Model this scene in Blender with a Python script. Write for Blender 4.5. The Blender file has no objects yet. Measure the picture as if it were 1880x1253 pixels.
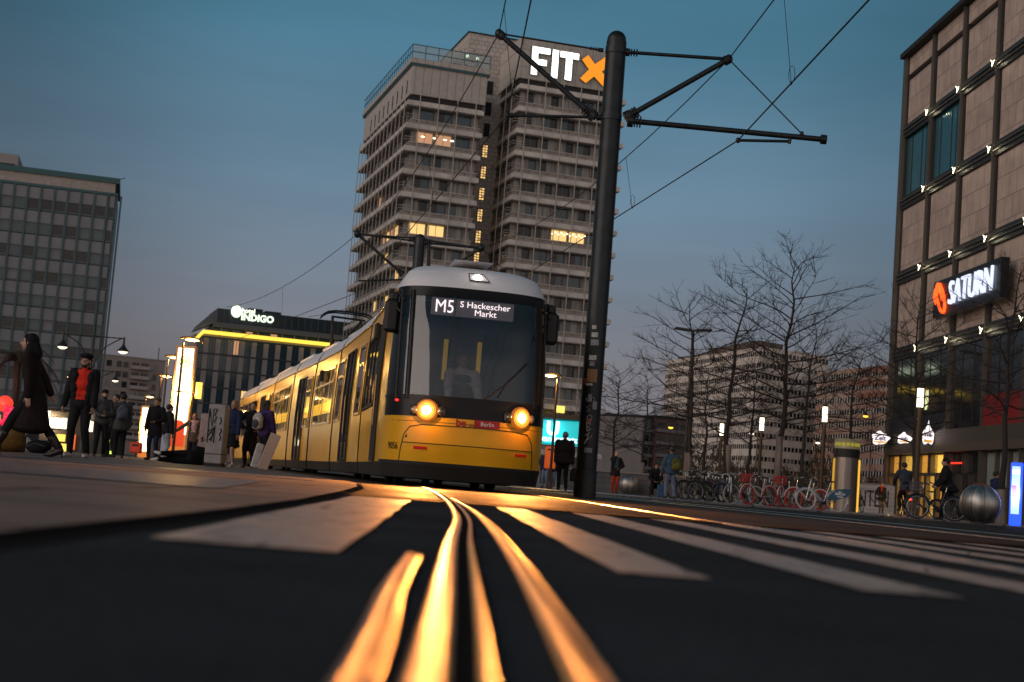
import bpy, bmesh, math, random
from math import sin, cos, pi, radians, sqrt, atan2, exp
from mathutils import Vector, Matrix, Euler
random.seed(7)
sc = bpy.context.scene
COL = sc.collection
V = Vector
# ---------------------------------------------------------------- camera model
FPX = 2611.0; TH = radians(4.4); PT = radians(5.70); CH = 0.15
CF = V((0, cos(PT), sin(PT))); U0 = V((0, -sin(PT), cos(PT)))
CR = V((cos(TH), 0, 0)) + sin(TH)*U0
CU = -sin(TH)*V((1, 0, 0)) + cos(TH)*U0
CAM = V((0, 0, CH))
def W(px, py, Y):
    D = CF*FPX + (px-940)*CR + (626.5-py)*CU
    return CAM + D*(Y/D.y)
def GX(px, Y, z=0.0):
    u = px-940; r = (z-CH)/Y
    q = (r*FPX*cos(PT) - FPX*sin(PT))/(cos(PT)+r*sin(PT))
    v = (q-u*sin(TH))/cos(TH)
    return (u*cos(TH)-v*sin(TH))*Y/(FPX*cos(PT)-q*sin(PT))
def G(px, Y, z=0.0): return V((GX(px, Y, z), Y, z))
def Z(px, py, Y): return W(px, py, Y).z
# ---------------------------------------------------------------- materials
_M = {}
def mat(name, col, rough=.6, metal=0., var=0., scale=3., bump=0., bscale=40., spec=.5, coat=0., emit=None, est=0., detail=3., col2=None, stretch=None, wear=0.):
    if name in _M: return _M[name]
    m = bpy.data.materials.new(name); m.use_nodes = True
    nt = m.node_tree; n = nt.nodes; l = nt.links
    b = n['Principled BSDF']
    c = (*col, 1)
    b.inputs['Base Color'].default_value = c
    b.inputs['Roughness'].default_value = rough
    b.inputs['Metallic'].default_value = metal
    b.inputs['Specular IOR Level'].default_value = spec
    if coat: b.inputs['Coat Weight'].default_value = coat; b.inputs['Coat Roughness'].default_value = .08
    if emit is not None:
        b.inputs['Emission Color'].default_value = (*emit, 1); b.inputs['Emission Strength'].default_value = est
    if var or col2 or bump:
        tc = n.new('ShaderNodeTexCoord'); src = tc.outputs['Object']
        if stretch:
            mp = n.new('ShaderNodeMapping'); mp.inputs['Scale'].default_value = stretch
            l.new(src, mp.inputs['Vector']); src = mp.outputs['Vector']
    if var or col2:
        nz = n.new('ShaderNodeTexNoise'); nz.inputs['Scale'].default_value = scale; nz.inputs['Detail'].default_value = detail
        l.new(src, nz.inputs['Vector'])
        rp = n.new('ShaderNodeValToRGB'); rp.color_ramp.elements[0].position = .3; rp.color_ramp.elements[1].position = .7
        a = tuple(max(0, x*(1-var)) for x in col); d = col2 if col2 else tuple(min(1, x*(1+var)) for x in col)
        rp.color_ramp.elements[0].color = (*a, 1); rp.color_ramp.elements[1].color = (*d, 1)
        l.new(nz.outputs['Fac'], rp.inputs['Fac']); l.new(rp.outputs['Color'], b.inputs['Base Color'])
        if wear:
            mr = n.new('ShaderNodeMapRange'); mr.inputs['To Min'].default_value = max(.02, rough-wear); mr.inputs['To Max'].default_value = min(1, rough+wear)
            l.new(nz.outputs['Fac'], mr.inputs['Value']); l.new(mr.outputs['Result'], b.inputs['Roughness'])
    if bump:
        nb = n.new('ShaderNodeTexNoise'); nb.inputs['Scale'].default_value = bscale; nb.inputs['Detail'].default_value = 4
        l.new(src, nb.inputs['Vector'])
        bp = n.new('ShaderNodeBump'); bp.inputs['Strength'].default_value = bump; bp.inputs['Distance'].default_value = .02
        l.new(nb.outputs['Fac'], bp.inputs['Height']); l.new(bp.outputs['Normal'], b.inputs['Normal'])
    _M[name] = m
    return m
def brickmat(name, c1, c2, mortar, bw, bh, ms=.02, rough=.6, offset=.5, axes='xz', bump=.3, var=.2, spec=.5, rmin=None, bdist=.01):
    if name in _M: return _M[name]
    m = bpy.data.materials.new(name); m.use_nodes = True
    nt = m.node_tree; n = nt.nodes; l = nt.links; b = n['Principled BSDF']
    tc = n.new('ShaderNodeTexCoord'); sp = n.new('ShaderNodeSeparateXYZ'); cb = n.new('ShaderNodeCombineXYZ')
    l.new(tc.outputs['Object'], sp.inputs[0])
    ix = {'x': 0, 'y': 1, 'z': 2}
    l.new(sp.outputs[ix[axes[0]]], cb.inputs[0]); l.new(sp.outputs[ix[axes[1]]], cb.inputs[1])
    br = n.new('ShaderNodeTexBrick'); br.offset = offset
    br.inputs['Scale'].default_value = 1; br.inputs['Brick Width'].default_value = bw; br.inputs['Row Height'].default_value = bh
    br.inputs['Mortar Size'].default_value = ms; br.inputs['Color1'].default_value = (*c1, 1); br.inputs['Color2'].default_value = (*c2, 1)
    br.inputs['Mortar'].default_value = (*mortar, 1); br.inputs['Mortar Smooth'].default_value = .1
    l.new(cb.outputs[0], br.inputs['Vector'])
    nz = n.new('ShaderNodeTexNoise'); nz.inputs['Scale'].default_value = 1.3; nz.inputs['Detail'].default_value = 5
    l.new(tc.outputs['Object'], nz.inputs['Vector'])
    mr = n.new('ShaderNodeMapRange'); mr.inputs['From Min'].default_value = .3; mr.inputs['From Max'].default_value = .7
    mr.inputs['To Min'].default_value = 1-var; mr.inputs['To Max'].default_value = 1+var
    l.new(nz.outputs['Fac'], mr.inputs['Value'])
    mx = n.new('ShaderNodeVectorMath'); mx.operation = 'SCALE'
    l.new(br.outputs['Color'], mx.inputs[0]); l.new(mr.outputs['Result'], mx.inputs['Scale'])
    l.new(mx.outputs[0], b.inputs['Base Color'])
    b.inputs['Roughness'].default_value = rough; b.inputs['Specular IOR Level'].default_value = spec
    if rmin is not None:
        r2 = n.new('ShaderNodeMapRange'); r2.inputs['From Min'].default_value = .35; r2.inputs['From Max'].default_value = .65
        r2.inputs['To Min'].default_value = rmin; r2.inputs['To Max'].default_value = rough
        l.new(nz.outputs['Fac'], r2.inputs['Value']); l.new(r2.outputs['Result'], b.inputs['Roughness'])
    if bump:
        bp = n.new('ShaderNodeBump'); bp.inputs['Strength'].default_value = bump; bp.inputs['Distance'].default_value = bdist; bp.invert = True
        l.new(br.outputs['Fac'], bp.inputs['Height']); l.new(bp.outputs['Normal'], b.inputs['Normal'])
    _M[name] = m
    return m
def emis(name, col, st, base=(.04, .04, .04)):
    return mat(name, base, .5, emit=col, est=st)
def glassmat(name, tint=(.3, .3, .3), rough=.03, mixmin=.25):
    if name in _M: return _M[name]
    m = bpy.data.materials.new(name); m.use_nodes = True
    nt = m.node_tree; n = nt.nodes; l = nt.links
    n.remove(n['Principled BSDF']); out = n['Material Output']
    tr = n.new('ShaderNodeBsdfTransparent'); tr.inputs[0].default_value = (*tint, 1)
    gl = n.new('ShaderNodeBsdfGlossy'); gl.inputs['Roughness'].default_value = rough
    lw = n.new('ShaderNodeFresnel'); lw.inputs['IOR'].default_value = 1.6
    mr = n.new('ShaderNodeMapRange'); mr.inputs['From Min'].default_value = 0; mr.inputs['From Max'].default_value = 1
    mr.inputs['To Min'].default_value = mixmin; mr.inputs['To Max'].default_value = 1
    mx = n.new('ShaderNodeMixShader')
    l.new(lw.outputs[0], mr.inputs['Value']); l.new(mr.outputs[0], mx.inputs[0]); l.new(tr.outputs[0], mx.inputs[1]); l.new(gl.outputs[0], mx.inputs[2])
    l.new(mx.outputs[0], out.inputs['Surface'])
    _M[name] = m
    return m
# ---------------------------------------------------------------- mesh builder
class MB:
    def __init__(s, M=None): s.v = []; s.f = []; s.m = []; s.mats = []; s.sm = []; s.M = M or Matrix.Identity(4)
    def mi(s, m):
        if m not in s.mats: s.mats.append(m)
        return s.mats.index(m)
    def add(s, vs, fs, m, smooth=False):
        o = len(s.v); k = s.mi(m)
        s.v += [s.M @ V(p) for p in vs]
        for f in fs: s.f.append([o+i for i in f]); s.m.append(k); s.sm.append(smooth)
    def box(s, a, b, m, R=None):
        x0, y0, z0 = a; x1, y1, z1 = b
        vs = [V(p) for p in ((x0,y0,z0),(x1,y0,z0),(x1,y1,z0),(x0,y1,z0),(x0,y0,z1),(x1,y0,z1),(x1,y1,z1),(x0,y1,z1))]
        if R is not None: vs = [R @ p for p in vs]
        s.add(vs, [(0,3,2,1),(4,5,6,7),(0,1,5,4),(1,2,6,5),(2,3,7,6),(3,0,4,7)], m)
    def bevbox(s, c, sz, r, m, R=None):
        # box with chamfered vertical + horizontal edges (cheap rounded box)
        hx, hy, hz = (q/2 for q in sz); vs = []
        prof = [(-hz, r), (-hz+r, 0), (hz-r, 0), (hz, r)]
        n = 0
        for z, i in prof:
            x, y = hx-i, hy-i; q = r
            for p in ((x-q,-y),(x,-y+q),(x,y-q),(x-q,y),(-x+q,y),(-x,y-q),(-x,-y+q),(-x+q,-y)):
                vs.append(V((p[0], p[1], z)))
        fs = []
        for k in range(3):
            for j in range(8): fs.append((k*8+j, k*8+(j+1) % 8, k*8+8+(j+1) % 8, k*8+8+j))
        fs.append(tuple(range(7, -1, -1))); fs.append(tuple(range(24, 32)))
        T = Matrix.Translation(V(c)) @ (R.to_4x4() if R is not None else Matrix.Identity(4))
        s.add([T @ p for p in vs], fs, m)
    def quad(s, pts, m): s.add(pts, [tuple(range(len(pts)))], m)
    def tube(s, pts, r, m, n=8, caps=True, smooth=True, up=None):
        pts = [V(p) for p in pts]; N = len(pts)
        rs = r if isinstance(r, (list, tuple)) else [r]*N
        vs = []; fs = []; pu = None
        for i, p in enumerate(pts):
            t = (pts[min(i+1, N-1)]-pts[max(i-1, 0)])
            if t.length < 1e-9: t = V((0,0,1))
            t.normalize()
            if pu is None:
                a = V((0,0,1)) if abs(t.z) < .9 else V((1,0,0))
                pu = (a-t*a.dot(t)).normalized()
            else:
                pu = pu-t*pu.dot(t); pu = pu.normalized() if pu.length > 1e-6 else t.orthogonal().normalized()
            w = t.cross(pu)
            for k in range(n):
                A = 2*pi*k/n; vs.append(p+(pu*cos(A)+w*sin(A))*rs[i])
        for i in range(N-1):
            for k in range(n): fs.append((i*n+k, i*n+(k+1) % n, (i+1)*n+(k+1) % n, (i+1)*n+k))
        s.add(vs, fs, m, smooth)
        if caps: s.add(vs[:n], [tuple(range(n-1, -1, -1))], m); s.add(vs[-n:], [tuple(range(n))], m)
    def lathe(s, prof, m, n=24, c=(0,0,0), smooth=True, R=None, arc=2*pi):
        vs = []; fs = []; c = V(c)
        for r, z in prof:
            for k in range(n):
                A = arc*k/n; p = V((r*cos(A), r*sin(A), z)); p = R @ p if R is not None else p
                vs.append(p+c)
        for i in range(len(prof)-1):
            for k in range(n): fs.append((i*n+k, i*n+(k+1) % n, (i+1)*n+(k+1) % n, (i+1)*n+k))
        s.add(vs, fs, m, smooth)
        if prof[0][0] > 1e-4: s.add(vs[:n], [tuple(range(n-1,-1,-1))], m)
        if prof[-1][0] > 1e-4: s.add(vs[-n:], [tuple(range(n))], m)
    def ell(s, c, r, m, R=None, nu=14, nv=10):
        vs = []; fs = []; c = V(c)
        for i in range(nv+1):
            a = -pi/2+pi*i/nv
            for k in range(nu):
                A = 2*pi*k/nu; p = V((r[0]*cos(a)*cos(A), r[1]*cos(a)*sin(A), r[2]*sin(a)))
                if R is not None: p = R @ p
                vs.append(c+p)
        for i in range(nv):
            for k in range(nu): fs.append((i*nu+k, i*nu+(k+1) % nu, (i+1)*nu+(k+1) % nu, (i+1)*nu+k))
        s.add(vs, fs, m, True)
    def cap(s, a, b, ra, rb, m, n=10):
        a = V(a); b = V(b); t = (b-a); L = t.length
        t = t/L if L > 1e-9 else V((0,0,1))
        pts = []; rs = []
        for k in range(4):
            q = pi/2*k/3; pts.append(a-t*ra*cos(q)); rs.append(max(1e-4, ra*sin(q)))
        for k in range(4):
            q = pi/2*k/3; pts.append(b+t*rb*sin(q)); rs.append(max(1e-4, rb*cos(q)))
        s.tube(pts, rs, m, n, caps=True)
    def prism(s, poly, d, m, R=None):
        # poly: 2D outline (x,z), extruded along y by d
        n = len(poly); vs = [V((p[0], 0, p[1])) for p in poly]+[V((p[0], d, p[1])) for p in poly]
        if R is not None: vs = [R @ p for p in vs]
        fs = [tuple(range(n)), tuple(range(2*n-1, n-1, -1))]+[((i+1) % n, i, n+i, n+(i+1) % n) for i in range(n)]
        s.add(vs, fs, m)
    def mesh(s, name):
        me = bpy.data.meshes.new(name)
        me.from_pydata([tuple(p) for p in s.v], [], s.f)
        for m in s.mats: me.materials.append(m)
        me.polygons.foreach_set('material_index', s.m); me.polygons.foreach_set('use_smooth', s.sm)
        me.update(); return me
    def build(s, name, parent=None, loc=None, fix=False):
        me = s.mesh(name)
        if fix:
            bm = bmesh.new(); bm.from_mesh(me); bmesh.ops.recalc_face_normals(bm, faces=bm.faces); bm.to_mesh(me); bm.free()
        return link(name, me, parent, loc)
def link(name, me, parent=None, loc=None):
    o = bpy.data.objects.new(name, me); COL.objects.link(o)
    if parent is not None: o.parent = parent
    if loc is not None: o.location = loc
    return o
def tag(o, label=None, cat=None, group=None, kind=None):
    if label: o['label'] = label
    if cat: o['category'] = cat
    if group: o['group'] = group
    if kind: o['kind'] = kind
    return o
def thing(name, label, cat, loc=(0,0,0), rz=0, group=None):
    o = bpy.data.objects.new(name, None); COL.objects.link(o); o.empty_display_size = .2
    o.location = loc; o.rotation_euler = (0, 0, rz)
    return tag(o, label, cat, group)
def struct(o): o['kind'] = 'structure'; return o
def copy_tree(o, parent=None):
    c = o.copy(); COL.objects.link(c)
    if parent is not None: c.parent = parent
    for ch in [q for q in bpy.data.objects if q.parent == o]: copy_tree(ch, c)
    return c
def textmesh(s, size=1., ext=.02, off=0., m=None, align='CENTER', shear=0., bev=0.):
    cu = bpy.data.curves.new('txt', 'FONT'); cu.body = s; cu.size = size; cu.extrude = ext; cu.offset = off
    cu.align_x = align; cu.align_y = 'CENTER'; cu.shear = shear; cu.resolution_u = 3; cu.bevel_depth = bev
    o = bpy.data.objects.new('txt', cu); COL.objects.link(o)
    dg = bpy.context.evaluated_depsgraph_get(); dg.update()
    me = bpy.data.meshes.new_from_object(o.evaluated_get(dg)); bpy.data.objects.remove(o)
    me.materials.clear()
    if m: me.materials.append(m)
    return me
def place(o, p, r, u, sx=1., sy=1.):
    r = V(r).normalized(); u = V(u); u = (u-r*u.dot(r)).normalized(); n = r.cross(u)
    M = Matrix(((r.x*sx, u.x*sy, n.x, p[0]), (r.y*sx, u.y*sy, n.y, p[1]), (r.z*sx, u.z*sy, n.z, p[2]), (0,0,0,1)))
    o.matrix_local = M; return o
def lamp(name, kind, loc, power, col, parent=None, size=.1, spot=None, target=None, blend=.5):
    L = bpy.data.lights.new(name, kind); L.energy = power; L.color = col
    if kind != 'SUN': L.shadow_soft_size = size
    if spot: L.spot_size = radians(spot); L.spot_blend = blend
    o = bpy.data.objects.new(name, L); COL.objects.link(o); o.location = loc
    if parent is not None: o.parent = parent
    if target is not None:
        d = V(target)-V(loc); o.rotation_euler = d.to_track_quat('-Z', 'Y').to_euler()
    return o
# ================================================================ camera / world / light
cd = bpy.data.cameras.new('camera'); cam = bpy.data.objects.new('camera', cd); COL.objects.link(cam)
cd.sensor_width = 36; cd.lens = FPX/1880*36; cd.clip_start = .05; cd.clip_end = 6000
Rm = Matrix((CR, CU, -CF)).transposed()
cam.matrix_world = Matrix.Translation(CAM) @ Rm.to_4x4()
cd.dof.use_dof = True; cd.dof.focus_distance = 22.5; cd.dof.aperture_fstop = 3.0; cd.dof.aperture_blades = 0
sc.camera = cam
sc.view_settings.view_transform = 'Standard'; sc.view_settings.look = 'None'; sc.view_settings.exposure = 0; sc.view_settings.gamma = 1
sc.render.film_transparent = False
sc.cycles.use_denoising = True; sc.cycles.max_bounces = 6; sc.cycles.transparent_max_bounces = 12
sc.cycles.sample_clamp_indirect = 6; sc.cycles.caustics_reflective = True; sc.cycles.caustics_refractive = False
w = bpy.data.worlds.new('World'); sc.world = w; w.use_nodes = True
nt = w.node_tree; n = nt.nodes; l = nt.links
bg = n['Background']
sky = n.new('ShaderNodeTexSky'); sky.sky_type = 'NISHITA'; sky.sun_disc = False
SUN_EL = radians(1.5); SUN_AZ = radians(200)
sky.sun_elevation = SUN_EL; sky.sun_rotation = SUN_AZ; sky.air_density = 1.2; sky.dust_density = .6; sky.ozone_density = 3.0
# dusk grading of the sky by elevation (blue-teal overhead, mauve at the horizon)
tc = n.new('ShaderNodeTexCoord'); sp = n.new('ShaderNodeSeparateXYZ'); l.new(tc.outputs['Generated'], sp.inputs[0])
rp = n.new('ShaderNodeValToRGB'); e = rp.color_ramp.elements
e[0].position = 0.; e[0].color = (.175, .160, .185, 1)
e[1].position = .75; e[1].color = (.014, .048, .075, 1)
for p_, c_ in ((.08, (.182, .178, .208, 1)), (.13, (.165, .196, .248, 1)), (.20, (.137, .222, .305, 1)), (.30, (.066, .180, .262, 1)), (.37, (.046, .145, .215, 1)), (.5, (.03, .10, .15, 1))):
    q_ = e.new(p_); q_.color = c_
l.new(sp.outputs['Z'], rp.inputs['Fac'])
# brightness falls off sideways; warm afterglow fills the sky behind the camera
mx_ = n.new('ShaderNodeMapRange'); mx_.inputs['From Min'].default_value = -1; mx_.inputs['From Max'].default_value = 1; l.new(sp.outputs['X'], mx_.inputs['Value'])
rx = n.new('ShaderNodeValToRGB'); ex = rx.color_ramp.elements; rx.color_ramp.interpolation = 'EASE'
ex[0].position = 0; ex[0].color = (.42,.42,.42,1); ex[1].position = 1; ex[1].color = (.5,.5,.5,1)
for p_, v_ in ((.31,.5),(.425,1.),(.57,1.),(.64,.74)): q_ = ex.new(p_); q_.color = (v_,v_,v_,1)
l.new(mx_.outputs[0], rx.inputs['Fac'])
mu = n.new('ShaderNodeVectorMath'); mu.operation = 'MULTIPLY'; l.new(rp.outputs['Color'], mu.inputs[0]); l.new(rx.outputs['Color'], mu.inputs[1])
rb = n.new('ShaderNodeValToRGB'); eb = rb.color_ramp.elements
eb[0].position = 0; eb[0].color = (.76,.61,.53,1); eb[1].position = .9; eb[1].color = (.03,.07,.11,1)
for p_, c_ in ((.12,(.72,.58,.50,1)),(.3,(.42,.40,.40,1)),(.55,(.12,.17,.22,1))): q_ = eb.new(p_); q_.color = c_
l.new(sp.outputs['Z'], rb.inputs['Fac'])
my_ = n.new('ShaderNodeMapRange'); my_.interpolation_type = 'SMOOTHSTEP'; my_.inputs['From Min'].default_value = .25; my_.inputs['From Max'].default_value = -.75; l.new(sp.outputs['Y'], my_.inputs['Value'])
mb_ = n.new('ShaderNodeMix'); mb_.data_type = 'RGBA'; l.new(my_.outputs[0], mb_.inputs['Factor']); l.new(mu.outputs[0], mb_.inputs[6]); l.new(rb.outputs['Color'], mb_.inputs[7])
# faint streaks of high cloud
mp = n.new('ShaderNodeMapping'); mp.inputs['Scale'].default_value = (1.5, 1.5, 9)
l.new(tc.outputs['Generated'], mp.inputs['Vector'])
nz = n.new('ShaderNodeTexNoise'); nz.inputs['Scale'].default_value = 2.2; nz.inputs['Detail'].default_value = 5
l.new(mp.outputs[0], nz.inputs['Vector'])
mr = n.new('ShaderNodeMapRange'); mr.inputs['From Min'].default_value = .35; mr.inputs['From Max'].default_value = .7
mr.inputs['To Min'].default_value = .93; mr.inputs['To Max'].default_value = 1.08
l.new(nz.outputs['Fac'], mr.inputs['Value'])
sm = n.new('ShaderNodeVectorMath'); sm.operation = 'SCALE'
l.new(mb_.outputs[2], sm.inputs[0]); l.new(mr.outputs['Result'], sm.inputs['Scale'])
sk = n.new('ShaderNodeVectorMath'); sk.operation = 'SCALE'; sk.inputs['Scale'].default_value = .02
l.new(sky.outputs[0], sk.inputs[0])
ad = n.new('ShaderNodeVectorMath'); ad.operation = 'ADD'
l.new(sm.outputs[0], ad.inputs[0]); l.new(sk.outputs[0], ad.inputs[1])
l.new(ad.outputs[0], bg.inputs['Color']); bg.inputs['Strength'].default_value = 1.0
# afterglow from low behind the camera
SD = V((sin(radians(236)), cos(radians(236)), sin(radians(11)))).normalized()
L = bpy.data.lights.new('afterglow', 'SUN'); L.energy = 1.15; L.color = (1., .85, .77); L.angle = radians(60)
so = bpy.data.objects.new('afterglow', L); COL.objects.link(so); so.rotation_euler = SD.to_track_quat('Z', 'Y').to_euler()
so.location = (0, -30, 20)
# ================================================================ ground
def asphalt(name, c, r0, r1, bs, bump, spec=.08, worn=None):
    m = bpy.data.materials.new(name); m.use_nodes = True
    nt = m.node_tree; n = nt.nodes; l = nt.links; b = n['Principled BSDF']
    tc = n.new('ShaderNodeTexCoord')
    nz = n.new('ShaderNodeTexNoise'); nz.inputs['Scale'].default_value = 1.1; nz.inputs['Detail'].default_value = 7
    l.new(tc.outputs['Object'], nz.inputs['Vector'])
    n2 = n.new('ShaderNodeTexNoise'); n2.inputs['Scale'].default_value = bs; n2.inputs['Detail'].default_value = 3
    l.new(tc.outputs['Object'], n2.inputs['Vector'])
    rp = n.new('ShaderNodeValToRGB'); rp.color_ramp.elements[0].position = .3; rp.color_ramp.elements[1].position = .72
    rp.color_ramp.elements[0].color = (*(x*.6 for x in c), 1); rp.color_ramp.elements[1].color = (*(x*1.5 for x in c), 1)
    mx = n.new('ShaderNodeMath'); mx.operation = 'MULTIPLY_ADD'; mx.inputs[1].default_value = .5; mx.inputs[2].default_value = .0
    m2 = n.new('ShaderNodeMath'); m2.operation = 'MULTIPLY_ADD'; m2.inputs[1].default_value = .5
    l.new(nz.outputs['Fac'], mx.inputs[0]); l.new(n2.outputs['Fac'], m2.inputs[0]); l.new(mx.outputs[0], m2.inputs[2])
    l.new(m2.outputs[0], rp.inputs['Fac']); l.new(rp.outputs['Color'], b.inputs['Base Color'])
    if worn:     # chipped patches and hairline cracks down to the asphalt
        n3 = n.new('ShaderNodeTexNoise'); n3.inputs['Scale'].default_value = 7; n3.inputs['Detail'].default_value = 9; n3.inputs['Roughness'].default_value = .75; l.new(tc.outputs['Object'], n3.inputs['Vector'])
        r3 = n.new('ShaderNodeMapRange'); r3.inputs['From Min'].default_value = .575; r3.inputs['From Max'].default_value = .62; l.new(n3.outputs['Fac'], r3.inputs['Value'])
        vo = n.new('ShaderNodeTexVoronoi'); vo.feature = 'DISTANCE_TO_EDGE'; vo.inputs['Scale'].default_value = 2.6; l.new(tc.outputs['Object'], vo.inputs['Vector'])
        r4 = n.new('ShaderNodeMapRange'); r4.inputs['From Min'].default_value = .022; r4.inputs['From Max'].default_value = .008; l.new(vo.outputs['Distance'], r4.inputs['Value'])
        mm = n.new('ShaderNodeMath'); mm.operation = 'MAXIMUM'; l.new(r3.outputs[0], mm.inputs[0]); l.new(r4.outputs[0], mm.inputs[1])
        mk = n.new('ShaderNodeMix'); mk.data_type = 'RGBA'; l.new(mm.outputs[0], mk.inputs['Factor']); l.new(rp.outputs['Color'], mk.inputs[6]); mk.inputs[7].default_value = (*worn, 1); l.new(mk.outputs[2], b.inputs['Base Color'])
    mr = n.new('ShaderNodeMapRange'); mr.inputs['From Min'].default_value = .35; mr.inputs['From Max'].default_value = .65
    mr.inputs['To Min'].default_value = r0; mr.inputs['To Max'].default_value = r1
    l.new(nz.outputs['Fac'], mr.inputs['Value']); l.new(mr.outputs['Result'], b.inputs['Roughness'])
    b.inputs['Specular IOR Level'].default_value = spec
    bp = n.new('ShaderNodeBump'); bp.inputs['Strength'].default_value = bump; bp.inputs['Distance'].default_value = .006
    l.new(n2.outputs['Fac'], bp.inputs['Height']); l.new(bp.outputs['Normal'], b.inputs['Normal'])
    return m
M_GR = asphalt('ground_paving', (.13, .105, .09), .6, .8, 6, .3)
M_AS = asphalt('asphalt', (.056, .059, .062), .7, .9, 70, .8, .0)
M_AS2 = asphalt('asphalt_far', (.045, .040, .037), .5, .7, 30, 1.5, .02)
M_WH = asphalt('road_paint', (.46, .36, .28), .46, .60, 25, .15, 1., worn=(.035,.035,.036))
mb = MB(); mb.quad([(-2500,-60,0),(2500,-60,0),(2500,4500,0),(-2500,4500,0)], M_GR)
struct(mb.build('ground'))
mb = MB(); mb.quad([(-8,-6,.004),(40,-6,.004),(40,8.6,.004),(-8,8.6,.004)], M_AS)
struct(mb.build('road'))
mb = MB(); mb.quad([(-5,8.6,.004),(40,8.6,.004),(60,50,.004),(G(1040,36).x,41,.004),(-7,41,.004),(-5,17,.004)], M_AS2)
struct(mb.build('track_bed'))
# plaza slabs on the left, with a cobbled strip
M_SL = brickmat('plaza_slab', (.24,.195,.165), (.17,.14,.125), (.03,.025,.022), 1.45, 1.15, .03, .72, .5, 'xy', .8, .3, rmin=.5, spec=.06)
M_CB = brickmat('plaza_cobble', (.20,.165,.14), (.11,.092,.08), (.01,.01,.01), .21, .19, .03, .42, .5, 'xy', 1., .25, spec=.35, bdist=.03)
edge = [(-.74,-2),(-.74,2.1),(-.76,4.0),(-.82,5.85),(-1.0,9.0),(-1.25,12.5),(-1.68,16.6),(-2.6,21.5),(-3.6,26),(-5.0,32),(-7.4,42),(-11,56),(-16,72)]
PLZ = .020
M_EDG = mat('edge_dark', (.035,.033,.032), .9, spec=.0)
mb = MB()
for (x0,y0),(x1,y1) in zip(edge[:-1], edge[1:]):
    mb.quad([(-60,y0,PLZ),(x0,y0,PLZ),(x1,y1,PLZ),(-60,y1,PLZ)], M_SL)
    mb.quad([(x0,y0,PLZ),(x0,y0,0),(x1,y1,0),(x1,y1,PLZ)], M_EDG)
struct(mb.build('plaza_pavement'))
mb = MB()
def strip(mb, pts, w, z, m):
    pts = [V((p[0], p[1], z)) for p in pts]; L = []; R = []
    for i, p in enumerate(pts):
        t = (pts[min(i+1, len(pts)-1)]-pts[max(i-1, 0)]).normalized(); nn = V((t.y, -t.x, 0))
        L.append(p-nn*w/2); R.append(p+nn*w/2)
    for i in range(len(pts)-1): mb.quad([L[i], R[i], R[i+1], L[i+1]], m)
strip(mb, [(x+.03, y) for x, y in edge], .06, .0065, M_EDG); struct(mb.build('kerb_joint')); mb = MB()
mb.quad([(-60,6.6,PLZ+.004),(-1.3,6.6,PLZ+.004),(-1.75,10.6,PLZ+.004),(-60,10.6,PLZ+.004)], M_CB)
mb.quad([(-60,14.6,PLZ+.004),(-1.9,14.6,PLZ+.004),(-2.3,16.6,PLZ+.004),(-60,16.6,PLZ+.004)], M_CB)
struct(mb.build('cobbled_path'))
# plaza on the right, beyond the tracks, with its low kerb
M_PL = brickmat('right_plaza', (.20,.16,.135), (.16,.13,.115), (.03,.03,.03), .9, .6, .02, .45, .5, 'xy', .3, .25, rmin=.3)
mb = MB()
k0 = G(1010, 38); k1 = G(1300, 41); k2 = G(1880, 44)
mb.box((0,0,0),(1,1,1), M_PL) if False else None
pk = [(k0.x-1.2, 36.5), (k1.x, 41.), (k2.x, 44.), (70, 52)]
for (x0,y0),(x1,y1) in zip(pk[:-1], pk[1:]):
    mb.quad([(x0,y0,.05),(x1,y1,.05),(x1,300,.05),(x0,300,.05)], M_PL)
    mb.quad([(x0,y0,0),(x1,y1,0),(x1,y1,.05),(x0,y0,.05)], M_PL)
struct(mb.build('right_pavement'))
PRZ = .05
# crossing stripes
mb = MB(); S = -.042
def stripe(x0, x1, y0=2.55, y1=8.2, z=.0085):
    rag = []
    N = 14
    for i in range(N+1):
        y = y0+(y1-y0)*i/N; rag.append((x0+S*y+random.uniform(-.006,.006), x1+S*y+random.uniform(-.006,.006), y))
    for a, b in zip(rag[:-1], rag[1:]):
        mb.quad([(a[0],a[2],z),(a[1],a[2],z),(b[1],b[2],z),(b[0],b[2],z)], M_WH)
stripe(-.50, -.165, 2.5, 8.3)
for i in range(14): stripe(.325+.44*i, .325+.44*i+(.19 if i else .17), 2.55+.02*i, 8.25)
struct(mb.build('crosswalk'))
mb = MB(); M_JT = mat('joint_tar', (.008,.008,.009), .8, spec=.05)
mb.quad([(-.8,8.45,.0125),(30,8.45,.0125),(30,8.95,.0125),(-1.0,8.95,.0125)], M_JT)
struct(mb.build('road_joint'))
# tram tracks: grooved rails sunk in the road
M_RT = mat('rail_top', (.42,.37,.31), .33, 1., var=.3, scale=7, bump=.25, bscale=30, wear=.08)
M_RC = mat('check_rail_top', (.34,.25,.17), .36, 1., var=.45, scale=5, bump=.3, bscale=30, wear=.12)
M_RD = mat('rail_groove', (.035,.030,.028), .9, spec=.0)
M_RS = mat('rail_side', (.035,.026,.022), .9, .0, spec=.0, var=.3, scale=20)
def smooth_path(pts, n=8):
    out = []
    P = [V((p[0], p[1], 0)) for p in pts]; P = [2*P[0]-P[1]]+P+[2*P[-1]-P[-2]]
    for i in range(1, len(P)-2):
        for k in range(n):
            t = k/n; a, b, c, d = P[i-1:i+3]
            out.append(.5*((2*b)+(c-a)*t+(2*a-5*b+4*c-d)*t*t+(3*b-a-3*c+d)*t**3))
    out.append(P[-2]); return out
RAILS = []
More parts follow.
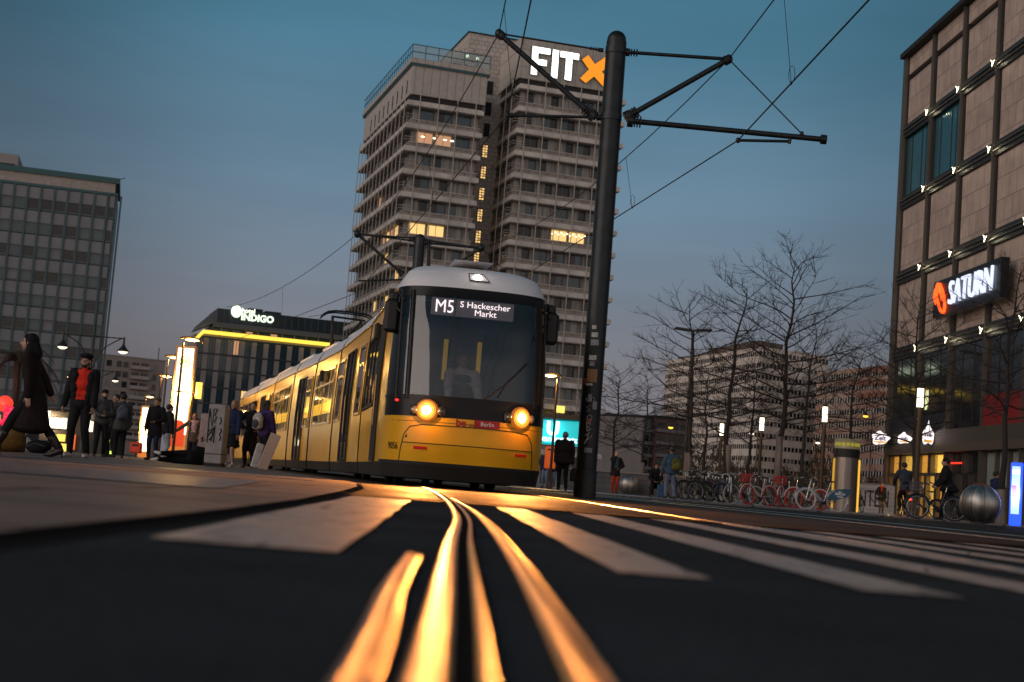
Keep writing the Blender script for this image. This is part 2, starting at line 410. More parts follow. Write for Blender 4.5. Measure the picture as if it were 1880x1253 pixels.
railL = [(.02,-1.0),(-.028,1.05),(-.047,1.77),(-.089,3.26),(-.15,5.6),(-.33,9.2),(-.64,14.0),(-1.17,20.5),(-2.0,27),(-3.3,33.5),(-4.6,38.5),(-5.9,43.5),(-7.7,50),(-9.9,58),(-12.4,67)]
railR = [(1.46,-1.0),(1.52,3),(1.60,6.4),(1.32,8.8),(.98,14.9),(.72,17.8),(.36,20.8),(-.55,27),(-1.9,33.8),(-3.2,38.9),(-4.5,43.9),(-6.3,50.5),(-8.5,58.6),(-11,67.5)]
def rail(pts, hw=.031, gw=.024, lw=.012, z=.012, name='tram_rail', mt=None):
    mt = mt or M_RT
    p = smooth_path(pts)
    mb = MB()
    def off(i, d):
        t = (p[min(i+1, len(p)-1)]-p[max(i-1, 0)]).normalized(); return p[i]+V((t.y, -t.x, 0))*d
    prof = [(-hw-.012, 0., M_RS), (-hw, z-.004, M_RS), (-hw+.006, z+.0035, mt), (-hw*.5, z+.0052, mt), (-.006, z+.0035, mt), (0, z-.004, mt), (.001, -.0, M_RD), (gw, .0, M_RD), (gw+.001, z-.004, mt), (gw+.005, z+.001, mt), (gw+lw-.003, z+.001, mt), (gw+lw, z-.004, M_RS), (gw+lw+.012, 0., M_RS)]
    for i in range(len(p)-1):
        for (d0,z0,_),(d1,z1,m) in zip(prof[:-1], prof[1:]):
            if m is M_RD: z0 = z1 = .0105-.0045
            a, b = off(i, d0), off(i, d1); c, d = off(i+1, d1), off(i+1, d0)
            mb.add([(a.x,a.y,z0),(b.x,b.y,z1),(c.x,c.y,z1),(d.x,d.y,z0)], [(0,1,2,3)], m, m is mt)
    o = mb.build(name); return struct(o)
rail(railL); rail(railR)
# check rail (diverging point blade) close right of the left rail and a worn strip left of it
rail([(.12,-1.0),(.083,1.05),(.062,2.1),(.038,3.0),(-.012,4.5),(-.085,6.2),(-.175,7.8),(-.33,10.2)], hw=.020, gw=.006, lw=.004, z=.009, mt=M_RC)
rail([(-.02,-1.),(-.085,1.05),(-.118,1.8),(-.140,2.55)], hw=.024, gw=.004, lw=.003, z=.009, mt=M_RC)
# plain second track to the right of the poles
def shift(pts, d):
    q = []
    for i, p in enumerate(pts):
        a = pts[max(i-1,0)]; b = pts[min(i+1,len(pts)-1)]; t = V((b[0]-a[0], b[1]-a[1], 0)).normalized()
        q.append((p[0]+t.y*d, p[1]-t.x*d))
    return q
r2 = [(4.6,3.0),(4.2,9),(3.9,15),(3.5,21),(2.7,27),(1.5,33.5),(.3,39),(-.9,44),(-2.6,50.5),(-5,58.5),(-7.5,67)]
rail(r2); rail(shift(r2, 1.435))
# ================================================================ buildings
M_CONC = mat('concrete_ledge', (.50,.465,.43), .8, var=.22, scale=.6, bump=.2, bscale=3)
M_CONC2 = mat('concrete_panel', (.25,.23,.215), .8, var=.18, scale=.9, bump=.2, bscale=3)
M_PINK = mat('spandrel_panel', (.27,.235,.21), .75, var=.15, scale=.5)
M_BLANK = brickmat('clad_panel', (.42,.38,.35), (.39,.36,.33), (.22,.20,.19), 1.25, 7., .05, .7, 0, 'xz', .3, .08)
M_CORE = brickmat('core_tile', (.50,.45,.41), (.43,.39,.355), (.26,.24,.22), .9, .7, .05, .75, .5, 'xz', .3, .12)
M_DG = mat('window_glass', (.012,.018,.022), .08, spec=.4)
M_DG2 = mat('window_glass_curtain', (.19,.19,.18), .3, var=.6, scale=1.5, stretch=(3,3,.2), spec=.5)
M_DG3 = mat('window_glass_blue', (.02,.055,.075), .08, spec=.6)
M_FR = mat('window_frame', (.16,.14,.125), .5)
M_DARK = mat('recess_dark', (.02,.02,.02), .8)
M_ROD = mat('facade_rod', (.40,.36,.32), .5)
M_LITY = emis('lit_window_yellow', (1., .62, .22), 1.15)
M_LITW = emis('lit_window_warm', (1., .50, .26), .55)
M_LITB = emis('lit_tube', (1., .88, .6), 3.)
M_TEAL = mat('teal_metal', (.03,.09,.10), .4, .3)
M_WHITE = mat('white_paint', (.75,.74,.72), .5)
def window(name, mb_fn, parent): return mb_fn.build(name, parent)
class Wins:
    def __init__(s): s.L = []
    def add(s, key, fn): s.L.append((key, fn))
    def done(s, parent, N=100, name='window'):
        s.L.sort(key=lambda t: -t[0])
        for k, fn in s.L[:N]:
            mb = MB(); fn(mb); mb.build(name, parent)
        if len(s.L) > N:
            mb = MB()
            for k, fn in s.L[N:]: fn(mb)
            o = mb.build(name, parent); o['kind'] = 'stuff'
def wpane(mb, p, e, nrm, wd, h, panes, g, fr=M_FR, bar=.07, tr=0):
    """window on a wall: p = lower-left corner, e = unit vector along, nrm = outward; pane plane plus real frame bars"""
    e = V(e); nrm = V(nrm); z = V((0,0,1)); p = V(p)
    gs = g if isinstance(g, list) else [g]*panes
    pw = wd/panes
    for i in range(panes):
        a = p+e*pw*i; mb.quad([a, a+e*pw, a+e*pw+z*h, a+z*h], gs[i])
    def bar_(a, b, t):
        # a,b: corners in (s,z) on the plane
        q = [p+e*a[0]+z*a[1], p+e*b[0]+z*a[1], p+e*b[0]+z*b[1], p+e*a[0]+z*b[1]]
        f = [v+nrm*t for v in q]
        mb.quad(f, fr); mb.quad([q[0], q[3], f[3], f[0]], fr); mb.quad([q[1], q[2], f[2], f[1]], fr); mb.quad([q[2], q[3], f[3], f[2]], fr); mb.quad([q[0], q[1], f[1], f[0]], fr)
    bar_((0, 0), (wd, bar), .05); bar_((0, h-bar), (wd, h), .05)
    for i in range(panes+1):
        x = min(max(pw*i-bar/2, 0), wd-bar); bar_((x, bar), (x+bar, h-bar), .045)
    if tr: bar_((bar, h*tr), (wd-bar, h*tr+bar*.7), .04)
rw = random.Random(11)
def gl(p=.68): 
    r = rw.random()
    return M_DG2 if r < p*.6 else (M_DG3 if r < p else M_DG)
# ---------------------------------------------------------------- the tower
T = thing('office_tower', 'tall beige two-winged high-rise with stacked concrete ledges, directly behind the tram', 'high-rise', (-17.4, 206, 0), radians(17))
def tower():
    wins = Wins()
    PER = 3.42
    def wing(a0, a1, b0, b1, ztop, zpan, zc0, bays, left, right, nb_left, special):
        c = MB(); c.box((a0+.35, b0+.35, 0), (a1-.35, b1-.35, zpan), M_CONC2); c.build('wall', T)
        # crown: blank clad panel, dark shadow gap and parapet
        c = MB(); c.box((a0-.5, b0-.5, zpan), (a1+.3, b1, ztop-.9 if left is True and a0 == 0 else ztop), M_BLANK)
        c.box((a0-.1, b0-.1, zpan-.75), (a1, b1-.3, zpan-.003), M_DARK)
        if a0 > 10:
            c.box((a0-.53, b0-.53, ztop-1.9), (a1+.33, b1+.02, ztop-1.82), M_CONC2)
            for i in range(34): c.box((a0-.45+i*.5, b0-.515, ztop-1.8), (a0-.41+i*.5, b0-.49, ztop-.1), M_CONC2)
        c.build('parapet', T)
        k = 0
        while zc0-PER*k > 3.2:
            zc = zc0-PER*k
            L = MB()
            x0 = (a0-.95 if a0 < 5 else a0-.35) if left else a0; x1 = a1+.95 if right else a1+.1
            L.box((x0, b0-1.0, zc+.98), (x1, b1+.4, zc+1.62), M_CONC)
            L.box((x0+.12, b0-.88, zc+1.62), (x1-.12, b1+.2, zc+1.74), M_CONC)
            L.box((x0+.18, b0-.8, zc+.86), (x1-.18, b1+.1, zc+.98), M_CONC2)
            L.build('ledge', T)
            s = MB()
            s.box((a0+.1, b0+.1, zc-1.66), (a1-.1, b1-.1, zc-.88), M_PINK)
            s.box((a0-.02, b0-.04, zc-.90), (a1+.02, b1, zc-.80), M_WHITE if 0 else M_CONC)
            for i in range(bays*2): 
                x = a0+.9+(a1-a0-1.2)/(bays*2)*i
                s.box((x, b0+.06, zc-1.3), (x+.05, b0+.12, zc-.95), M_DARK)
            s.build('spandrel', T)
            for i in range(bays):
                x = a0+1.05+2.85*i; wd = 2.55
                if x+wd > a1: wd = a1-x-.1
                g = special.get((k, i))
                gs = [g]*2 if g else [gl() for _ in range(2)]
                wins.add(1000-abs(zc-40)*.1+(5 if a0 > 10 else 0), lambda mb, x=x, wd=wd, zc=zc, gs=gs, g=g: (wpane(mb, (x, b0+.3, zc-.8), (1,0,0), (0,-1,0), wd, 1.68, 2, gs)))
            if left:
                n_ = nb_left; dy = (b1-b0-1.2)/n_
                for i in range(n_):
                    y = b0+.7+dy*i
                    lit = special.get(('L', k, i))
                    gs = [lit]*2 if lit else [M_DG if rw.random() < .75 else M_DG2 for _ in range(2)]
                    wins.add(500-i, lambda mb, y=y, dy=dy, zc=zc, gs=gs: wpane(mb, (a0+.3, y+dy-.35, zc-.8), (0,-1,0), (-1,0,0), dy-.55, 1.68, 2, gs))
            if right and k < 16:
                pass
            k += 1
        # thin rods running the full height in front of the ledges
        zt = zpan-.2
        for i in range(bays+(0 if a0 else 1)):
            x = a0+.95+2.85*i
            if x < a1+.2:
                c = MB(); c.box((x-.06, b0-1.08, 2), (x+.06, b0-.98, zt+.6), M_ROD); c.build('facade_rod', T)
        if left:
            n_ = nb_left; dy = (b1-b0-1.2)/n_
            for i in range(n_+1):
                y = b0+.6+dy*i
                c = MB(); c.box((a0-1.05, y-.06, 2), (a0-.95, y+.06, zt), M_ROD); c.build('facade_rod', T)
        # corner balcony rails
        k = 0
        while zc0-PER*k > 3.2:
            zc = zc0-PER*k; c = MB()
            for dz in (-.75, -.35):
                c.tube([(a0+1.2, b0-.95, zc+dz), (a0-.9, b0-.95, zc+dz), (a0-.9, b0+2.2, zc+dz)], .035, M_ROD, 4)
            c.build('balcony_rail', T)
            k += 1
    sp1 = {(5,0): M_LITY, (5,1): M_LITY, (5,2): M_DG2, (1,0): M_LITW, (1,1): M_LITW}
    for i in (1,2,3,4): sp1[('L',5,i)] = M_LITY if i % 2 else M_LITW
    sp1[('L',7,0)] = M_LITY; sp1[('L',8,2)] = M_LITY; sp1[('L',8,5)] = M_LITY; sp1[('L',9,1)] = M_LITY; sp1[('L',9,2)] = M_LITY
    sp1[('L',3,6)] = M_LITW; sp1[('L',10,4)] = M_LITW; sp1[('L',11,7)] = M_LITY; sp1[('L',6,3)] = M_LITY
    wing(0, 10.7, 0, 35, 61.3, 56.1, 53.35, 3, True, False, 12, sp1)
    sp2 = {(6,2): M_LITY, (6,3): M_LITY}
    wing(16.4, 32.4, 0, 11, 67.6, 61.2, 58.5, 5, True, True, 3, sp2)
    # dark central core, with the stair windows
    c = MB(); c.box((10.4, 10.3, 0), (24, 30, 70.3), M_CORE); c.box((10.25, 10.15, 70.3), (24.1, 30.1, 70.55), M_DARK); c.build('core', T)
    z = 62.; k = 0
    while z > 6:
        lit = z < 52.5
        c = MB(); x = 14.0
        c.box((x, 10.18, z-1.05), (x+.95, 10.29, z+1.05), M_DARK)
        for j in range(5):
            for i in range(2):
                c.quad([(x+.1+i*.42, 10.165, z-.95+j*.4), (x+.42+i*.42, 10.165, z-.95+j*.4), (x+.42+i*.42, 10.165, z-.67+j*.4), (x+.1+i*.42, 10.165, z-.67+j*.4)], M_LITY if lit and (i*3+j) % 5 != 4 else (M_DG if not lit else M_LITW))
        c.build('stair_window', T); z -= 3.42; k += 1
    # slit vents on the left face crown
    for i in range(9):
        c = MB(); y = 2+3.3*i; c.box((-.56, y, 56.7), (-.49, y+.45, 58.7), M_DARK); c.build('slit_window', T)
    # roof terrace: slab, glass-and-steel railing, planting
    c = MB(); c.box((-.8, -.8, 60.4), (11.3, 35.3, 60.75), M_TEAL); c.box((-.9, -.9, 60.75), (11.4, 35.4, 61.5), M_BLANK); c.build('terrace_slab', T)
    c = MB(); zr = 61.5
    for i in range(7): c.box((-.8+2*i-.04, -.84, zr), (-.8+2*i+.06, -.74, zr+2.0), M_TEAL)
    for i in range(24): c.box((-.84, -.8+1.5*i, zr), (-.76, -.72+1.5*i, zr+1.9), M_TEAL)
    for dz in (.9, 2.0):
        c.tube([(11.2, -.8, zr+dz), (-.8, -.8, zr+dz), (-.8, 35, zr+dz)], .07, M_TEAL, 4)
    c.build('railing', T)
    gm = glassmat('railing_glass', (.35,.5,.5), .05, .25)
    c = MB(); c.quad([(-.8,-.79,zr+.1),(11.2,-.79,zr+.1),(11.2,-.79,zr+1.95),(-.8,-.79,zr+1.95)], gm); c.build('railing_glass', T)
    mfol = mat('terrace_foliage', (.02,.035,.02), .8, var=.4)
    for (x, s) in ((5.3,.7),(6.3,.9),(7.3,1.4),(8.2,1.0),(9.4,1.2)):
        c = MB()
        for i in range(60):
            p = V((x+random.gauss(0,.45), 1.5+random.gauss(0,.5), zr+abs(random.gauss(0,.9*s))))
            d = V((random.uniform(-1,1), random.uniform(-1,1), random.uniform(-.3,1))).normalized()*.45; q = d.orthogonal().normalized()*.13
            c.quad([p-q, p+q, p+d+q*.3, p+d-q*.3], mfol)
        c.build('terrace_shrub', T)
    for (x, z) in ((8.3, 63.9), (9.9, 63.8)):
        c = MB(); c.tube([(x, 2, zr), (x, 2, z)], .05, M_TEAL, 5); c.ell((x, 2, z), (.24,.24,.24), M_LITB, None, 8, 6); c.build('terrace_lamp', T)
    c = MB(); c.box((9.2,2.5,zr), (10.4,4,zr+1.6), M_WHITE); c.build('terrace_cabinet', T)
    # ground floor podium
    c = MB(); c.box((-2, -2.5, 0), (34, 0.2, 3.0), M_CONC2); c.build('podium', T)
    Ti = T.matrix_basis.inverted()
    q = Ti @ W(1003, 746, 215); r_ = Ti @ W(1022, 760, 215)
    c = MB(); c.box((q.x, -2.2, r_.z), (r_.x, -2.05, q.z), mat('lit_window_box', (.6,.5,.2), .4, emit=(1.,.72,.12), est=1.3, var=.2)); c.build('lit_window_box', T)
    c = MB()
    for i in range(10): c.box((30.3-1.4*i, -2.58, .5), (31.2-1.4*i, -2.49, 2.6), M_DG)
    c.build('podium_glazing', T)
    # ceiling light dots seen through lit floors
    c = MB()
    zc = 58.5-3.42*6
    for i in range(12):
        x = 23.2+.48*i; c = MB(); c.box((x, .2, zc+.15+.25*(i % 2)), (x+.26, .26, zc+.3+.25*(i % 2)), M_LITB); c.build('ceiling_light', T)
    zc = 53.35-3.42
    for i in (0.5, 2.3, 3.9, 5.0):
        c = MB(); c.box((1.3+i, .2, zc+.1), (1.8+i, .26, zc+.28), M_LITB); c.build('ceiling_light', T)
    wins.done(T, 98)
tower()
# FITX roof sign on the right wing
s = thing('rooftop_sign', 'large illuminated FITX sign, white letters and orange X, on the crown of the high-rise', 'sign', (0,0,0))
s.matrix_world = Matrix.Translation((-17.4,206,0)) @ Matrix.Rotation(radians(17), 4, 'Z')
ME_W = emis('sign_white', (.95,1.,.93), 2.6); ME_O = emis('sign_orange', (1.,.30,.002), 1.05); M_SIGNSIDE = mat('sign_side', (.02,.08,.04), .5)
def poly_letter(strokes, m):
    mb = MB()
    for (x0,z0,x1,z1) in strokes: pass
    return mb
def letter(name, poly, x, z0, m):
    mb = MB(); mb.prism([(x+p[0], z0+p[1]) for p in poly], .35, M_SIGNSIDE, Matrix.Translation((0,-1.0,0)))
    mb.add([(x+p[0], -1.012, z0+p[1]) for p in poly], [tuple(range(len(poly)))], m)
    return mb.build(name, s)
H_ = 4.35; zb = 61.85
letter('letter', [(0,0),(.95,0),(.95,1.6),(2.4,1.6),(2.4,2.5),(.95,2.5),(.95,3.45),(2.85,3.45),(2.85,H_),(0,H_)], 17.6, zb, ME_W)
letter('letter', [(0,0),(.98,0),(.98,H_),(0,H_)], 20.85, zb, ME_W)
letter('letter', [(.95,0),(1.98,0),(1.98,3.4),(3.0,3.4),(3.0,H_),(-.0,H_),(-.0,3.4),(.95,3.4)], 22.1, zb, ME_W)
xp = [(0,.55),(.9,0),(2.1,1.15),(3.6,-.1),(4.5,.75),(3.2,2.05),(4.6,3.3),(3.6,4.25),(2.1,2.95),(1.0,4.1),(.1,3.3),(1.25,2.05)]
letter('letter', [(p[0]*1.08, p[1]*1.08) for p in xp], 25.5, zb, ME_O)
# ---------------------------------------------------------------- left office slab
B = thing('office_slab', 'grey grid-fronted office slab at the left edge with alternating panels and windows', 'office building')
def left_slab():
    dL = 190.; pL = W(-260, 330, dL); a = W(0, 322, 191.); b = W(217, 349, 195.)
    e = V((b.x-a.x, b.y-a.y, 0)).normalized(); nrm = V((e.y, -e.x, 0)); top = 35.9
    Wd = 22; org = V((b.x, b.y, 0))-e*Wd     # right end at px 217
    R = Matrix.Translation(org) @ Matrix.Rotation(atan2(e.y, e.x), 4, 'Z'); B.matrix_world = R
    mg = mat('slab_panel', (.19,.195,.21), .6, var=.1, scale=.4); mf = mat('slab_fin', (.045,.085,.10), .5); mfr = mat('slab_frame', (.10,.13,.14), .5)
    c = MB(); c.box((0,.15,0), (Wd,14,top-.05), mf); c.build('wall', B)
    c = MB(); c.box((-.2,-.3,top+1.35), (Wd+.15,14.3,top+2.1), M_TEAL); c.box((0,.0,top+.0), (Wd-.4,14,top+1.35), mat('crown_band', (.33,.29,.26), .7, var=.2, scale=2)); c.box((-.1,-.12,top-.35),(Wd+.05,.4,top), M_TEAL); c.tube([(Wd,0,top+2.05),(Wd+.8,0,top+2.3)], .05, M_TEAL, 4); c.build('parapet', B)
    FH = 3.3; BW = 1.76
    wn = Wins()
    nfl = 10; nb = 12
    for f in range(nfl):
        zt = top-.35-FH*f
        pm = MB()
        for i in range(nb):
            x0 = Wd-.15-BW*(i+1)+(.9 if False else 0)
            if i == 0: x0 = Wd-1.0; wd = .7
            else: x0 = Wd-1.1-BW*i; wd = BW-.28
            pm.box((x0, -.02, zt-1.62), (x0+wd, .3, zt-.12), mg)
            g = rw.random(); gm_ = M_DG if g < .45 else (M_DG3 if g < .65 else mg if g < .75 else mat('blind_grey', (.10,.13,.14), .4))
            if f == 9 and 1 <= i <= 7 and i not in (4,): gm_ = M_LITY2
            if x0 > 0: wn.add(-f+(-i*.01), lambda mb, x0=x0, wd=wd, zt=zt, gm_=gm_: wpane(mb, (x0, .12, zt-3.1), (1,0,0), (0,-1,0), wd, 1.38, 1, gm_, mfr, .06, .72))
        pm.build('panel_row', B)
        pm = MB(); pm.box((0, -.06, zt-3.24), (Wd, .2, zt-3.14), mfr); pm.box((0, -.05, zt-1.74), (Wd, .2, zt-1.64), mfr); pm.build('transom', B)
    for i in range(nb):
        x = Wd-1.1-BW*i-.14+BW-.0
        c = MB(); c.box((x-.13, -.16, 2.5), (x+.13, .2, top-.35), mf); c.build('fin', B)
    wn.done(B, 98)
    c = MB(); c.box((0,-.3,0), (Wd,.3,2.6), M_DARK); c.build('plinth', B)
    # upper setback storey whose end shows at the very left edge
    c = MB(); q0 = R.inverted() @ W(33, 300, 200.); 
    c.box((-30, q0.y, q0.z-1.3), (q0.x, q0.y+9, q0.z+1.2), mat('crown_band2', (.28,.25,.24), .7)); c.box((-30, q0.y-.3, q0.z-1.9+.55), (q0.x-.4, q0.y+8, q0.z-.25), M_DARK); c.box((-30,q0.y+1,top), (q0.x-3,q0.y+6,q0.z-1.3), mf); c.build('roof_storey', B)
M_LITY2 = mat('lit_office_warm', (.5,.3,.1), .4, emit=(1.,.6,.15), est=.55, var=.3)
left_slab()
# ---------------------------------------------------------------- pale apartment block behind it
A = thing('apartment_block', 'pale concrete apartment block with recessed dark balconies, behind the glowing stop column', 'apartment block')
def apart():
    d = 400; a = W(150, 648, d); b = W(304, 667, d+10)
    e = V((b.x-a.x, b.y-a.y, 0)).normalized(); wd = (V((b.x,b.y,0))-V((a.x,a.y,0))).length
    A.matrix_world = Matrix.Translation((a.x,a.y,0)) @ Matrix.Rotation(atan2(e.y,e.x), 4, 'Z')
    top = a.z; mw = mat('apartment_wall', (.27,.225,.205), .8, var=.1, scale=.2)
    c = MB(); c.box((0,0,0),(wd,12,top), mw); c.build('wall', A)
    c = MB(); c.box((-.1,-.15,top),(wd+.1,12,top+.35), M_CONC2); c.tube([(wd*.93,3,top),(wd*.93,3,top+4)], .12, M_DARK, 4); c.build('roof_edge', A)
    f = 0; z = top-2.6
    while z > 3:
        for (s0, w_, bal) in ((.02*wd,.07*wd,0),(.12*wd,.09*wd,0),(.30*wd,.06*wd,0),(.42*wd,.06*wd,0),(.50*wd,.06*wd,0),(.60*wd,.20*wd,1),(.86*wd,.045*wd,0)):
            m_ = MB(); m_.box((s0,-.06,z-.3),(s0+w_,.05,z+1.4), M_DG if rw.random()<.8 else M_DG2)
            if bal:
                m_.box((s0-.3,-1.2,z-.55),(s0+w_+.3,.02,z-.4), mw); m_.box((s0-.3,-1.25,z-.4),(s0+w_+.3,-1.15,z+.5), mat('balcony_panel',(.36,.31,.29),.7))
                m_.box((s0+w_*.45,-1.1,z-.4),(s0+w_*.5,.02,z+1.5), mw)
            m_.build('balcony' if bal else 'window', A)
        z -= 2.85; f += 1
apart()
# ---------------------------------------------------------------- hotel with the yellow light line
Hh = thing('hotel_building', 'dark striped hotel with a bright yellow light line under its top floor', 'hotel')
def hotel():
    d = 270
    a = W(400, 566, d); b = W(640, 594, d+8); wd0 = (b-a).length
    e = V((b.x-a.x, b.y-a.y, 0)).normalized()
    M_ = Matrix.Translation((a.x,a.y,0)) @ Matrix.Rotation(atan2(e.y,e.x), 4, 'Z'); Hh.matrix_world = M_
    Mi = M_.inverted()
    top = a.z; wd = wd0+12
    dk = mat('hotel_dark', (.018,.034,.042), .35, var=.2, scale=.3); gp = mat('hotel_strip', (.30,.27,.26), .7, var=.08); gb = mat('hotel_band', (.14,.15,.16), .6)
    z1 = (Mi @ W(400, 592, d)).z       # bottom of the dark crown
    zy = (Mi @ W(372, 610, d)).z       # yellow line
    x0 = (Mi @ W(371, 610, d)).x
    c = MB(); c.box((0,0,z1),(wd,14,top), dk)
    c.box((.25*wd0,4,top),(.36*wd0,9,top+1.1), dk); c.box((.38*wd0,4,top),(.5*wd0,9,top+.9), dk)
    for i in range(30): c.box((i*1.3,-.05,z1+.3),(i*1.3+.07,0.02,top-.2), gb)
    c.build('crown', Hh)
    c = MB(); c.box((-.6,-.4,z1-.9),(wd,14,z1), gb); c.build('cornice', Hh)
    c = MB(); c.box((-1.0,.3,zy),(wd,13,z1-.9), dk); c.build('top_floor', Hh)
    for i in range(17):
        x = 1.2+i*2.35
        lit = {2: M_LITW, 4: M_LITW, 10: M_LITY, 11: M_LITY, 12: M_LITW, 13:M_LITW, 14:M_LITY}.get(i)
        c = MB(); c.box((x,.18,zy+.5),(x+1.2,.31,z1-1.2), lit if lit else M_DG3); c.box((x-.25,.1,zy+.3),(x-.05,.31,z1-.95), gb); c.build('window', Hh)
    # sloping left part of the front
    c = MB()
    c.add([(0,.05,z1),(0,.05,top),(x0-1,.05,zy+1.2),(x0-1.6,.05,zy),(0,6,z1),(0,6,top),(x0-1,6,zy+1.2),(x0-1.6,6,zy)], [(0,1,2,3),(4,7,6,5),(1,5,6,2),(3,2,6,7),(0,3,7,4)], gb)
    c.build('side_gable', Hh)
    # lit line
    my = emis('yellow_line', (1.,.66,.07), 1.5)
    c = MB(); c.box((x0,-.75,zy-.35),(wd,-.35,zy+.35), my)
    pa = Mi @ W(371,610,d); pb = Mi @ W(362,622,d)
    c.tube([(x0+.1,-.55,zy),(x0-1.1,-.55,zy-1.5)], .3, my, 6)
    c.build('light_strip', Hh)
    # striped lower storeys: each bay a tall window column per floor
    xl = x0-1.4
    c = MB(); c.box((xl,.0,0),(wd,13.5,zy-.4), gp); c.build('wall', Hh)
    c = MB(); c.box((xl-2.2,2,0),(xl,12,zy-3.2), gb); c.build('side_wing', Hh)
    for k in range(6):
        c = MB(); c.box((xl-2.0,1.9,zy-6.5-k*3.3),(xl-.1,2.02,zy-5.2-k*3.3), M_DG); c.build('side_window', Hh)
    wn = Wins(); FH = 3.15; z = zy-.7; k = 0
    while z > 3:
        sl = MB(); sl.box((xl,-.06,z-.32),(wd,.02,z-.02), dk); sl.build('floor_band', Hh)
        for i in range(19):
            x = xl+.5+i*2.28
            r = rw.random(); g = M_DG3 if r < .5 else M_DG
            if r > .965: g = M_LITW
            if (k, i) in ((0,14),(0,15),(0,16),(1,14),(3,4),(4,5)): g = M_LITY if i != 14 else M_LITW
            def fn(mb, x=x, z=z, g=g):
                mb.box((x,-.03,z-FH+.02),(x+1.25,.05,z-.34), M_DG)
                mb.quad([(x+.15,-.04,z-FH+.1),(x+1.1,-.04,z-FH+.1),(x+1.1,-.04,z-.4),(x+.15,-.04,z-.4)], g if g in (M_LITW, M_LITY) else M_DG3)
                mb.box((x+.6,-.07,z-FH+.02),(x+.68,-.035,z-.34), dk)
            wn.add(-k, fn)
        z -= FH; k += 1
    wn.done(Hh, 98)
    # the roof sign (a thing of its own)
    sg = thing('hotel_sign', 'small white illuminated hotel INDIGO roof sign with a shell emblem', 'sign')
    sg.matrix_world = M_.copy()
    mw = emis('sign_cream', (.85,1.,.72), 1.8)
    zc = (Mi @ W(455, 581, d)).z; xc = (Mi @ W(422, 580, d)).x
    o = link('letters', textmesh('INDIGO', 1.75, .08, .06, mw, 'LEFT'), sg); place(o, (xc+2.2,-.3,zc-.1), (1,0,0), (0,0,1))
    o = link('letters', textmesh('hotel', 1.25, .08, .03, mw, 'LEFT'), sg); place(o, (xc+2.2,-.3,zc+1.15), (1,0,0), (0,0,1))
    pts = []
    for i in range(24):
        t = i/24*2*pi; r = 1.15*(1+.22*cos(t-1.2)); pts.append((xc+1.15+r*.85*cos(t), zc+.6+r*sin(t)))
    c = MB(); c.prism(pts, .2, mw, Matrix.Translation((0,-.4,0))); c.build('emblem', sg)
hotel()
# ---------------------------------------------------------------- long banded office block on the right
M_BAND = mat('band_concrete', (.70,.60,.52), .8, var=.16, scale=.25, bump=.1, bscale=2)
M_STAIN = mat('band_brown', (.13,.095,.08), .8, var=.5, scale=.5)
def banded(name, label, pa, pb, top, n_fl, fh, depth=14, bandfrac=.52, roofbox=None, rust=False):
    a = V((pa[0], pa[1], 0)); b = V((pb[0], pb[1], 0)); e = (b-a).normalized(); wd = (b-a).length
    o = thing(name, label, 'office block'); o.matrix_world = Matrix.Translation(a) @ Matrix.Rotation(atan2(e.y,e.x), 4, 'Z')
    return o, wd
def faces(parent, wd, top, n_fl, fh, org, e, nrm, bf=.5, seed=1):
    r = random.Random(seed); e = V(e); nrm = V(nrm); org = V(org); z_ = V((0,0,1))
    for k in range(n_fl):
        zt = top-1.1-fh*k
        if zt-fh < 0: break
        mb = MB(); h = fh*(1-bf)
        p = org+z_*(zt-h)-nrm*.0; 
        q = [p, p+e*wd, p+e*wd+z_*h, p+z_*h]
        mb.quad([v+nrm*.03 for v in q], M_DG)
        nw = max(2, int(wd/1.25)); s = wd/nw
        for i in range(nw):
            a = p+e*(s*i)
            f = a+nrm*.16
            mb.quad([f, f+e*.34, f+e*.34+z_*h, f+z_*h], M_BAND)
            mb.quad([a+e*.34+nrm*.03, f+e*.34, f+e*.34+z_*h, a+e*.34+nrm*.03+z_*h][::-1], M_STAIN)
            if r.random() < .25:
                g = a+nrm*.05+e*.36; mb.quad([g, g+e*(s-.36), g+e*(s-.36)+z_*h*.9, g+z_*h*.9], M_DG2)
        mb.build('window_strip', parent)
OB = thing('banded_office', 'beige banded office block with boxy roof storey, behind the bare trees', 'office block')
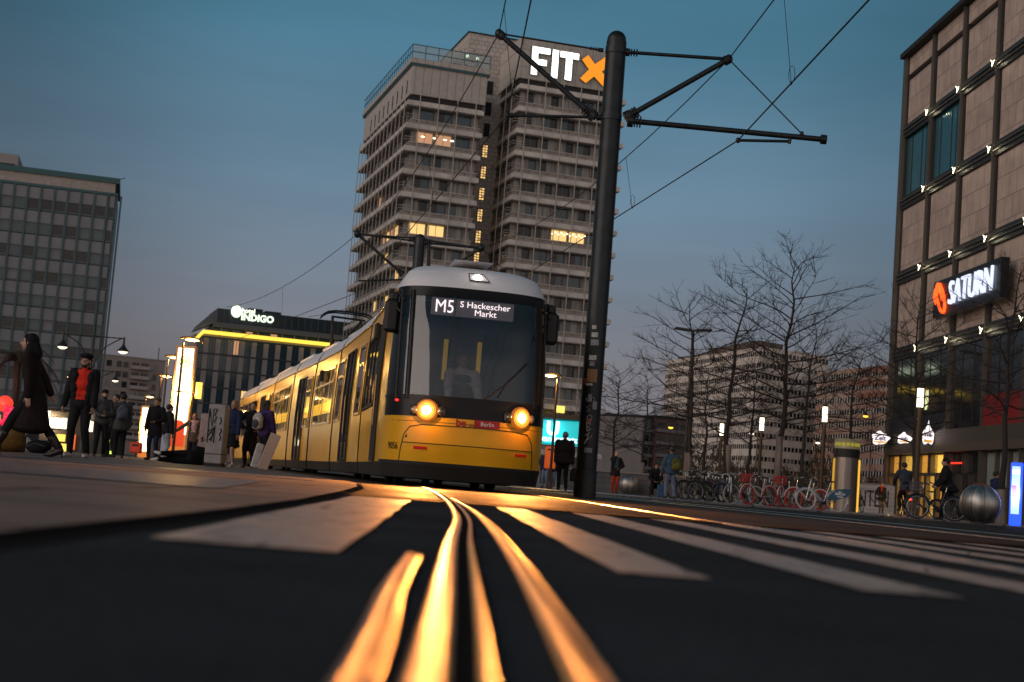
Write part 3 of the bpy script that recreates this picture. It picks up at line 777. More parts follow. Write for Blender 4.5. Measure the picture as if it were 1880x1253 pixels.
def banded_main():
    c = V((65.3, 370, 0)); l = V((47.2, 430, 0)); r = V((85.3, 381, 0))
    top = 40.6; back = V((l.x+(r-c).x, l.y+(r-c).y, 0))
    mb = MB(); P4 = [c, r, back, l]
    mb.add([(p.x,p.y,0) for p in P4]+[(p.x,p.y,top) for p in P4], [(0,1,5,4),(1,2,6,5),(2,3,7,6),(3,0,4,7),(4,5,6,7)], M_BAND)
    mb.build('wall', OB)
    e1 = (c-l).normalized(); n1 = V((e1.y, -e1.x, 0)); e2 = (r-c).normalized(); n2 = V((e2.y, -e2.x, 0))
    if n1.y > 0 and n1.x > 0: n1 = -n1
    faces(OB, (c-l).length, top, 12, 3.05, l, e1, n1, .62, 3)
    faces(OB, (r-c).length, top, 12, 3.05, c, e2, n2, .62, 4)
    mb = MB(); i1 = l+(c-l)*.42+V((1.5,1,0)); i2 = c+V((-.3,4,0)); i3 = c+(r-c)*.42+V((-1,5,0)); i4 = i3+(l-c)*.5
    Q = [i1,i2,i3,i4]; mb.add([(p.x,p.y,top) for p in Q]+[(p.x,p.y,top+2.1) for p in Q], [(0,1,5,4),(1,2,6,5),(2,3,7,6),(3,0,4,7),(4,5,6,7)], M_STAIN)
    mb.build('roof_storey', OB)
    mb = MB()
    j1 = l+(c-l)*.1+V((1,1,0)); Q = [j1, i1, i4, j1+(i4-i1)]; mb.add([(p.x,p.y,top) for p in Q]+[(p.x,p.y,top+.9) for p in Q], [(0,1,5,4),(1,2,6,5),(2,3,7,6),(3,0,4,7),(4,5,6,7)], M_STAIN)
    mb.build('roof_kerb', OB)
banded_main()
OB2 = thing('low_office_wing', 'rust-streaked lower wing of the derelict block, running up to the electronics store', 'office block')
def wing2():
    a = V((80.5, 372, 0)); b = V((92.5, 330, 0)); top = 35.2
    e = (b-a).normalized(); n_ = V((e.y, -e.x, 0)); n_ = -n_ if n_.x > 0 else n_; bk = -n_*15
    mr_ = mat('rusty_band', (.52,.40,.33), .8, var=.1, scale=.12, col2=(.38,.20,.14))
    P4 = [a, b, b+bk, a+bk]; mb = MB()
    mb.add([(p.x,p.y,0) for p in P4]+[(p.x,p.y,top) for p in P4], [(0,1,5,4),(1,2,6,5),(2,3,7,6),(3,0,4,7),(4,5,6,7)], mr_); mb.build('wall', OB2)
    faces(OB2, (b-a).length, top, 10, 3.05, a, e, n_, .55, 8)
    for k in range(3):
        mb = MB()
        for i in range(6):
            s = 22+i*3.2; p = a+e*s+n_*.25; z = top-.3-3.05*k
            mb.add([(p.x,p.y,z),(p.x+e.x*2.6,p.y+e.y*2.6,z),(p.x+e.x*2.4+n_.x*.5,p.y+e.y*2.4+n_.y*.5,z-1.5),(p.x+e.x*.2+n_.x*.5,p.y+e.y*.2+n_.y*.5,z-1.5)], [(0,1,2,3)], mat('awning_red', (.30,.12,.08), .8, var=.3))
        mb.build('awning_row', OB2)
wing2()
# darker flats left of it
def flats(name, label, px0, px1, py, d, m, seed, col=None):
    a = G(px0, d); b = G(px1, d+6); top = Z(px0, py, d)
    e = (b-a); e.z = 0; wd = e.length; e.normalize()
    o = thing(name, label, 'flats'); o.matrix_world = Matrix.Translation((a.x,a.y,0)) @ Matrix.Rotation(atan2(e.y,e.x), 4, 'Z')
    c = MB(); c.box((0,0,0),(wd,12,top), m); c.build('wall', o)
    c = MB(); c.box((-.2,-.3,top),(wd+.2,12.2,top+.5), M_DARK); c.build('roof_edge', o)
    r = random.Random(seed); z = top-2.4
    while z > 2:
        n_ = max(1, int(wd/3.4))
        for i in range(n_):
            x = .5+i*(wd-.6)/n_
            w_ = (wd-.6)/n_-.7
            c = MB(); c.box((x,-.05,z),(x+w_,.05,z+1.4), M_DG if r.random()<.9 else M_DG2); c.box((x-.2,-.9,z-.8),(x+w_+.2,-.02,z-.1), col or m)
            c.build('balcony', o)
        z -= 2.8
    return o
M_FL1 = mat('flats_brown', (.13,.10,.095), .8, var=.15, scale=.3); M_FL2 = mat('flats_pale', (.24,.21,.20), .8, var=.1, scale=.3); M_FL3 = mat('flats_red', (.16,.10,.09), .8)
flats('block_of_flats', 'dark brown block of flats behind the red-trousered man', 1060, 1178, 757, 330, M_FL1, 1)
o = flats('block_of_flats', 'narrow pale gable beside the dark brown flats', 1172, 1200, 766, 320, M_FL2, 2)
flats('block_of_flats', 'reddish balconied flats just left of the banded office block', 1196, 1262, 766, 322, M_FL3, 3, M_FL2)
# ================================================================ electronics store (right)
ST = thing('store_building', 'stone-clad department store at the right edge with lit crossing points on a dark grid', 'department store')
M_STN = brickmat('store_stone', (.52,.40,.335), (.42,.32,.265), (.24,.18,.15), .95, 1.15, .025, .6, .5, 'yz', .35, .14)
M_MET = mat('store_metal', (.055,.055,.055), .45, .6)
M_MET2 = mat('store_fin', (.14,.12,.10), .4, .5)
M_GLS = mat('store_glass', (.012,.013,.015), .05, spec=.9)
M_GLT = mat('store_glass_teal', (.02,.11,.14), .15, spec=.8, var=.25, scale=2, stretch=(1,6,.2))
M_STAR = emis('node_lamp', (1., .93, .6), 7.)
ROW = [9.58, 14.25, 18.85, 23.35, 28.3]; BAY = 4.93
def fx(y): return 22.5+(85.5-y)*.034
def store():
    # local frame: origin at the far corner, +X(local) into the building, y runs towards the camera as -y
    y0 = 85.5; NB = 8
    ang = atan2(.0446, 1)
    ST.matrix_world = Matrix.Translation((23.0, 85.5, 0)) @ Matrix.Rotation(ang, 4, 'Z')
    # local: x<0 outward, y negative towards the camera
    def y_(k): return -k*BAY
    c = MB(); c.box((.35, y_(NB), 0), (30, 0, ROW[4]-.25), M_MET); c.build('wall', ST)
    c = MB(); c.box((-.35, y_(NB), ROW[4]-.25), (30, .3, ROW[4]+.05), M_DARK); c.build('roof_edge', ST)
    # far side wall edge
    c = MB(); c.box((-.12, -.2, 0), (.5, .25, ROW[4]-.26), M_MET2); c.build('corner_post', ST)
    for k in range(NB):
        # narrow stone fascia on top
        c = MB(); c.box((.12, y_(k+1)+.2, ROW[4]-1.35), (.4, y_(k)-.2, ROW[4]-.3), M_STN); c.build('stone_panel', ST)
        for r in range(4):
            if r < 3 or True:
                z0 = ROW[r]+.42; z1 = (ROW[r+1]-.42) if r < 3 else ROW[4]-1.75
                if r in (0,1,2,3):
                    teal = (r == 2 and k in (0,1))
                    c = MB(); c.box((.14 if not teal else .22, y_(k+1)+.32, z0), (.42, y_(k)-.32, z1), M_GLT if teal else M_STN)
                    if teal:
                        for q in (.22, .62, .8):
                            yy = y_(k)-.32-(BAY-.64)*q; c.box((.19, yy-.03, z0), (.24, yy+.03, z1), M_MET)
                    c.build('curtain_window' if teal else 'stone_panel', ST)
        # big glass of the lower storeys
        c = MB()
        c.quad([(.12, y_(k+1)+.08, 4.75), (.12, y_(k)-.08, 4.75), (.12, y_(k)-.08, ROW[0]-.4), (.12, y_(k+1)+.08, ROW[0]-.4)], M_GLS)
        for q in (.33, .66): c.box((.09, y_(k)-BAY*q-.02, 4.75), (.13, y_(k)-BAY*q+.03, ROW[0]-.4), M_MET)
        c.box((.09, y_(k+1)+.15, 7.4), (.13, y_(k)-.15, 7.44), M_MET)
        c.build('glazing', ST)
        # fins
        c = MB(); c.box((-.10, y_(k)-.05, 0), (.4, y_(k)+.05, ROW[4]-.28), M_MET2 if k else M_MET2); c.box((.05, y_(k)-.24, ROW[0]), (.36, y_(k)+.24, ROW[4]-.29), M_MET); c.build('fin', ST)
    for r in range(4):
        z = ROW[r]
        c = MB(); c.box((.0, y_(NB), z-.38), (.36, 0, z+.38), M_MET)
        for dz in (-.12, .12): c.box((-.1, y_(NB), z+dz-.03), (.02, 0, z+dz+.03), M_MET2)
        c.build('cornice', ST)
        for k in range(1, 5):
            # Y-shaped lamp
            c = MB(); p = V((-.26, y_(k), z))
            for a_ in (60, 165, 270):
                d = V((-.05, cos(radians(a_))*.34, sin(radians(a_))*.22)); c.tube([p, p+d], [.035, .006], M_STAR, 5)
            c.ell(p, (.035,.035,.035), M_STAR, None, 8, 6)
            c.build('node_lamp', ST)
            lamp('node_light', 'POINT', (-.42, y_(k), z), 5, (1., .85, .55), ST, .02)
    # fascia beam with signs above the doors
    c = MB(); c.box((-.15, y_(NB), 4.0), (.4, 0, 4.75), mat('fascia_bronze', (.075,.06,.045), .5)); c.box((-.2, y_(NB), 3.55), (.4, 0, 3.99), mat('fascia_beam', (.10,.075,.05), .5)); c.build('fascia', ST)
    c = MB(); c.box((.0, y_(2), 4.76), (.11, -.1, 5.7), mat('sign_backing', (.02,.02,.025), .4)); c.build('sign_band', ST)
    c = MB(); c.box((.0, y_(NB), 4.76), (.11, y_(3)-.1, 6.3), mat('red_fascia', (.25,.012,.012), .4)); c.build('red_fascia', ST)
    # shop fronts: lit doors for the far three bays, dark and white glass further right
    ly = mat('shop_interior', (.9,.6,.2), .6, emit=(1., .55, .08), est=1.2, var=.35, scale=1.2)
    lo = mat('shop_interior_deep', (.9,.5,.1), .6, emit=(1., .42, .05), est=.75, var=.6, scale=.9)
    for k in range(NB):
        if k in (0, 1):
            for (q0, q1, zz0, zz1, m_) in ((.06,.40,2.5,3.45,lo),(.48,.92,2.5,3.45,ly),(.05,.30,.1,2.3,lo),(.36,.64,.1,2.3,ly),(.70,.95,.1,2.3,lo)):
                c = MB(); ya = y_(k)-BAY*q0; yb = y_(k)-BAY*q1
                c.quad([(.35,yb,zz0),(.35,ya,zz0),(.35,ya,zz1),(.35,yb,zz1)], m_)
                for t in (ya, yb): c.box((.1,t-.05,zz0-.05),(.37,t+.05,zz1+.05), M_MET2)
                c.box((.1,yb,zz1),(.37,ya,zz1+.12), M_MET2)
                c.build('shop_door', ST)
            lamp('shop_light', 'AREA', (-.6, y_(k)-BAY/2, 1.8), 50, (1., .6, .2), ST, 1.5).rotation_euler = (0, radians(90), 0)
        elif k == 2:
            for (q0, q1, zz0, zz1) in ((.05,.45,2.5,3.45),(.52,.95,2.5,3.45),(.05,.3,.1,2.3),(.36,.64,.1,2.3),(.7,.95,.1,2.3)):
                c = MB(); ya = y_(k)-BAY*q0; yb = y_(k)-BAY*q1
                c.quad([(.3,yb,zz0),(.3,ya,zz0),(.3,ya,zz1),(.3,yb,zz1)], M_GLS)
                for t in (ya, yb): c.box((.1,t-.05,zz0-.05),(.32,t+.05,zz1+.05), M_MET2)
                c.build('shop_window', ST)
            c = MB(); c.box((.2, y_(k)-2.4, 2.95), (.28, y_(k)-.3, 3.02), emis('red_neon', (1.,.03,.01), 2.)); c.build('neon_tube', ST)
        else:
            wg = mat('milk_glass', (.26,.29,.27), .35, var=.1)
            for q in range(3):
                ya = y_(k)-BAY*(.03+.32*q); yb = ya-BAY*.30
                c = MB(); c.quad([(.3,yb,1.75),(.3,ya,1.75),(.3,ya,3.45),(.3,yb,3.45)], wg); c.quad([(.3,yb,.1),(.3,ya,.1),(.3,ya,1.7),(.3,yb,1.7)], mat('olive_glass', (.05,.045,.02), .1, emit=(.6,.4,.05), est=.05))
                c.box((.1,yb-.04,.05),(.32,yb+.04,3.5), M_MET2); c.box((.1,yb,1.69),(.32,ya,1.76), M_MET2); c.build('shop_window', ST)
    # something lit behind the upper glass
    c = MB(); c.box((.07, y_(1)-1.6, 6.0), (.115, y_(1)-1.1, 7.1), emis('upstairs_light', (.9,.95,.45), .9)); c.build('lit_pane', ST)
store()
# the big projecting sign
SG = thing('store_sign', 'black panel with a glowing red planet logo and white SATURN lettering, on the store front', 'sign')
def satsign():
    SG.matrix_world = ST.matrix_world.copy()
    ya, yb = -(85.5-76.5), -(85.5-67.2)
    c = MB(); c.box((-.75, yb, 10.75), (-.35, ya, 12.72), mat('sign_black', (.008,.01,.014), .35)); c.build('panel', SG)
    for y in (ya-1.5, yb+1.5):
        c = MB(); c.box((-.36, y-.1, 11.6), (.3, y+.1, 11.8), M_MET); c.build('bracket', SG)
    mw = emis('sign_white_blue', (.74,.80,1.), 1.25); mr_ = emis('sign_red', (1.,.08,.008), 2.6)
    o = link('letters', textmesh('SATURN', 1.80, .06, -.012, mw, 'LEFT', .08), SG)
    wd = max(v.co.x for v in o.data.vertices)-min(v.co.x for v in o.data.vertices); sx = 5.9/wd
    place(o, (-.83, ya-2.5, 11.74), (0,-1,0), (0,0,1), sx, 1.)
    # planet emblem: globe, ring and gap
    c = MB(); cy, cz = ya-1.25, 11.72
    def P(u, v): return (-.80, cy-u, cz+v)
    pts = [P(1.0*cos(t)*cos(.9)-.42*sin(t)*sin(.9), 1.0*cos(t)*sin(.9)*-1-.42*sin(t)*cos(.9)) for t in [2*pi*i/28 for i in range(29)]]
    c.tube(pts, .085, mr_, 5); c.build('ring', SG)
    c = MB()
    pts = [P(.78*cos(t), .78*sin(t)) for t in [radians(95+i*15) for i in range(8)]]; c.tube(pts, [.03,.09,.13,.15,.15,.13,.09,.03], mr_, 5)
    pts = [P(-.35+.5*t, .75-.9*t*t) for t in (0,.25,.5,.75,1)]; c.tube(pts, [.12,.2,.16,.09,.02], mr_, 5)
    c.build('globe', SG)
    lamp('sign_light', 'AREA', (-1.3, (ya+yb)/2, 11.7), 12, (.8,.82,1.), SG, 4).rotation_euler = (0, radians(90), 0)
satsign()
# three small glowing shop signs
def blobsign(label, px, py, d, wpx, hpx, txt, seed, tall=False):
    p = W(px, py, d); k = d/FPX; wd = wpx*k; h = hpx*k; r = random.Random(seed)
    o = thing('shop_sign', label, 'sign', p)
    n = 26; pts = []
    for i in range(n):
        t = 2*pi*i/n; rr = 1+.12*sin(3*t+seed)+.1*sin(5*t)
        x = wd/2*cos(t)*rr; z = h/2*sin(t)*rr
        if tall and z > 0: x *= max(.25, 1-.8*z/(h/2))
        if not tall and z > 0: x *= 1-.45*z/(h/2)
        pts.append((x, z))
    c = MB(); c.prism([(q[0]*1.06, q[1]*1.06) for q in pts], .2, M_DARK)
    c.add([(q[0], -.012, q[1]) for q in pts], [tuple(range(n))], emis('shop_sign_white', (1., .86, .86), 1.5)); c.build('panel', o)
    me = textmesh(txt, h*(.5 if not tall else .32), .01, .012, mat('sign_blue', (.05,.04,.35), .5)); t = link('letters', me, o); place(t, (0, -.03, -.03*h), (1,0,0), (0,0,1))
    c = MB(); c.box((-wd*.36,-.026,-h*.38),(wd*.36,-.014,-h*.26), emis('sign_orange_soft', (1.,.5,.1), 1.)); c.build('underline', o)
    c = MB(); c.tube([(0,.2,0),(0,.9,0)], .05, M_DARK, 5); c.build('bracket', o)
blobsign('wide white glowing cloud-shaped shop sign furthest left, clear of the store corner', 1616, 804, 84, 34, 25, 'Zeit', 1)
blobsign('low white glowing shop sign with blue mb lettering, beside the tree trunk', 1660, 805, 80, 27, 20, 'mb', 2)
blobsign('tall tapering white glowing shop sign above the lit doors', 1704, 797, 77, 22, 42, 'ne', 3, True)
# ================================================================ tram
M_YEL = mat('tram_yellow', (.80,.40,.015), .24, var=.06, scale=1.5, spec=.25)
M_YEL2 = mat('tram_yellow_front', (.85,.42,.015), .32, var=.08, scale=2.5, spec=.3, wear=.08)
M_TWH = mat('tram_roof_white', (.80,.78,.79), .4, var=.06, scale=1.)
M_TBK = mat('tram_black', (.010,.009,.009), .3, spec=.25)
M_TBM = mat('tram_black_matt', (.018,.018,.018), .6)
M_TGL = mat('tram_window_glass', (.015,.012,.012), .03, spec=.6)
M_TSC = glassmat('tram_windscreen', (.46,.44,.43), .02, .07)
M_TBEL = mat('tram_bellows', (.10,.095,.09), .55, bump=.4, bscale=20)
M_TFR = mat('tram_window_frame', (.42,.25,.10), .25, .6)
M_TUN = mat('tram_underframe', (.02,.018,.016), .6)
TR = thing('tram', 'yellow articulated tram with white roof and both headlights on, coming towards the camera', 'tram', (0,0,0))
EL = [(-1.85,21.25),(-2.74,26.8),(-4.02,33.0),(-5.21,37.8),(-6.46,42.4),(-8.0,48.4),(-10.0,56.2),(-11.9,63.2)]
def mod_matrix(i, trim=0.):
    a = V((*EL[i], 0)); b = V((*EL[i+1], 0)); d = (a-b).normalized()      # forward
    r = V((d.y, -d.x, 0)) * -1                                            # local +x = viewer's right when looking at the front
    r = V((-d.y, d.x, 0))
    c = a+r*1.2
    return Matrix(((r.x, d.x*-1*-1, 0, c.x), (r.y, d.y, 0, c.y), (0, 0, 1, 0), (0,0,0,1))), (a-b).length
# local frame of a module: +y forward (towards the camera), +x to the viewer's right, z up. (mirrored handedness is avoided by using x = viewer right -> see below)
def MM(i):
    a = V((*EL[i], 0)); b = V((*EL[i+1], 0)); back = (b-a).normalized()
    r = V((back.y, -back.x, 0))            # viewer's right
    c = a+r*1.2
    # columns: x = viewer's right, y = backwards, z = up
    return Matrix(((r.x, back.x, 0, c.x), (r.y, back.y, 0, c.y), (0, 0, 1, 0), (0,0,0,1))), (b-a).length
def lerp_tab(tab, z):
    for (z0, v0), (z1, v1) in zip(tab[:-1], tab[1:]):
        if z <= z1:
            t = (z-z0)/(z1-z0) if z1 > z0 else 0
            return v0+(v1-v0)*max(0, min(1, t))
    return tab[-1][1]
TW = [(0,1.15),(.30,1.19),(.9,1.2),(1.6,1.195),(2.4,1.16),(2.92,1.12),(3.08,1.06),(3.22,.97),(3.34,.84),(3.43,.62),(3.46,.3)]
TD = [(0,.98),(.12,1.04),(.33,1.14),(.6,1.2),(.98,1.19),(1.3,1.15),(1.9,1.04),(2.4,.92),(2.85,.76),(2.95,.74),(3.08,.62),(3.2,.42),(3.32,.12),(3.41,-.35),(3.46,-.9)]
def Fp(phi, z):
    w = lerp_tab(TW, z); D = lerp_tab(TD, z); p = .74
    s, c = sin(phi), cos(phi)
    # y backwards positive -> the nose is at -D
    return V((w*math.copysign(abs(s)**p, s), -(D+1.2)*max(0, c)**p+1.2 if z > 3.25 else -D*max(0, c)**p, z))
def Fph(x, z):
    w = lerp_tab(TW, z); s = math.copysign(min(1, abs(x)/w)**(1/.74), x); return math.asin(max(-1, min(1, s)))
def Fn(phi, z, off=0.):
    e = .01; a = Fp(phi-e, z); b = Fp(phi+e, z); c = Fp(phi, z-e*3); d = Fp(phi, z+e*3)
    n = (b-a).cross(d-c).normalized()
    p = Fp(phi, z)
    return p+n*off, n, (b-a).normalized(), (d-c).normalized()
def Fx(x, z, off=0.): return Fn(Fph(x, z), z, off)
def patch(mb, f, us, vs, m, smooth=True):
    P = [f(u, v) for v in vs for u in us]; nu = len(us)
    mb.add(P, [(j*nu+i, j*nu+i+1, (j+1)*nu+i+1, (j+1)*nu+i) for j in range(len(vs)-1) for i in range(nu-1)], m, smooth)
def lin(a, b, n): return [a+(b-a)*i/n for i in range(n+1)]
def shellmod(mb_side, mb_roof, mb_skirt, y0, y1):
    for sgn in (-1, 1):
        for tab, mb, m in (((.12,.33), mb_skirt, M_TUN), ((.33,.9,1.6,2.4,2.92), mb_side, M_YEL), ((2.925,3.08,3.2), mb_roof, M_TWH), ((3.2,3.26,3.34,3.43,3.46), mb_roof, M_TWH)):
            zs = list(tab)
            q = [[V((sgn*lerp_tab(TW, z), y, z)) for y in (max(y0, 1.0) if (tab[0] == 3.2 and y0 == 0) else y0, y1)] for z in zs]
            for a, b in zip(q[:-1], q[1:]):
                f = (0,1,2,3) if sgn > 0 else (3,2,1,0)
                mb.add([a[0], a[1], b[1], b[0]], [f], m, False)
def side_window(parent, sgn, ya, yb, z0=1.25, z1=2.55,  trans=.72, panes=2, name='window', ext=None):
    """flush window in the side wall: ya..yb along the body"""
    c = MB(); N = 4
    def X(z): return sgn*(lerp_tab(TW, z)+.006)
    zs = lin(z0, z1, N)
    for a, b in zip(zs[:-1], zs[1:]):
        q = [(X(a), ya, a), (X(a), yb, a), (X(b), yb, b), (X(b), ya, b)]
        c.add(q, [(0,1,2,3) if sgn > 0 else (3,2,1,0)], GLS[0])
    def fr(a0, a1, b0, b1):
        za, zb = b0, b1
        o = .022*sgn
        P = [(X(za)+o, a0, za), (X(za)+o, a1, za), (X(zb)+o, a1, zb), (X(zb)+o, a0, zb)]; Q = [(X(za)-.01*sgn, a0, za), (X(za)-.01*sgn, a1, za), (X(zb)-.01*sgn, a1, zb), (X(zb)-.01*sgn, a0, zb)]
        c.add(P+Q, [(0,1,2,3),(0,4,5,1),(1,5,6,2),(2,6,7,3),(3,7,4,0)], ext or M_TFR)
    t = .055
    fr(ya, yb, z0, z0+t); fr(ya, yb, z1-t, z1)
    for i in range(panes+1):
        y = ya+(yb-ya)*i/panes; y = min(max(y-t/2, ya), yb-t); fr(y, y+t, z0+t, z1-t)
    if trans: fr(ya+t, yb-t, z0+(z1-z0)*trans, z0+(z1-z0)*trans+t)
    return c.build(name, parent)
def side_door(parent, sgn, ya, yb, z0=.36, z1=2.62):
    c = MB()
    def X(z): return sgn*(lerp_tab(TW, z)+.010)
    zs = lin(z0, z1, 6)
    for a, b in zip(zs[:-1], zs[1:]):
        c.add([(X(a), ya, a), (X(a), yb, a), (X(b), yb, b), (X(b), ya, b)], [(0,1,2,3) if sgn > 0 else (3,2,1,0)], M_TBK if a < .5 else M_TGL)
    ym = (ya+yb)/2
    for y in (ya+.03, ym, yb-.03):
        c.tube([(X(z0)+.012*sgn, y, z0), (X(1.6)+.012*sgn, y, 1.6), (X(z1)+.012*sgn, y, z1)], .028, M_TBM, 5)
    for z in (z0, z1): c.tube([(X(z)+.012*sgn, ya, z), (X(z)+.012*sgn, yb, z)], .028, M_TBM, 5)
    c.tube([(X(1.2)+.04*sgn, ym-.08, .9), (X(1.2)+.04*sgn, ym-.08, 1.7)], .015, M_TFR, 5)
    return c.build('door', parent)
NM = len(EL)-1
MODS = []
def painted_glow_glass():  # golden reflections painted into the panes as emissive noise and a band
    m = mat('tram_window_painted_glow', (.015,.012,.012), .05, spec=.6); nt = m.node_tree; n = nt.nodes; l = nt.links; b = n['Principled BSDF']
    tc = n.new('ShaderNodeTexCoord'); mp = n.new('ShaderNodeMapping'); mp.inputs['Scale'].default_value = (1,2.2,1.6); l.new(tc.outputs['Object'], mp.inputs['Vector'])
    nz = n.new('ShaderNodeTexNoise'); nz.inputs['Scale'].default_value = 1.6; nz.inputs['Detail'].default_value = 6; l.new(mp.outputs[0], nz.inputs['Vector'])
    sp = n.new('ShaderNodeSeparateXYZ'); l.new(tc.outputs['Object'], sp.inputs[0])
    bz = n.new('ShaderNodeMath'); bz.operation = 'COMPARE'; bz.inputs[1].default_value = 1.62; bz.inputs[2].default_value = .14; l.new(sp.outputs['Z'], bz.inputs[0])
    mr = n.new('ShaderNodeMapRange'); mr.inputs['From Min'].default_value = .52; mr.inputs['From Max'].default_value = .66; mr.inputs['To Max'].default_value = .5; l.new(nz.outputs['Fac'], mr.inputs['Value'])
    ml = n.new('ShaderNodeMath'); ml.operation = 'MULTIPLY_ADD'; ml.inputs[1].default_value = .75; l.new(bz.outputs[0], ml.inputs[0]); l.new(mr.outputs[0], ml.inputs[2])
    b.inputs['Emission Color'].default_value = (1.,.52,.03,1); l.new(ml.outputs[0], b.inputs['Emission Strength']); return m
M_TGPAINT = painted_glow_glass()
def module(i):
    M_, L = MM(i)
    r = bpy.data.objects.new('car_section', None); COL.objects.link(r); r.parent = TR; r.matrix_world = M_
    return M_, L
def tpart(mb, name, M_): 
    o = mb.build(name, TR); o.matrix_world = M_; return o
def sub(o, parent): o.parent = parent; return o
body_parts = []
GLS = [M_TGL]
for i in range(NM):
    M_, L = MM(i); GLS[0] = M_TGPAINT if i in (2,3,4,5) else M_TGL
    y0 = .02 if i else 0.; y1 = L-.30
    sd = MB(); rf = MB(); sk = MB()
    shellmod(sd, rf, sk, y0, y1)
    # end caps (dark) so that a section is a closed body
    for y in ((y1,) if i == 0 else (y0, y1)):
        P = [V((s*lerp_tab(TW, z), y, z)) for s, zs in ((1, (.12,.33,1.6,2.92,3.08,3.22,3.34,3.43)), (-1, (3.43,3.34,3.22,3.08,2.92,1.6,.33,.12))) for z in zs]
        sd.add(P, [tuple(range(len(P)))], M_TBM)
    rf.add([(-.3,y0,3.462),(.3,y0,3.462),(.3,y1,3.462),(-.3,y1,3.462)], [(0,1,2,3)], M_TWH)
    # thin drip rail between side and roof
    for s in (-1, 1): rf.tube([(s*1.135,y0,2.92),(s*1.135,y1,2.92)], .018, M_TFR, 5)
    body = tpart(sd, 'body_panel', M_); ro = tpart(rf, 'roof', M_); sk_ = tpart(sk, 'skirt', M_)
    body_parts.append(body)
    # bellows to the next section
    bl = MB()
    for k in range(4):
        yy = y1+.0+.08*k
        P = lambda y, g: [V((s*(lerp_tab(TW, z)-g), y, z)) for s, zs in ((1, (.14,.33,1.6,2.92,3.1,3.3,3.42)), (-1, (3.42,3.3,3.1,2.92,1.6,.33,.14))) for z in zs]
        a, b, c_ = P(yy, .03), P(yy+.04, .075), P(yy+.08, .03)
        n_ = len(a)
        for A_, B_ in ((a, b), (b, c_)):
            bl.add(A_+B_, [(j, j+1, n_+j+1, n_+j) for j in range(n_-1)], M_TBEL)
    if i < NM-1: tpart(bl, 'bellows', M_)
    # equipment and bogies below / above
    if i % 2 == 1 or i in (0, NM-1):
        c = MB(); yc = L/2-.1 if i not in (0,) else 2.4
        c.box((-1.0, yc-1.3, .10), (1.0, yc+1.3, .34), M_TUN)
        for sx in (-.74, .74):
            for dy in (-.85, .85):
                c.lathe([(0,-.07),(.30,-.07),(.31,-.05),(.28,.06),(0,.07)], M_TUN, 20, (sx, yc+dy, .30), R=Matrix.Rotation(pi/2, 3, 'Y'))
        tpart(c, 'bogie', M_)
    # windows and doors on both sides
    for sgn in (-1, 1):
        if i == 0:
            sub(side_door(None, sgn, .95, 1.75), body).matrix_local = Matrix.Identity(4)
            sub(side_window(None, sgn, 2.1, 4.9, 1.25, 2.55, 0, 3, ext=M_TBM), body)
        elif i in (1, 3, 5):
            q = L-.3
            sub(side_window(None, sgn, .22, 1.25, 1.22, 2.6, .7, 1), body)
            sub(side_door(None, sgn, q/2-.85, q/2+.75), body)
            if q > 4.9: sub(side_window(None, sgn, q-1.55, q-.3, 1.22, 2.6, .7, 1), body)
        else:
            q = L-.3
            sub(side_window(None, sgn, .35, q-.4, 1.22, 2.6, .7, 2 if q < 5 else 3), body)
    # small roof boxes seen end-on
    c = MB(); c.bevbox((0, L/2, 3.56), (1.0, L*.55, .22), .05, M_TWH); (tpart(c, 'roof_unit', M_) if i > 1 else None)
    if i in (0, 2):
        c = MB(); c.bevbox((-1.25, 1.95 if i == 0 else L/2, 2.45), (.10,.14,.28), .03, M_TBM); c.tube([(-1.12,1.95 if i == 0 else L/2,2.55),(-1.25,1.95 if i == 0 else L/2,2.55)], .02, M_TBM, 5); sub(c.build('camera_pod', None), body)
# ---- cab front
M0, L0 = MM(0)
PH = radians(90)
def fr_patch(name, zs, ph0, ph1, m, off=0., nph=36, parent=None):
    c = MB(); patch(c, lambda u, v: (Fn(u, v, off)[0] if off else Fp(u, v)), lin(ph0, ph1, nph), zs, m)
    o = c.build(name, parent or TR)
    if parent is None: o.matrix_world = M0
    return o
fr_patch('skirt', [.12,.2,.33], -PH, PH, M_TUN)
fr_patch('valance', [.30,.33,.36], -PH, PH, M_TBM, .006)
nose = fr_patch('nose_panel', lin(.33,1.0,8), -PH, PH, M_YEL2)
fr_patch('lamp_band', [1.0,1.08,1.18,1.28], -radians(88), radians(88), M_TBK)
for s in (-1, 1):      # corner pillars between glass and side
    fr_patch('corner_pillar', lin(1.0,2.92,12), s*radians(80), s*PH, M_YEL, 0, 4)
ws = fr_patch('windscreen', lin(1.28,2.80,14), -radians(80), radians(80), M_TSC)
fr_patch('windscreen_surround', [2.78,2.85,2.93], -radians(86), radians(86), M_TBK, .004)
fr_patch('windscreen_surround', [1.26,1.31], -radians(86), radians(86), M_TBK, .004)
brow = fr_patch('roof_brow', [2.92,2.97,3.04,3.08,3.14,3.2], -PH, PH, M_TWH, 0, 44)
c = MB()   # roof dome closing the cab on top
for sgn in (1,):
    rows = [3.2,3.24,3.28,3.32,3.36,3.395,3.425,3.445,3.458]
    def fd(u, z):
        w_ = lerp_tab(TW, z); t = (z-3.2)/.26; D = .42-.35*t-.95*t**2.2; a_ = 1.0*t; s, cc = sin(u), max(0, cos(u))
        if abs(u) > PH+.001: return V((math.copysign(w_, u), 1.0, z))
        return V((w_*math.copysign(abs(s)**.74, s), -(D+a_)*cc**.74+a_, z))
    patch(c, fd, [-PH-.1]+lin(-PH, PH, 44)+[PH+.1], rows, M_TWH)
    for s in (-1, 1):
        q = [(s*lerp_tab(TW, z)) for z in rows]
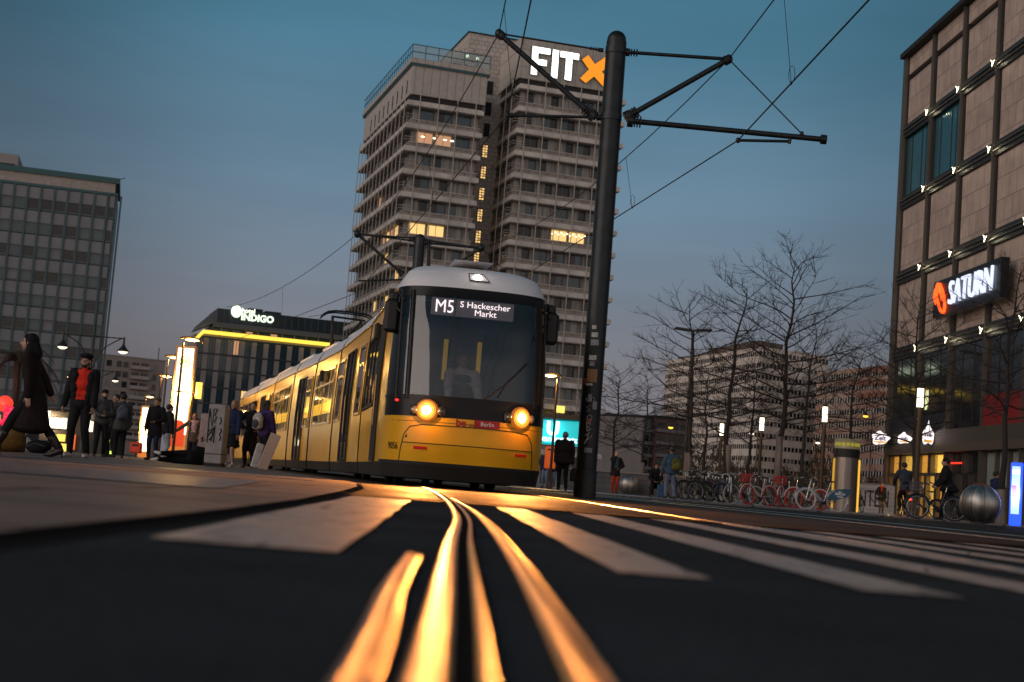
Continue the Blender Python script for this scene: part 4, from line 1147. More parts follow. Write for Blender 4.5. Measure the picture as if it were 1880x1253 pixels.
c.add([(-.5,.88,3.456),(.5,.88,3.456),(.5,1.4,3.459),(-.5,1.4,3.459)], [(0,1,2,3)], M_TWH)
o = c.build('roof_dome', TR); o.matrix_world = M0
# pillars behind the glass edge, door-side quarter pillar
for x in (-.93, .93):
    c = MB(); pts = [Fx(x, z, -.02)[0] for z in lin(1.25, 2.86, 8)]; c.tube(pts, .05, M_TBK, 6); o = c.build('windscreen_pillar', TR); o.matrix_world = M0
for x in (-1.07, 1.08):
    c = MB(); pts = [Fx(x, z, .002)[0] for z in lin(1.25, 2.86, 8)]; c.tube(pts, .022, M_TBM, 6); o = c.build('window_seal', TR); o.matrix_world = M0
# nose details: hatch seam, lower seam, number, logo, marker lamps
def on(x, z, off=.006): return Fx(x, z, off)
c = MB()
seam = [(-.97,.34),(-.96,.55),(-.93,.74),(-.86,.85),(-.7,.885),(0,.89),(.6,.885),(.84,.86),(.92,.74),(.95,.55),(.96,.34)]
pts = []
for (x0,z0),(x1,z1) in zip(seam[:-1], seam[1:]):
    for k in range(6): pts.append(on(x0+(x1-x0)*k/6, z0+(z1-z0)*k/6, .002)[0])
c.tube(pts, .007, M_TBM, 4)
pts = [on(x, .62, .002)[0] for x in lin(-.95, .94, 24)]; c.tube(pts, .006, M_TBM, 4)
pts = [on(x, .93, .002)[0] for x in lin(-1.1, 1.1, 24)]; c.tube(pts, .003, M_TBM, 4)
o = c.build('hatch_seam', nose); 
def decal(txt, size, x, z, m, name='lettering', off=.008, bold=0., parent=None, sx=1.):
    p, n_, ux, uz = on(x, z, off); o = link(name, textmesh(txt, size, .001, bold, m), parent if parent else nose); place(o, p, ux, uz, sx); return o
M_RED = mat('logo_red', (.42,.012,.01), .4); M_BKT = mat('decal_black', (.01,.01,.01), .5); M_WHT = mat('decal_white', (.8,.8,.8), .4)
decal('9056', .145, -1.06, .56, M_BKT, 'fleet_number', sx=.85)
decal('9056', .13, 1.13, .50, M_BKT, 'fleet_number', sx=.85)
decal('be', .155, -.16, .945, M_RED, 'logo', bold=.004)
p, n_, ux, uz = on(.16, .945, .006)
c = MB(); q = [p+ux*a+uz*b for a, b in ((-.13,-.05),(.24,-.05),(.24,.06),(-.13,.06))]; c.quad(q, M_RED)
for k in range(5): 
    a = -.20+.03*k; h = (.03,.05,.035,.07,.05)[k]; q = [p+ux*(a+u_)+uz*v_ for u_, v_ in ((0,-.05),(.016,-.05),(.016,-.05+h),(0,-.05+h))]; c.quad(q, M_RED)
c.build('logo', nose)
decal('Berlin', .085, .22, .95, M_WHT, 'logo', .010)
M_MRK = mat('marker_red', (.35,.02,.01), .2, emit=(1,.05,.02), est=.12)
for x in (-.70, .76):
    c = MB(); p, n_, ux, uz = on(x, .555, .002)
    R = Matrix((ux, uz, n_)).transposed(); c.bevbox(p, (.20,.045,.03), .008, M_MRK, R); o = c.build('marker_lamp', nose)
c = MB()
for x in (-.90,): 
    p, n_, ux, uz = on(x, .72, .006); q = [p+ux*a+uz*b for a, b in ((-.02,-.03),(.02,-.03),(.0,.03))]; c.quad(q, M_BKT)
for k in range(13):
    x = -.42+.075*k
c.build('emblem', nose)
# small grille lettering on the hatch (worn dotted strip)
for x in (-.42,-.36,-.30,-.12,-.02,.14,.22,.40,.52,.6):
    pass
# headlights
M_HL = emis('headlight_glow', (1., .66, .22), 60.); M_HL3 = emis('headlight_halo', (1., .50, .06), 2.2); M_HL4 = emis('headlight_halo_mid', (1., .32, .015), 1.15); M_HL5 = emis('headlight_halo_rim', (1., .22, .01), .45); M_HL2 = mat('lamp_lens', (.3,.28,.26), .08, .6)
for s, x in ((-1, -.64), (1, .70)):
    p, n_, ux, uz = on(x, 1.085, .012)
    R = Matrix((ux, uz, n_)).transposed()
    c = MB(); c.bevbox(p-n_*.02, (.52,.16,.06), .03, mat('lamp_housing', (.10,.075,.05), .15, .5), R)
    hl = c.build('headlight', TR); hl.matrix_world = M0
    c = MB(); c.lathe([(0,.035),(.045,.03),(.075,.018),(.082,-.01)], M_HL, 20, p+n_*.025, R=R); c.build('bulb', hl)
    c = MB(); c.lathe([(.08,.010),(.11,.026)], M_HL3, 20, p+n_*.02, R=R); c.lathe([(.11,.026),(.14,.020)], M_HL4, 20, p+n_*.02, R=R); c.lathe([(.14,.020),(.165,.004),(.165,-.03)], M_HL5, 20, p+n_*.02, R=R); c.build('halo_bowl', hl)  # rings of falling glow paint the headlight halo around the bulb
    c = MB(); c.lathe([(0,.02),(.045,.015),(.06,-.01)], M_HL2, 16, p+n_*.02+ux*s*.19, R=R); c.build('side_lens', hl); c = MB(); c.lathe([(0,.02),(.035,.015),(.045,-.01)], M_HL2, 16, p+n_*.02-ux*s*.19, R=R); c.build('side_lens', hl)
    lamp('flare_spill_fill', 'POINT', M0 @ (p+n_*.16), 9, (1., .36, .05), None, .012)  # added point lamp imitating flare glow on the nose
    wp = M0 @ (p+n_*.14); wd_ = (M0.to_3x3() @ n_)
    lamp('headlight_beam', 'SPOT', wp, 2300 if s < 0 else 2100, (1., .33, .07), None, .03, 100, V((wp.x*.2, 0, -.6)), 1.)
# red corner lamps
for x in (-1.05,):
    p, n_, ux, uz = on(x, 1.22, .01); c = MB(); c.ell(p, (.03,.03,.02), emis('red_lamp', (1,.02,.02), 2.), None, 8, 6); o = c.build('corner_lamp', TR); o.matrix_world = M0
# top lamp in its trapezoid bezel
p, n_, ux, uz = on(.0, 3.13, .01)
c = MB(); q = [p+ux*a+uz*b for a, b in ((-.12,-.13),(.17,-.13),(.10,.13),(-.12,.13))]; c.tube(q+[q[0]], .008, M_TBK, 5); c.quad([v-n_*.004 for v in q], M_TWH)
tl = c.build('top_lamp', TR); tl.matrix_world = M0
c = MB(); R = Matrix((ux, uz, n_)).transposed(); c.lathe([(0,.03),(.05,.025),(.07,.0)], emis('top_lamp_glow', (1.,.80,.72), 8.), 20, p+n_*.005, R=R); c.build('bulb', tl)
lamp('top_lamp_light', 'POINT', M0 @ (p+n_*.2), .8, (1,.85,.75), None, .06)
# destination display behind the glass
zz = 2.655
dsp = MB(); M_DSP = mat('display_back', (.10,.09,.095), .5, emit=(.9,.8,.85), est=.10)
yd = -.66
dsp.box((-.66,yd,zz-.13),(.56,yd+.08,zz+.12), M_DSP); dsp.box((-.31,yd-.004,zz-.135),(-.30,yd,zz+.125), M_TBK)
o = dsp.build('destination_display', TR); o.matrix_world = M0; do = o
M_LED = emis('led_text', (1.,.88,.93), 3.2)
def led(txt, size, x, z, sx=1., b=.0): 
    t = link('led_lettering', textmesh(txt, size, .001, b, M_LED), do); place(t, (x, yd-.012, z), (1,0,0), (0,0,1), sx)
led('M5', .27, -.47, zz-.01, .85, .0); led('S Hackescher', .125, .13, zz+.045, 1.1, .0); led('Markt', .125, .14, zz-.065, 1.1, .0)
# cab interior: floor, dash, rear wall, grey blind
c = MB()
c.box((-1.08,.9,.35),(1.08,.98,2.9), mat('cab_wall', (.05,.045,.045), .7)); o = c.build('cab_wall', TR); o.matrix_world = M0
c = MB(); P_ = [Fx(x, 1.24, -.06)[0] for x in lin(-1.0, 1.0, 14)]
for a, b in zip(P_[:-1], P_[1:]): c.quad([a, b, (b.x, b.y+.5, 1.34), (a.x, a.y+.5, 1.34)], M_TBM)
c.box((-1.0,-.5,.9),(1.0,.1,1.22), M_TBM); c.build('dashboard', TR).matrix_world = M0
c = MB(); c.box((-.95,.86,1.45),(-.55,.89,2.5), mat('cab_partition', (.20,.16,.15), .6)); c.box((.35,.86,1.3),(.95,.89,2.6), M_TBM)
c.box((-.5,.855,1.9),(.35,.885,2.5), mat('cab_window_grey', (.12,.14,.16), .3)); c.build('cab_partition', TR).matrix_world = M0
c = MB(); 
for x in (-.28, .24): c.bevbox((x-.02, .25, 1.95), (.07,.03,.62), .01, mat('yellow_reflection', (.55,.36,.03), .4, emit=(1.,.62,.06), est=.22))  # yellow reflections modelled as glowing bars behind the windscreen
c.build('cab_reflection', TR).matrix_world = M0
c = MB(); c.bevbox((-.02,.42,1.55), (.5,.12,.8), .04, M_TBM); c.bevbox((-.02,.22,1.18),(.5,.45,.12),.04,M_TBM); c.build('driver_seat', TR).matrix_world = M0
# wipers
c = MB()
c.tube([on(.15,1.30,.03)[0], on(.45,1.55,.035)[0], on(.78,1.9,.03)[0]], .011, M_TBM, 5); c.tube([on(.35,1.36,.03)[0], on(.9,2.35,.025)[0]], .008, M_TBM, 5); c.build('wiper', TR).matrix_world = M0
c = MB(); c.tube([on(-.34,2.80,.012)[0], on(-.36,2.3,.012)[0], on(-.40,1.9,.012)[0]], .006, M_TBM, 5); c.build('aerial', TR).matrix_world = M0
# mirrors on their arms
for px_, py_, s in ((719, 580, -1), (1011.5, 604, 1)):
    pw = W(px_, py_, 20.95 if s < 0 else 21.5); pl = M0.inverted() @ pw
    c = MB(); c.bevbox(pl, (.22,.16,.50), .05, M_TBM); c.bevbox(pl+V((.02*s*-1,0,.29)), (.13,.12,.14), .03, M_TBM)
    mi = c.build('mirror', TR); mi.matrix_world = M0
    c = MB(); a = on(s*1.04, 2.72, 0)[0]; c.tube([pl+V((0,0,.30)), pl+V((-s*.08,0,.36)), a], .022, M_TBM, 6); c.tube([pl+V((0,0,.18)), on(s*1.05, 2.5, 0)[0]], .018, M_TBM, 6); c.build('mirror_arm', mi)
# pantograph on the roof
Mp = None
for i in range(NM):
    M_, L = MM(i)
    if EL[i][1] <= 40.5 <= EL[i+1][1]: Mp = M_; Lp = L; ip = i
yb = (Mp.inverted() @ V((0, 40.2, 0))).y*0+ (40.2-EL[ip][1])/abs(Mp[1][1])
c = MB(); mk = mat('pantograph_black', (.012,.013,.015), .5, .3)
zt = 4.66; 
c.bevbox((.05,yb,3.70), (.9,1.3,.16), .03, mk)
for x in (-.42,.42): c.tube([(x,yb,3.62),(x,yb,3.85)], .06, mk, 6)
pg = tpart(c, 'pantograph', Mp)
c = MB()
c.tube([(-.42,yb+.1,3.78),(-.46,yb+.1,4.52)], .04, mk, 6); c.tube([(-.1,yb+.1,3.78),(.42,yb+.1,4.5)], .035, mk, 6)
c.tube([(-.42,yb+.1,3.78),(.0,yb+.1,3.82)], .05, mk, 6); c.tube([(-.46,yb+.1,4.50),(.48,yb+.1,4.47)], .03, mk, 6)
c.build('arm', pg)
c = MB(); pts = [(-.80,yb,4.45),(-.72,yb,4.54),(-.60,yb,4.62),(-.4,yb,4.66),(0,yb,4.665),(.4,yb,4.66),(.58,yb,4.62),(.7,yb,4.54),(.78,yb,4.42),(.80,yb,4.3)]
c.tube(pts, .028, mk, 6); c.tube([(x,y+.22,z-.03) for x,y,z in pts], .022, mk, 6); c.build('collector_bow', pg)
# ================================================================ poles, brackets and overhead wires
M_PO = mat('pole_paint', (.022,.026,.028), .42, .4, var=.3, scale=5, bump=.1, bscale=30)
M_WR = mat('wire_black', (.008,.009,.010), .6)
P1 = V((GX(1077, 25.0), 25.0, 0))
p1top = W(1129, 57, 25.0)
P2 = W(772, 430, 47.); P2b = V((P2.x, 47., 0))
def pole(name, label, base, h, r, group):
    o = thing(name, label, 'pole', base, 0, group)
    c = MB(); prof = [(r,0),(r,h-r)]+[(r*cos(a), h-r+r*sin(a)) for a in [radians(q) for q in (15,30,45,60,75,89.5)]]
    c.lathe(prof, M_PO, 28); c.build('shaft', o)
    c = MB(); c.box((-r*1.04,-r*.35,0),(-r*.90,r*.35,h-r*1.2), M_PO); c.box((r*.90,-r*.35,0),(r*1.04,r*.35,h-r*1.2), M_PO); c.build('flange', o)
    c = MB(); c.lathe([(r*1.15,0),(r*1.15,.45),(r*1.0,.5)], mat('pole_sleeve', (.012,.012,.012), .5), 28); c.build('base_sleeve', o)
    return o
hp = 8.2
PX = (P1.x+p1top.x)/2
P1 = V((PX, 25., 0)); 
po = pole('catenary_pole', 'thick dark round-topped overhead-line pole right of the tram, with stickers and graffiti', P1, p1top.z, .172, 'overhead-line poles')
po2 = pole('catenary_pole', 'dark overhead-line pole rising behind the tram roof', P2b, P2.z, .172, 'overhead-line poles')
def loc(o, p): return V(p)-V(o.location)
def strut(o, a, b, r, m=M_PO, name='bracket_arm', ins=True):
    c = MB(); a = loc(o, a); b = loc(o, b); c.tube([a, b], r, m, 8)
    d = (b-a).normalized()
    if ins:
        for k in (0.12, .17, .22): c.tube([a+d*(k), a+d*(k+.02)], r*2.1, m, 8)
        c.tube([a, a+d*.10], r*2.2, m, 8); c.tube([b-d*.10, b], r*1.7, m, 8)
    c.build(name, o)
D1 = 25.
X = lambda px, py, d=D1: W(px, py, d)
pl, pr = P1.x-.17, P1.x+.17
nL = X(916, 62); nR = X(1338, 109)
lowL = X(932, 212); lowR = X(1517, 257)
strut(po, X(1108, 93), nL, .018); strut(po, X(1092, 216), nL, .05); strut(po, X(1105, 216), lowL, .028)
strut(po, X(1146, 96), nR, .034); strut(po, X(1148, 217), nR, .05); strut(po, X(1152, 222), lowR, .052)
strut(po, X(1472, 246), nR, .012, M_WR, 'stay_wire', False)
strut(po, X(1355, 258), X(1452, 260), .028, name='steady_arm', ins=False); strut(po, X(1452, 249), X(1449, 264), .03, name='clamp', ins=False)
for q, s in ((nL,.075),(nR,.075),(lowL,.05),(X(1355,258),.045),(X(1472,246),.04)):
    c = MB(); c.ell(loc(po, q), (s,s,s*1.2), M_PO, None, 8, 6); c.build('clamp', po)
for z in (93, 216):
    c = MB(); q = X(1120, z); c.lathe([(.19,-.06),(.19,.06)], M_PO, 24, (0,0,q.z)); c.build('collar', po)
# second pole
D2 = 47.
nL2 = W(656, 430, D2); nR2 = W(884, 456, D2)
for a, b, r in ((W(764,438,D2), nL2, .03), (W(764,443,D2), nL2, .03), (W(740,505,D2), nL2, .05), (W(780,441,D2), nR2, .03), (W(780,446,D2), nR2, .04), (W(800,480,D2)+V((0,0,-.6)), nR2, .035)): strut(po2, a, b, r)
strut(po2, W(764, 513, D2), W(658, 516, D2), .03, name='steady_arm', ins=False)
strut(po2, W(787, 442, D2), W(786, 640, D2), .06, name='down_pipe', ins=False)
strut(po2, W(884,456,D2), W(930,500,D2), .012, M_WR, 'stay_wire', False)
for q in (nL2, nR2):
    c = MB(); c.ell(loc(po2, q), (.12,.12,.14), M_PO, None, 8, 6); c.build('clamp', po2)
# stickers and graffiti on the big pole
def on_pole(px, py):
    q = W(px, py, 24.83); z = q.z; x = max(-.165, min(.165, q.x-P1.x)); a = math.asin(x/.1725); return V((.1775*sin(a), -.1775*cos(a), z)), V((cos(a), sin(a), 0))
MS = [mat('sticker_white', (.55,.54,.50), .5, var=.3, scale=25), mat('sticker_grey', (.30,.30,.30), .5, var=.3, scale=25), mat('sticker_green', (.25,.5,.06), .5, var=.5, scale=30, col2=(.6,.1,.1)), mat('sticker_red', (.4,.06,.05), .5)]
rs = random.Random(5)
for (px, py, w_, h_, k) in ((1091,601,8,7,0),(1092,615,12,9,0),(1092,629,15,11,1),(1088,657,14,9,0),(1087,668,9,8,1),(1087,690,19,24,2),(1082,706,12,4,0),(1083,731,7,14,1),(1092,745,9,14,1),(1081,773,9,9,3),(1080,827,14,9,1),(1075,700,5,12,3)):
    p, e = on_pole(px, py); hw, hh = w_*25/FPX/2, h_*25/FPX/2; t = rs.uniform(-.2,.2)
    c = MB(); ang = asin_ = math.asin(max(-1, min(1, p.x/.1775))); da = hw/.1775; pts = []
    for j in range(4):
        aa = ang-da+2*da*j/3; pts.append((.1785*sin(aa), -.1785*cos(aa), p.z))
    for (a, b) in zip(pts[:-1], pts[1:]):
        c.quad([(a[0],a[1],a[2]-hh), (b[0],b[1],b[2]-hh), (b[0],b[1],b[2]+hh), (a[0],a[1],a[2]+hh)], MS[k])
    c.build('sticker', po)
# scrawled tag letters as thin strokes
c = MB(); mgw = mat('graffiti_white', (.62,.58,.52), .6)
def scrawl(c, strokes, m, r=.007):
    for st in strokes:
        c.tube([on_pole(x, y)[0]-V((0,.004,0)) for x, y in st], r, m, 4)
scrawl(c, [[(1076,731),(1079,738),(1082,732),(1084,738),(1087,730)],[(1088,729),(1092,733),(1089,736),(1094,738)],[(1084,745),(1077,748),(1083,753),(1077,756)],[(1084,762),(1078,765),(1078,771),(1084,774),(1087,767),(1084,762)]], mgw, .005)
scrawl(c, [[(1077,775),(1078,792)],[(1078,776),(1084,779),(1079,784),(1085,788),(1078,792)],[(1075,800),(1082,795),(1087,799),(1082,806),(1076,808),(1073,815)],[(1080,799),(1077,810)]], mgw, .008)
c.build('graffiti', po)
# wires: each one a thing
def wire(label, pts, r, grp='overhead contact and carrying wires', name='overhead_wire', cat='wire'):
    c = MB(); c.tube(pts, r, M_WR, 5); o = c.build(name); tag(o, label, cat, grp); return o
def cat_pts(a, b, sag=.25, n=10):
    return [a+(b-a)*(i/n)-V((0,0,sag*4*(i/n)*(1-i/n))) for i in range(n+1)]
dA = V((.065,-1,0)); 
farL = nL2+V((-9,24,-.2)); farR = nR2+V((-9,24,-.2))
mA = cat_pts(farL, nL2, .5)+cat_pts(nL2, nL, .55)[1:]+[nL+V((.065*12,-12,.1)), nL+V((2.0,-30,0))]
wire('upper carrying wire over the tram, running through both left bracket tips', mA, .011)
cL1 = lowL; cL2 = W(700, 520, D2)-V((0,0,0)); cL2 = V((nL2.x+.15, 47., 6.05))
wire('lower contact wire over the tram, passing the small left arm of the near pole', [farL+V((0,0,-1.9)), cL2, cL1, cL1+V((.047*12,-12,0)), cL1+V((1.6,-30,0))], .012)
mC = cat_pts(farR, nR2, .4)+cat_pts(nR2, nR, .6)[1:]+[nR+V((.068*12,-12,.1)), nR+V((2.2,-30,0))]
wire('upper carrying wire leaving the right bracket tip towards the top edge', mC, .011)
cR1 = X(1355,258); cR2 = V((nR2.x+.1, 47., 6.0))
wire('lower contact wire crossing the sky from the steady arm to the upper right', [farR+V((0,0,-1.8)), cR2, cR1, cR1+V((.055*12,-12,.02)), cR1+V((2.0,-30,0))], .013)
def dropper(label, a, b):
    c = MB(); a = V(a); b = V(b); m_ = (a+b)/2; c.tube([a, b], .005, M_WR, 4)
    pts = [b+V((.05*sin(t), 0, .14-.14*cos(t)+.0)) for t in [2*pi*k/8 for k in range(9)]]; c.tube(pts, .005, M_WR, 4)
    c.ell(b, (.02,.02,.03), M_WR, None, 6, 5)
    o = c.build('dropper'); tag(o, label, 'dropper wire', 'thin dropper wires')
def on_seg(P, y):
    for a, b in zip(P[:-1], P[1:]):
        if (a.y-y)*(b.y-y) <= 0 and a.y != b.y: t = (y-a.y)/(b.y-a.y); return a+(b-a)*t
    return P[-1]
cRw = [farR+V((0,0,-1.8)), cR2, cR1, cR1+V((.055*12,-12,.02))]; cLw = [farL+V((0,0,-1.9)), cL2, cL1, cL1+V((.047*12,-12,0))]
for y, lab in ((21.3, 'thin dropper wire hanging from the top edge right of the big pole'), (31.0, 'thin dropper wire below the long right bracket tube, beside the pole'), (39, 'thin dropper wire on the right-hand line far behind the pole')):
    dropper(lab, on_seg(mC, y), on_seg(cRw, y))
for y, lab in ((23.6, 'thin dropper wire just right of the left bracket tip'), (32.5, 'thin dropper wire on the left line in front of the tower'), (40, 'thin dropper wire on the left line near the far pole'), (58, 'thin dropper wire furthest off, above the hotel')):
    dropper(lab, on_seg(mA, y), on_seg(cLw, y))
# ================================================================ people
def fuse(mb, name, mats, parent, voxel=.009, smooth=3, loc=None, fac=.5):
    """join overlapping shapes into one continuous skin"""
    me = mb.mesh('tmp'); o = bpy.data.objects.new('tmp', me); COL.objects.link(o)
    m = o.modifiers.new('r', 'REMESH'); m.mode = 'VOXEL'; m.voxel_size = voxel; m.use_smooth_shade = True
    if smooth: s = o.modifiers.new('s', 'SMOOTH'); s.iterations = smooth; s.factor = fac
    dg = bpy.context.evaluated_depsgraph_get(); dg.update()
    me2 = bpy.data.meshes.new_from_object(o.evaluated_get(dg)); bpy.data.objects.remove(o); bpy.data.meshes.remove(me)
    me2.name = name; me2.materials.clear(); me2.materials.append(mats)
    for p in me2.polygons: p.use_smooth = True; p.material_index = 0
    return link(name, me2, parent, loc)
M_SKIN = mat('skin', (.42,.24,.17), .5, var=.06, scale=8); M_SKIN2 = mat('skin_dark', (.20,.11,.075), .5)
M_SKIN3 = mat('skin_warm', (.50,.26,.15), .5)
def cloth(name, c, r=.85, v=.25): return mat('cloth_'+name, c, r, var=v, scale=6, bump=.35, bscale=14, spec=.2)
C_BLK = cloth('black', (.012,.012,.014)); C_DRK = cloth('darkbrown', (.016,.010,.009)); C_GRY = cloth('grey', (.06,.06,.062)); C_RED = cloth('red', (.62,.03,.015))
C_JEAN = cloth('jean', (.16,.20,.27)); C_NAVY = cloth('navy', (.018,.026,.07)); C_PURP = cloth('purple', (.045,.025,.10)); C_PINK = cloth('pink', (.55,.33,.33)); C_TAN = cloth('tan', (.10,.075,.06))
C_WHT = cloth('white', (.5,.48,.46)); C_RUST = cloth('rust', (.30,.04,.02)); C_DEN = cloth('denim', (.05,.10,.145)); C_OLV = cloth('olive', (.10,.11,.03)); C_LEA = mat('leather', (.02,.012,.009), .35)
C_SHOEW = mat('shoe_white', (.55,.53,.50), .5); C_HAIR = mat('hair_dark', (.012,.009,.007), .55, var=.4, scale=60, stretch=(1,1,.15), bump=.5, bscale=80); C_HAIRB = mat('hair_blond', (.30,.15,.055), .5, var=.3, scale=60, bump=.5, bscale=80); C_HAIRG = mat('hair_grey', (.14,.12,.11), .5)
M_EYE = mat('eye_dark', (.01,.008,.006), .1)
def ik(A, B, l1, l2, hint):
    A = V(A); B = V(B); d = B-A; L = d.length; L = min(L, (l1+l2)*.999); dn = d.normalized(); B = A+dn*L
    a = (l1*l1-l2*l2+L*L)/(2*L); h = sqrt(max(0, l1*l1-a*a)); hv = V(hint); hv = hv-dn*hv.dot(dn)
    hv = hv.normalized() if hv.length > 1e-6 else dn.orthogonal().normalized()
    return A+dn*a+hv*h, B
def person(label, loc, face, H=1.75, feet=None, hands=None, lean=(0,0), turn=0., skin=None, top=None, top_len=.50, legs=C_BLK, shoes=C_LEA, hair=C_HAIR, hairlen=0, hat=None, skirt=None, bulk=1., vox=.011, hip=None, shirt=None, head_d=(0,0), elbow=None, knee=None, heels=False, sleeves=True, beard=False, barelegs=False, cat='person', scarf=None, handpose='relax', group=None, eyes=False, collar=None, open_w=.05, heel_scale=1., parent_matrix=None):
    """local frame: +y is where the body faces, +x its right-hand side from the viewer behind, z up; units of body height"""
    o = thing('person', label, cat, loc, face, group)
    if parent_matrix is not None: o.matrix_world = parent_matrix
    skin = skin or M_SKIN
    S = lambda p: V(p)*H
    feet = feet or ((-.06, 0, 0), (.065, .01, 0))
    hp = V(hip) if hip else V((0, 0, .525))
    lx, ly = lean
    waist = hp+V((lx*.25, ly*.25, .10)); chest = hp+V((lx*.7, ly*.7, .215)); neck = hp+V((lx, ly, .325)); 
    hd = neck+V((head_d[0], head_d[1]+.012, .092))
    sw = .098*(1+(bulk-1)*.45)
    ct, st = cos(turn), sin(turn)
    shl = neck+V((-sw*ct, -sw*st, -.028)); shr = neck+V((sw*ct, sw*st, -.028))
    hands = hands or ((-.145, .03, .465), (.145, .03, .465))
    elbow = elbow or ((-1,-.8,0), (1,-.8,0)); knee = knee or ((0,1,0), (0,1,0))
    J = {}
    for i, s in enumerate((-1, 1)):
        hj = hp+V((s*.05, 0, -.005)); an = V(feet[i])+V((0, 0, .045 if not heels else .075))
        kn, an = ik(hj, an, .245, .245, knee[i]); J['leg', i] = (hj, kn, an)
        sh = shl if s < 0 else shr
        el, wr = ik(sh, hands[i], .172, .150, elbow[i]); J['arm', i] = (sh, el, wr)
    def limb(mb, a, b, ra, rb): mb.cap(S(a), S(b), ra*H, rb*H, skin)
    def body_shapes(mb, g=0., legs_=True, arms_=True, torso_=True, m=skin):
        C = lambda a, b, ra, rb: mb.cap(S(a), S(b), (ra+g)*H, (rb+g)*H, m, 12)
        if torso_:
            mb.ell(S(hp+V((0,0,.015))), ((.088*bulk+g)*H, (.062*bulk+g)*H, (.075+g)*H), m)
            C(hp+V((-.03,0,.02)), waist+V((-.03,0,0)), .055*bulk, .05*bulk); C(hp+V((.03,0,.02)), waist+V((.03,0,0)), .055*bulk, .05*bulk)
            mb.ell(S(chest+V((0,0,-.02))), ((.088*bulk+g)*H, (.062*bulk+g)*H, (.105+g)*H), m)
            [C(neck+V((0,-.004,-.028)), q_+V((0,0,-.010)), .040, .032) for q_ in (shl, shr)]
            C(chest, neck, .06, .036)
        if arms_:
            for i in (0, 1):
                sh, el, wr = J['arm', i]; C(sh, el, .0300*bulk, .0235*bulk); C(el, wr, .0235, .0155)
        if legs_:
            for i in (0, 1):
                hj, kn, an = J['leg', i]; C(hj, kn, .052, .034); C(kn, kn+(an-kn)*.35, .034, .033); C(kn+(an-kn)*.35, an, .033, .020)
    B = MB(); body_shapes(B)
    # neck + head
    B.cap(S(neck+V((0,0,-.02))), S(hd+V((0,-.008,-.035))), .030*H, .029*H, skin)
    B.ell(S(hd+V((0,-.010,.010))), (.0445*H,.056*H,.056*H), skin); B.ell(S(hd+V((0,.014,-.020))), (.036*H,.038*H,.046*H), skin)
    B.cap(S(hd+V((0,.030,-.052))), S(hd+V((0,.028,-.052))), .017*H, .017*H, skin)
    B.cap(S(hd+V((0,.050,.006))), S(hd+V((0,.064,-.016))), .0055*H, .0085*H, skin)          # nose
    B.cap(S(hd+V((-.016,.050,-.034))), S(hd+V((.016,.050,-.034))), .0055*H, .0055*H, skin)   # lips
    B.cap(S(hd+V((-.024,.044,.014))), S(hd+V((.024,.044,.014))), .0065*H, .0065*H, skin)     # brow
    for s in (-1, 1): B.ell(S(hd+V((s*.045,-.006,-.006))), (.007*H,.012*H,.018*H), skin)
    # feet, hands
    for i, s in enumerate((-1, 1)):
        hj, kn, an = J['leg', i]; d = V((s*.12, 1, 0)).normalized(); f0 = V((an.x, an.y, V(feet[i]).z))
        B.cap(S(an+V((0,-.005,-.015))), S(f0+d*.078+V((0,0,.018))), .018*H, .012*H, skin)
        sh, el, wr = J['arm', i]; d = (wr-el).normalized(); side = V((0,1,0))-d*d.y; side = side.normalized() if side.length > .2 else V((0,0,1)); nrm = d.cross(side)*s
        hb = wr+d*.012; pc = wr+d*.035
        R = Matrix((side, nrm, d)).transposed()
        B.ell(S(pc), (.021*H,.010*H,.030*H), skin, R)
        curl = {'relax': .45, 'grip': 1.25, 'phone': .9}[handpose]
        for k in range(4):
            base = wr+d*.056+side*(.0155-.0105*k); L1, L2 = (.022,.019) if k in (1,2) else (.019,.015)
            d1 = (d*cos(curl*.5)-nrm*sin(curl*.5)); d2 = (d*cos(curl*1.3)-nrm*sin(curl*1.3))
            mid = base+d1*L1; B.cap(S(base-d*.01), S(mid), .0056*H, .0052*H, skin, 7); B.cap(S(mid), S(mid+d2*L2), .0052*H, .0045*H, skin, 7)
        tb = wr+d*.022+side*.016; td = (d*.75+side*.75-nrm*.35).normalized(); B.cap(S(tb), S(tb+td*.022), .0065*H, .0060*H, skin, 7); B.cap(S(tb+td*.022), S(tb+td*.022+(d*.9-nrm*.3)*.018), .0058*H, .0048*H, skin, 7)
    body = fuse(B, 'body', skin, o, vox*.8, 1)
    if eyes:
        for s in (-1, 1):
            E = MB(); E.ell(S(hd+V((s*.019,.0475,.002))), (.0048*H,.004*H,.0034*H), M_EYE); E.build('eye', o)
    # legs clothing
    if legs is not None:
        L = MB()
        for i in (0, 1):
            hj, kn, an = J['leg', i]; g = .008
            L.cap(S(hj), S(kn), .060*H, .042*H, legs, 12); L.cap(S(kn), S(an+V((0,0,.006))), .041*H, .031*H, legs, 12)
        if not barelegs: 
            L.ell(S(hp+V((0,0,.01))), (.094*bulk*H,.068*bulk*H,.075*H), legs); L.cap(S(hp+V((-.028,0,.03))), S(hp+V((-.028,0,.075))), .06*bulk*H, .058*bulk*H, legs); L.cap(S(hp+V((.028,0,.03))), S(hp+V((.028,0,.075))), .06*bulk*H, .058*bulk*H, legs)
        fuse(L, 'trousers', legs, o, vox, 2)
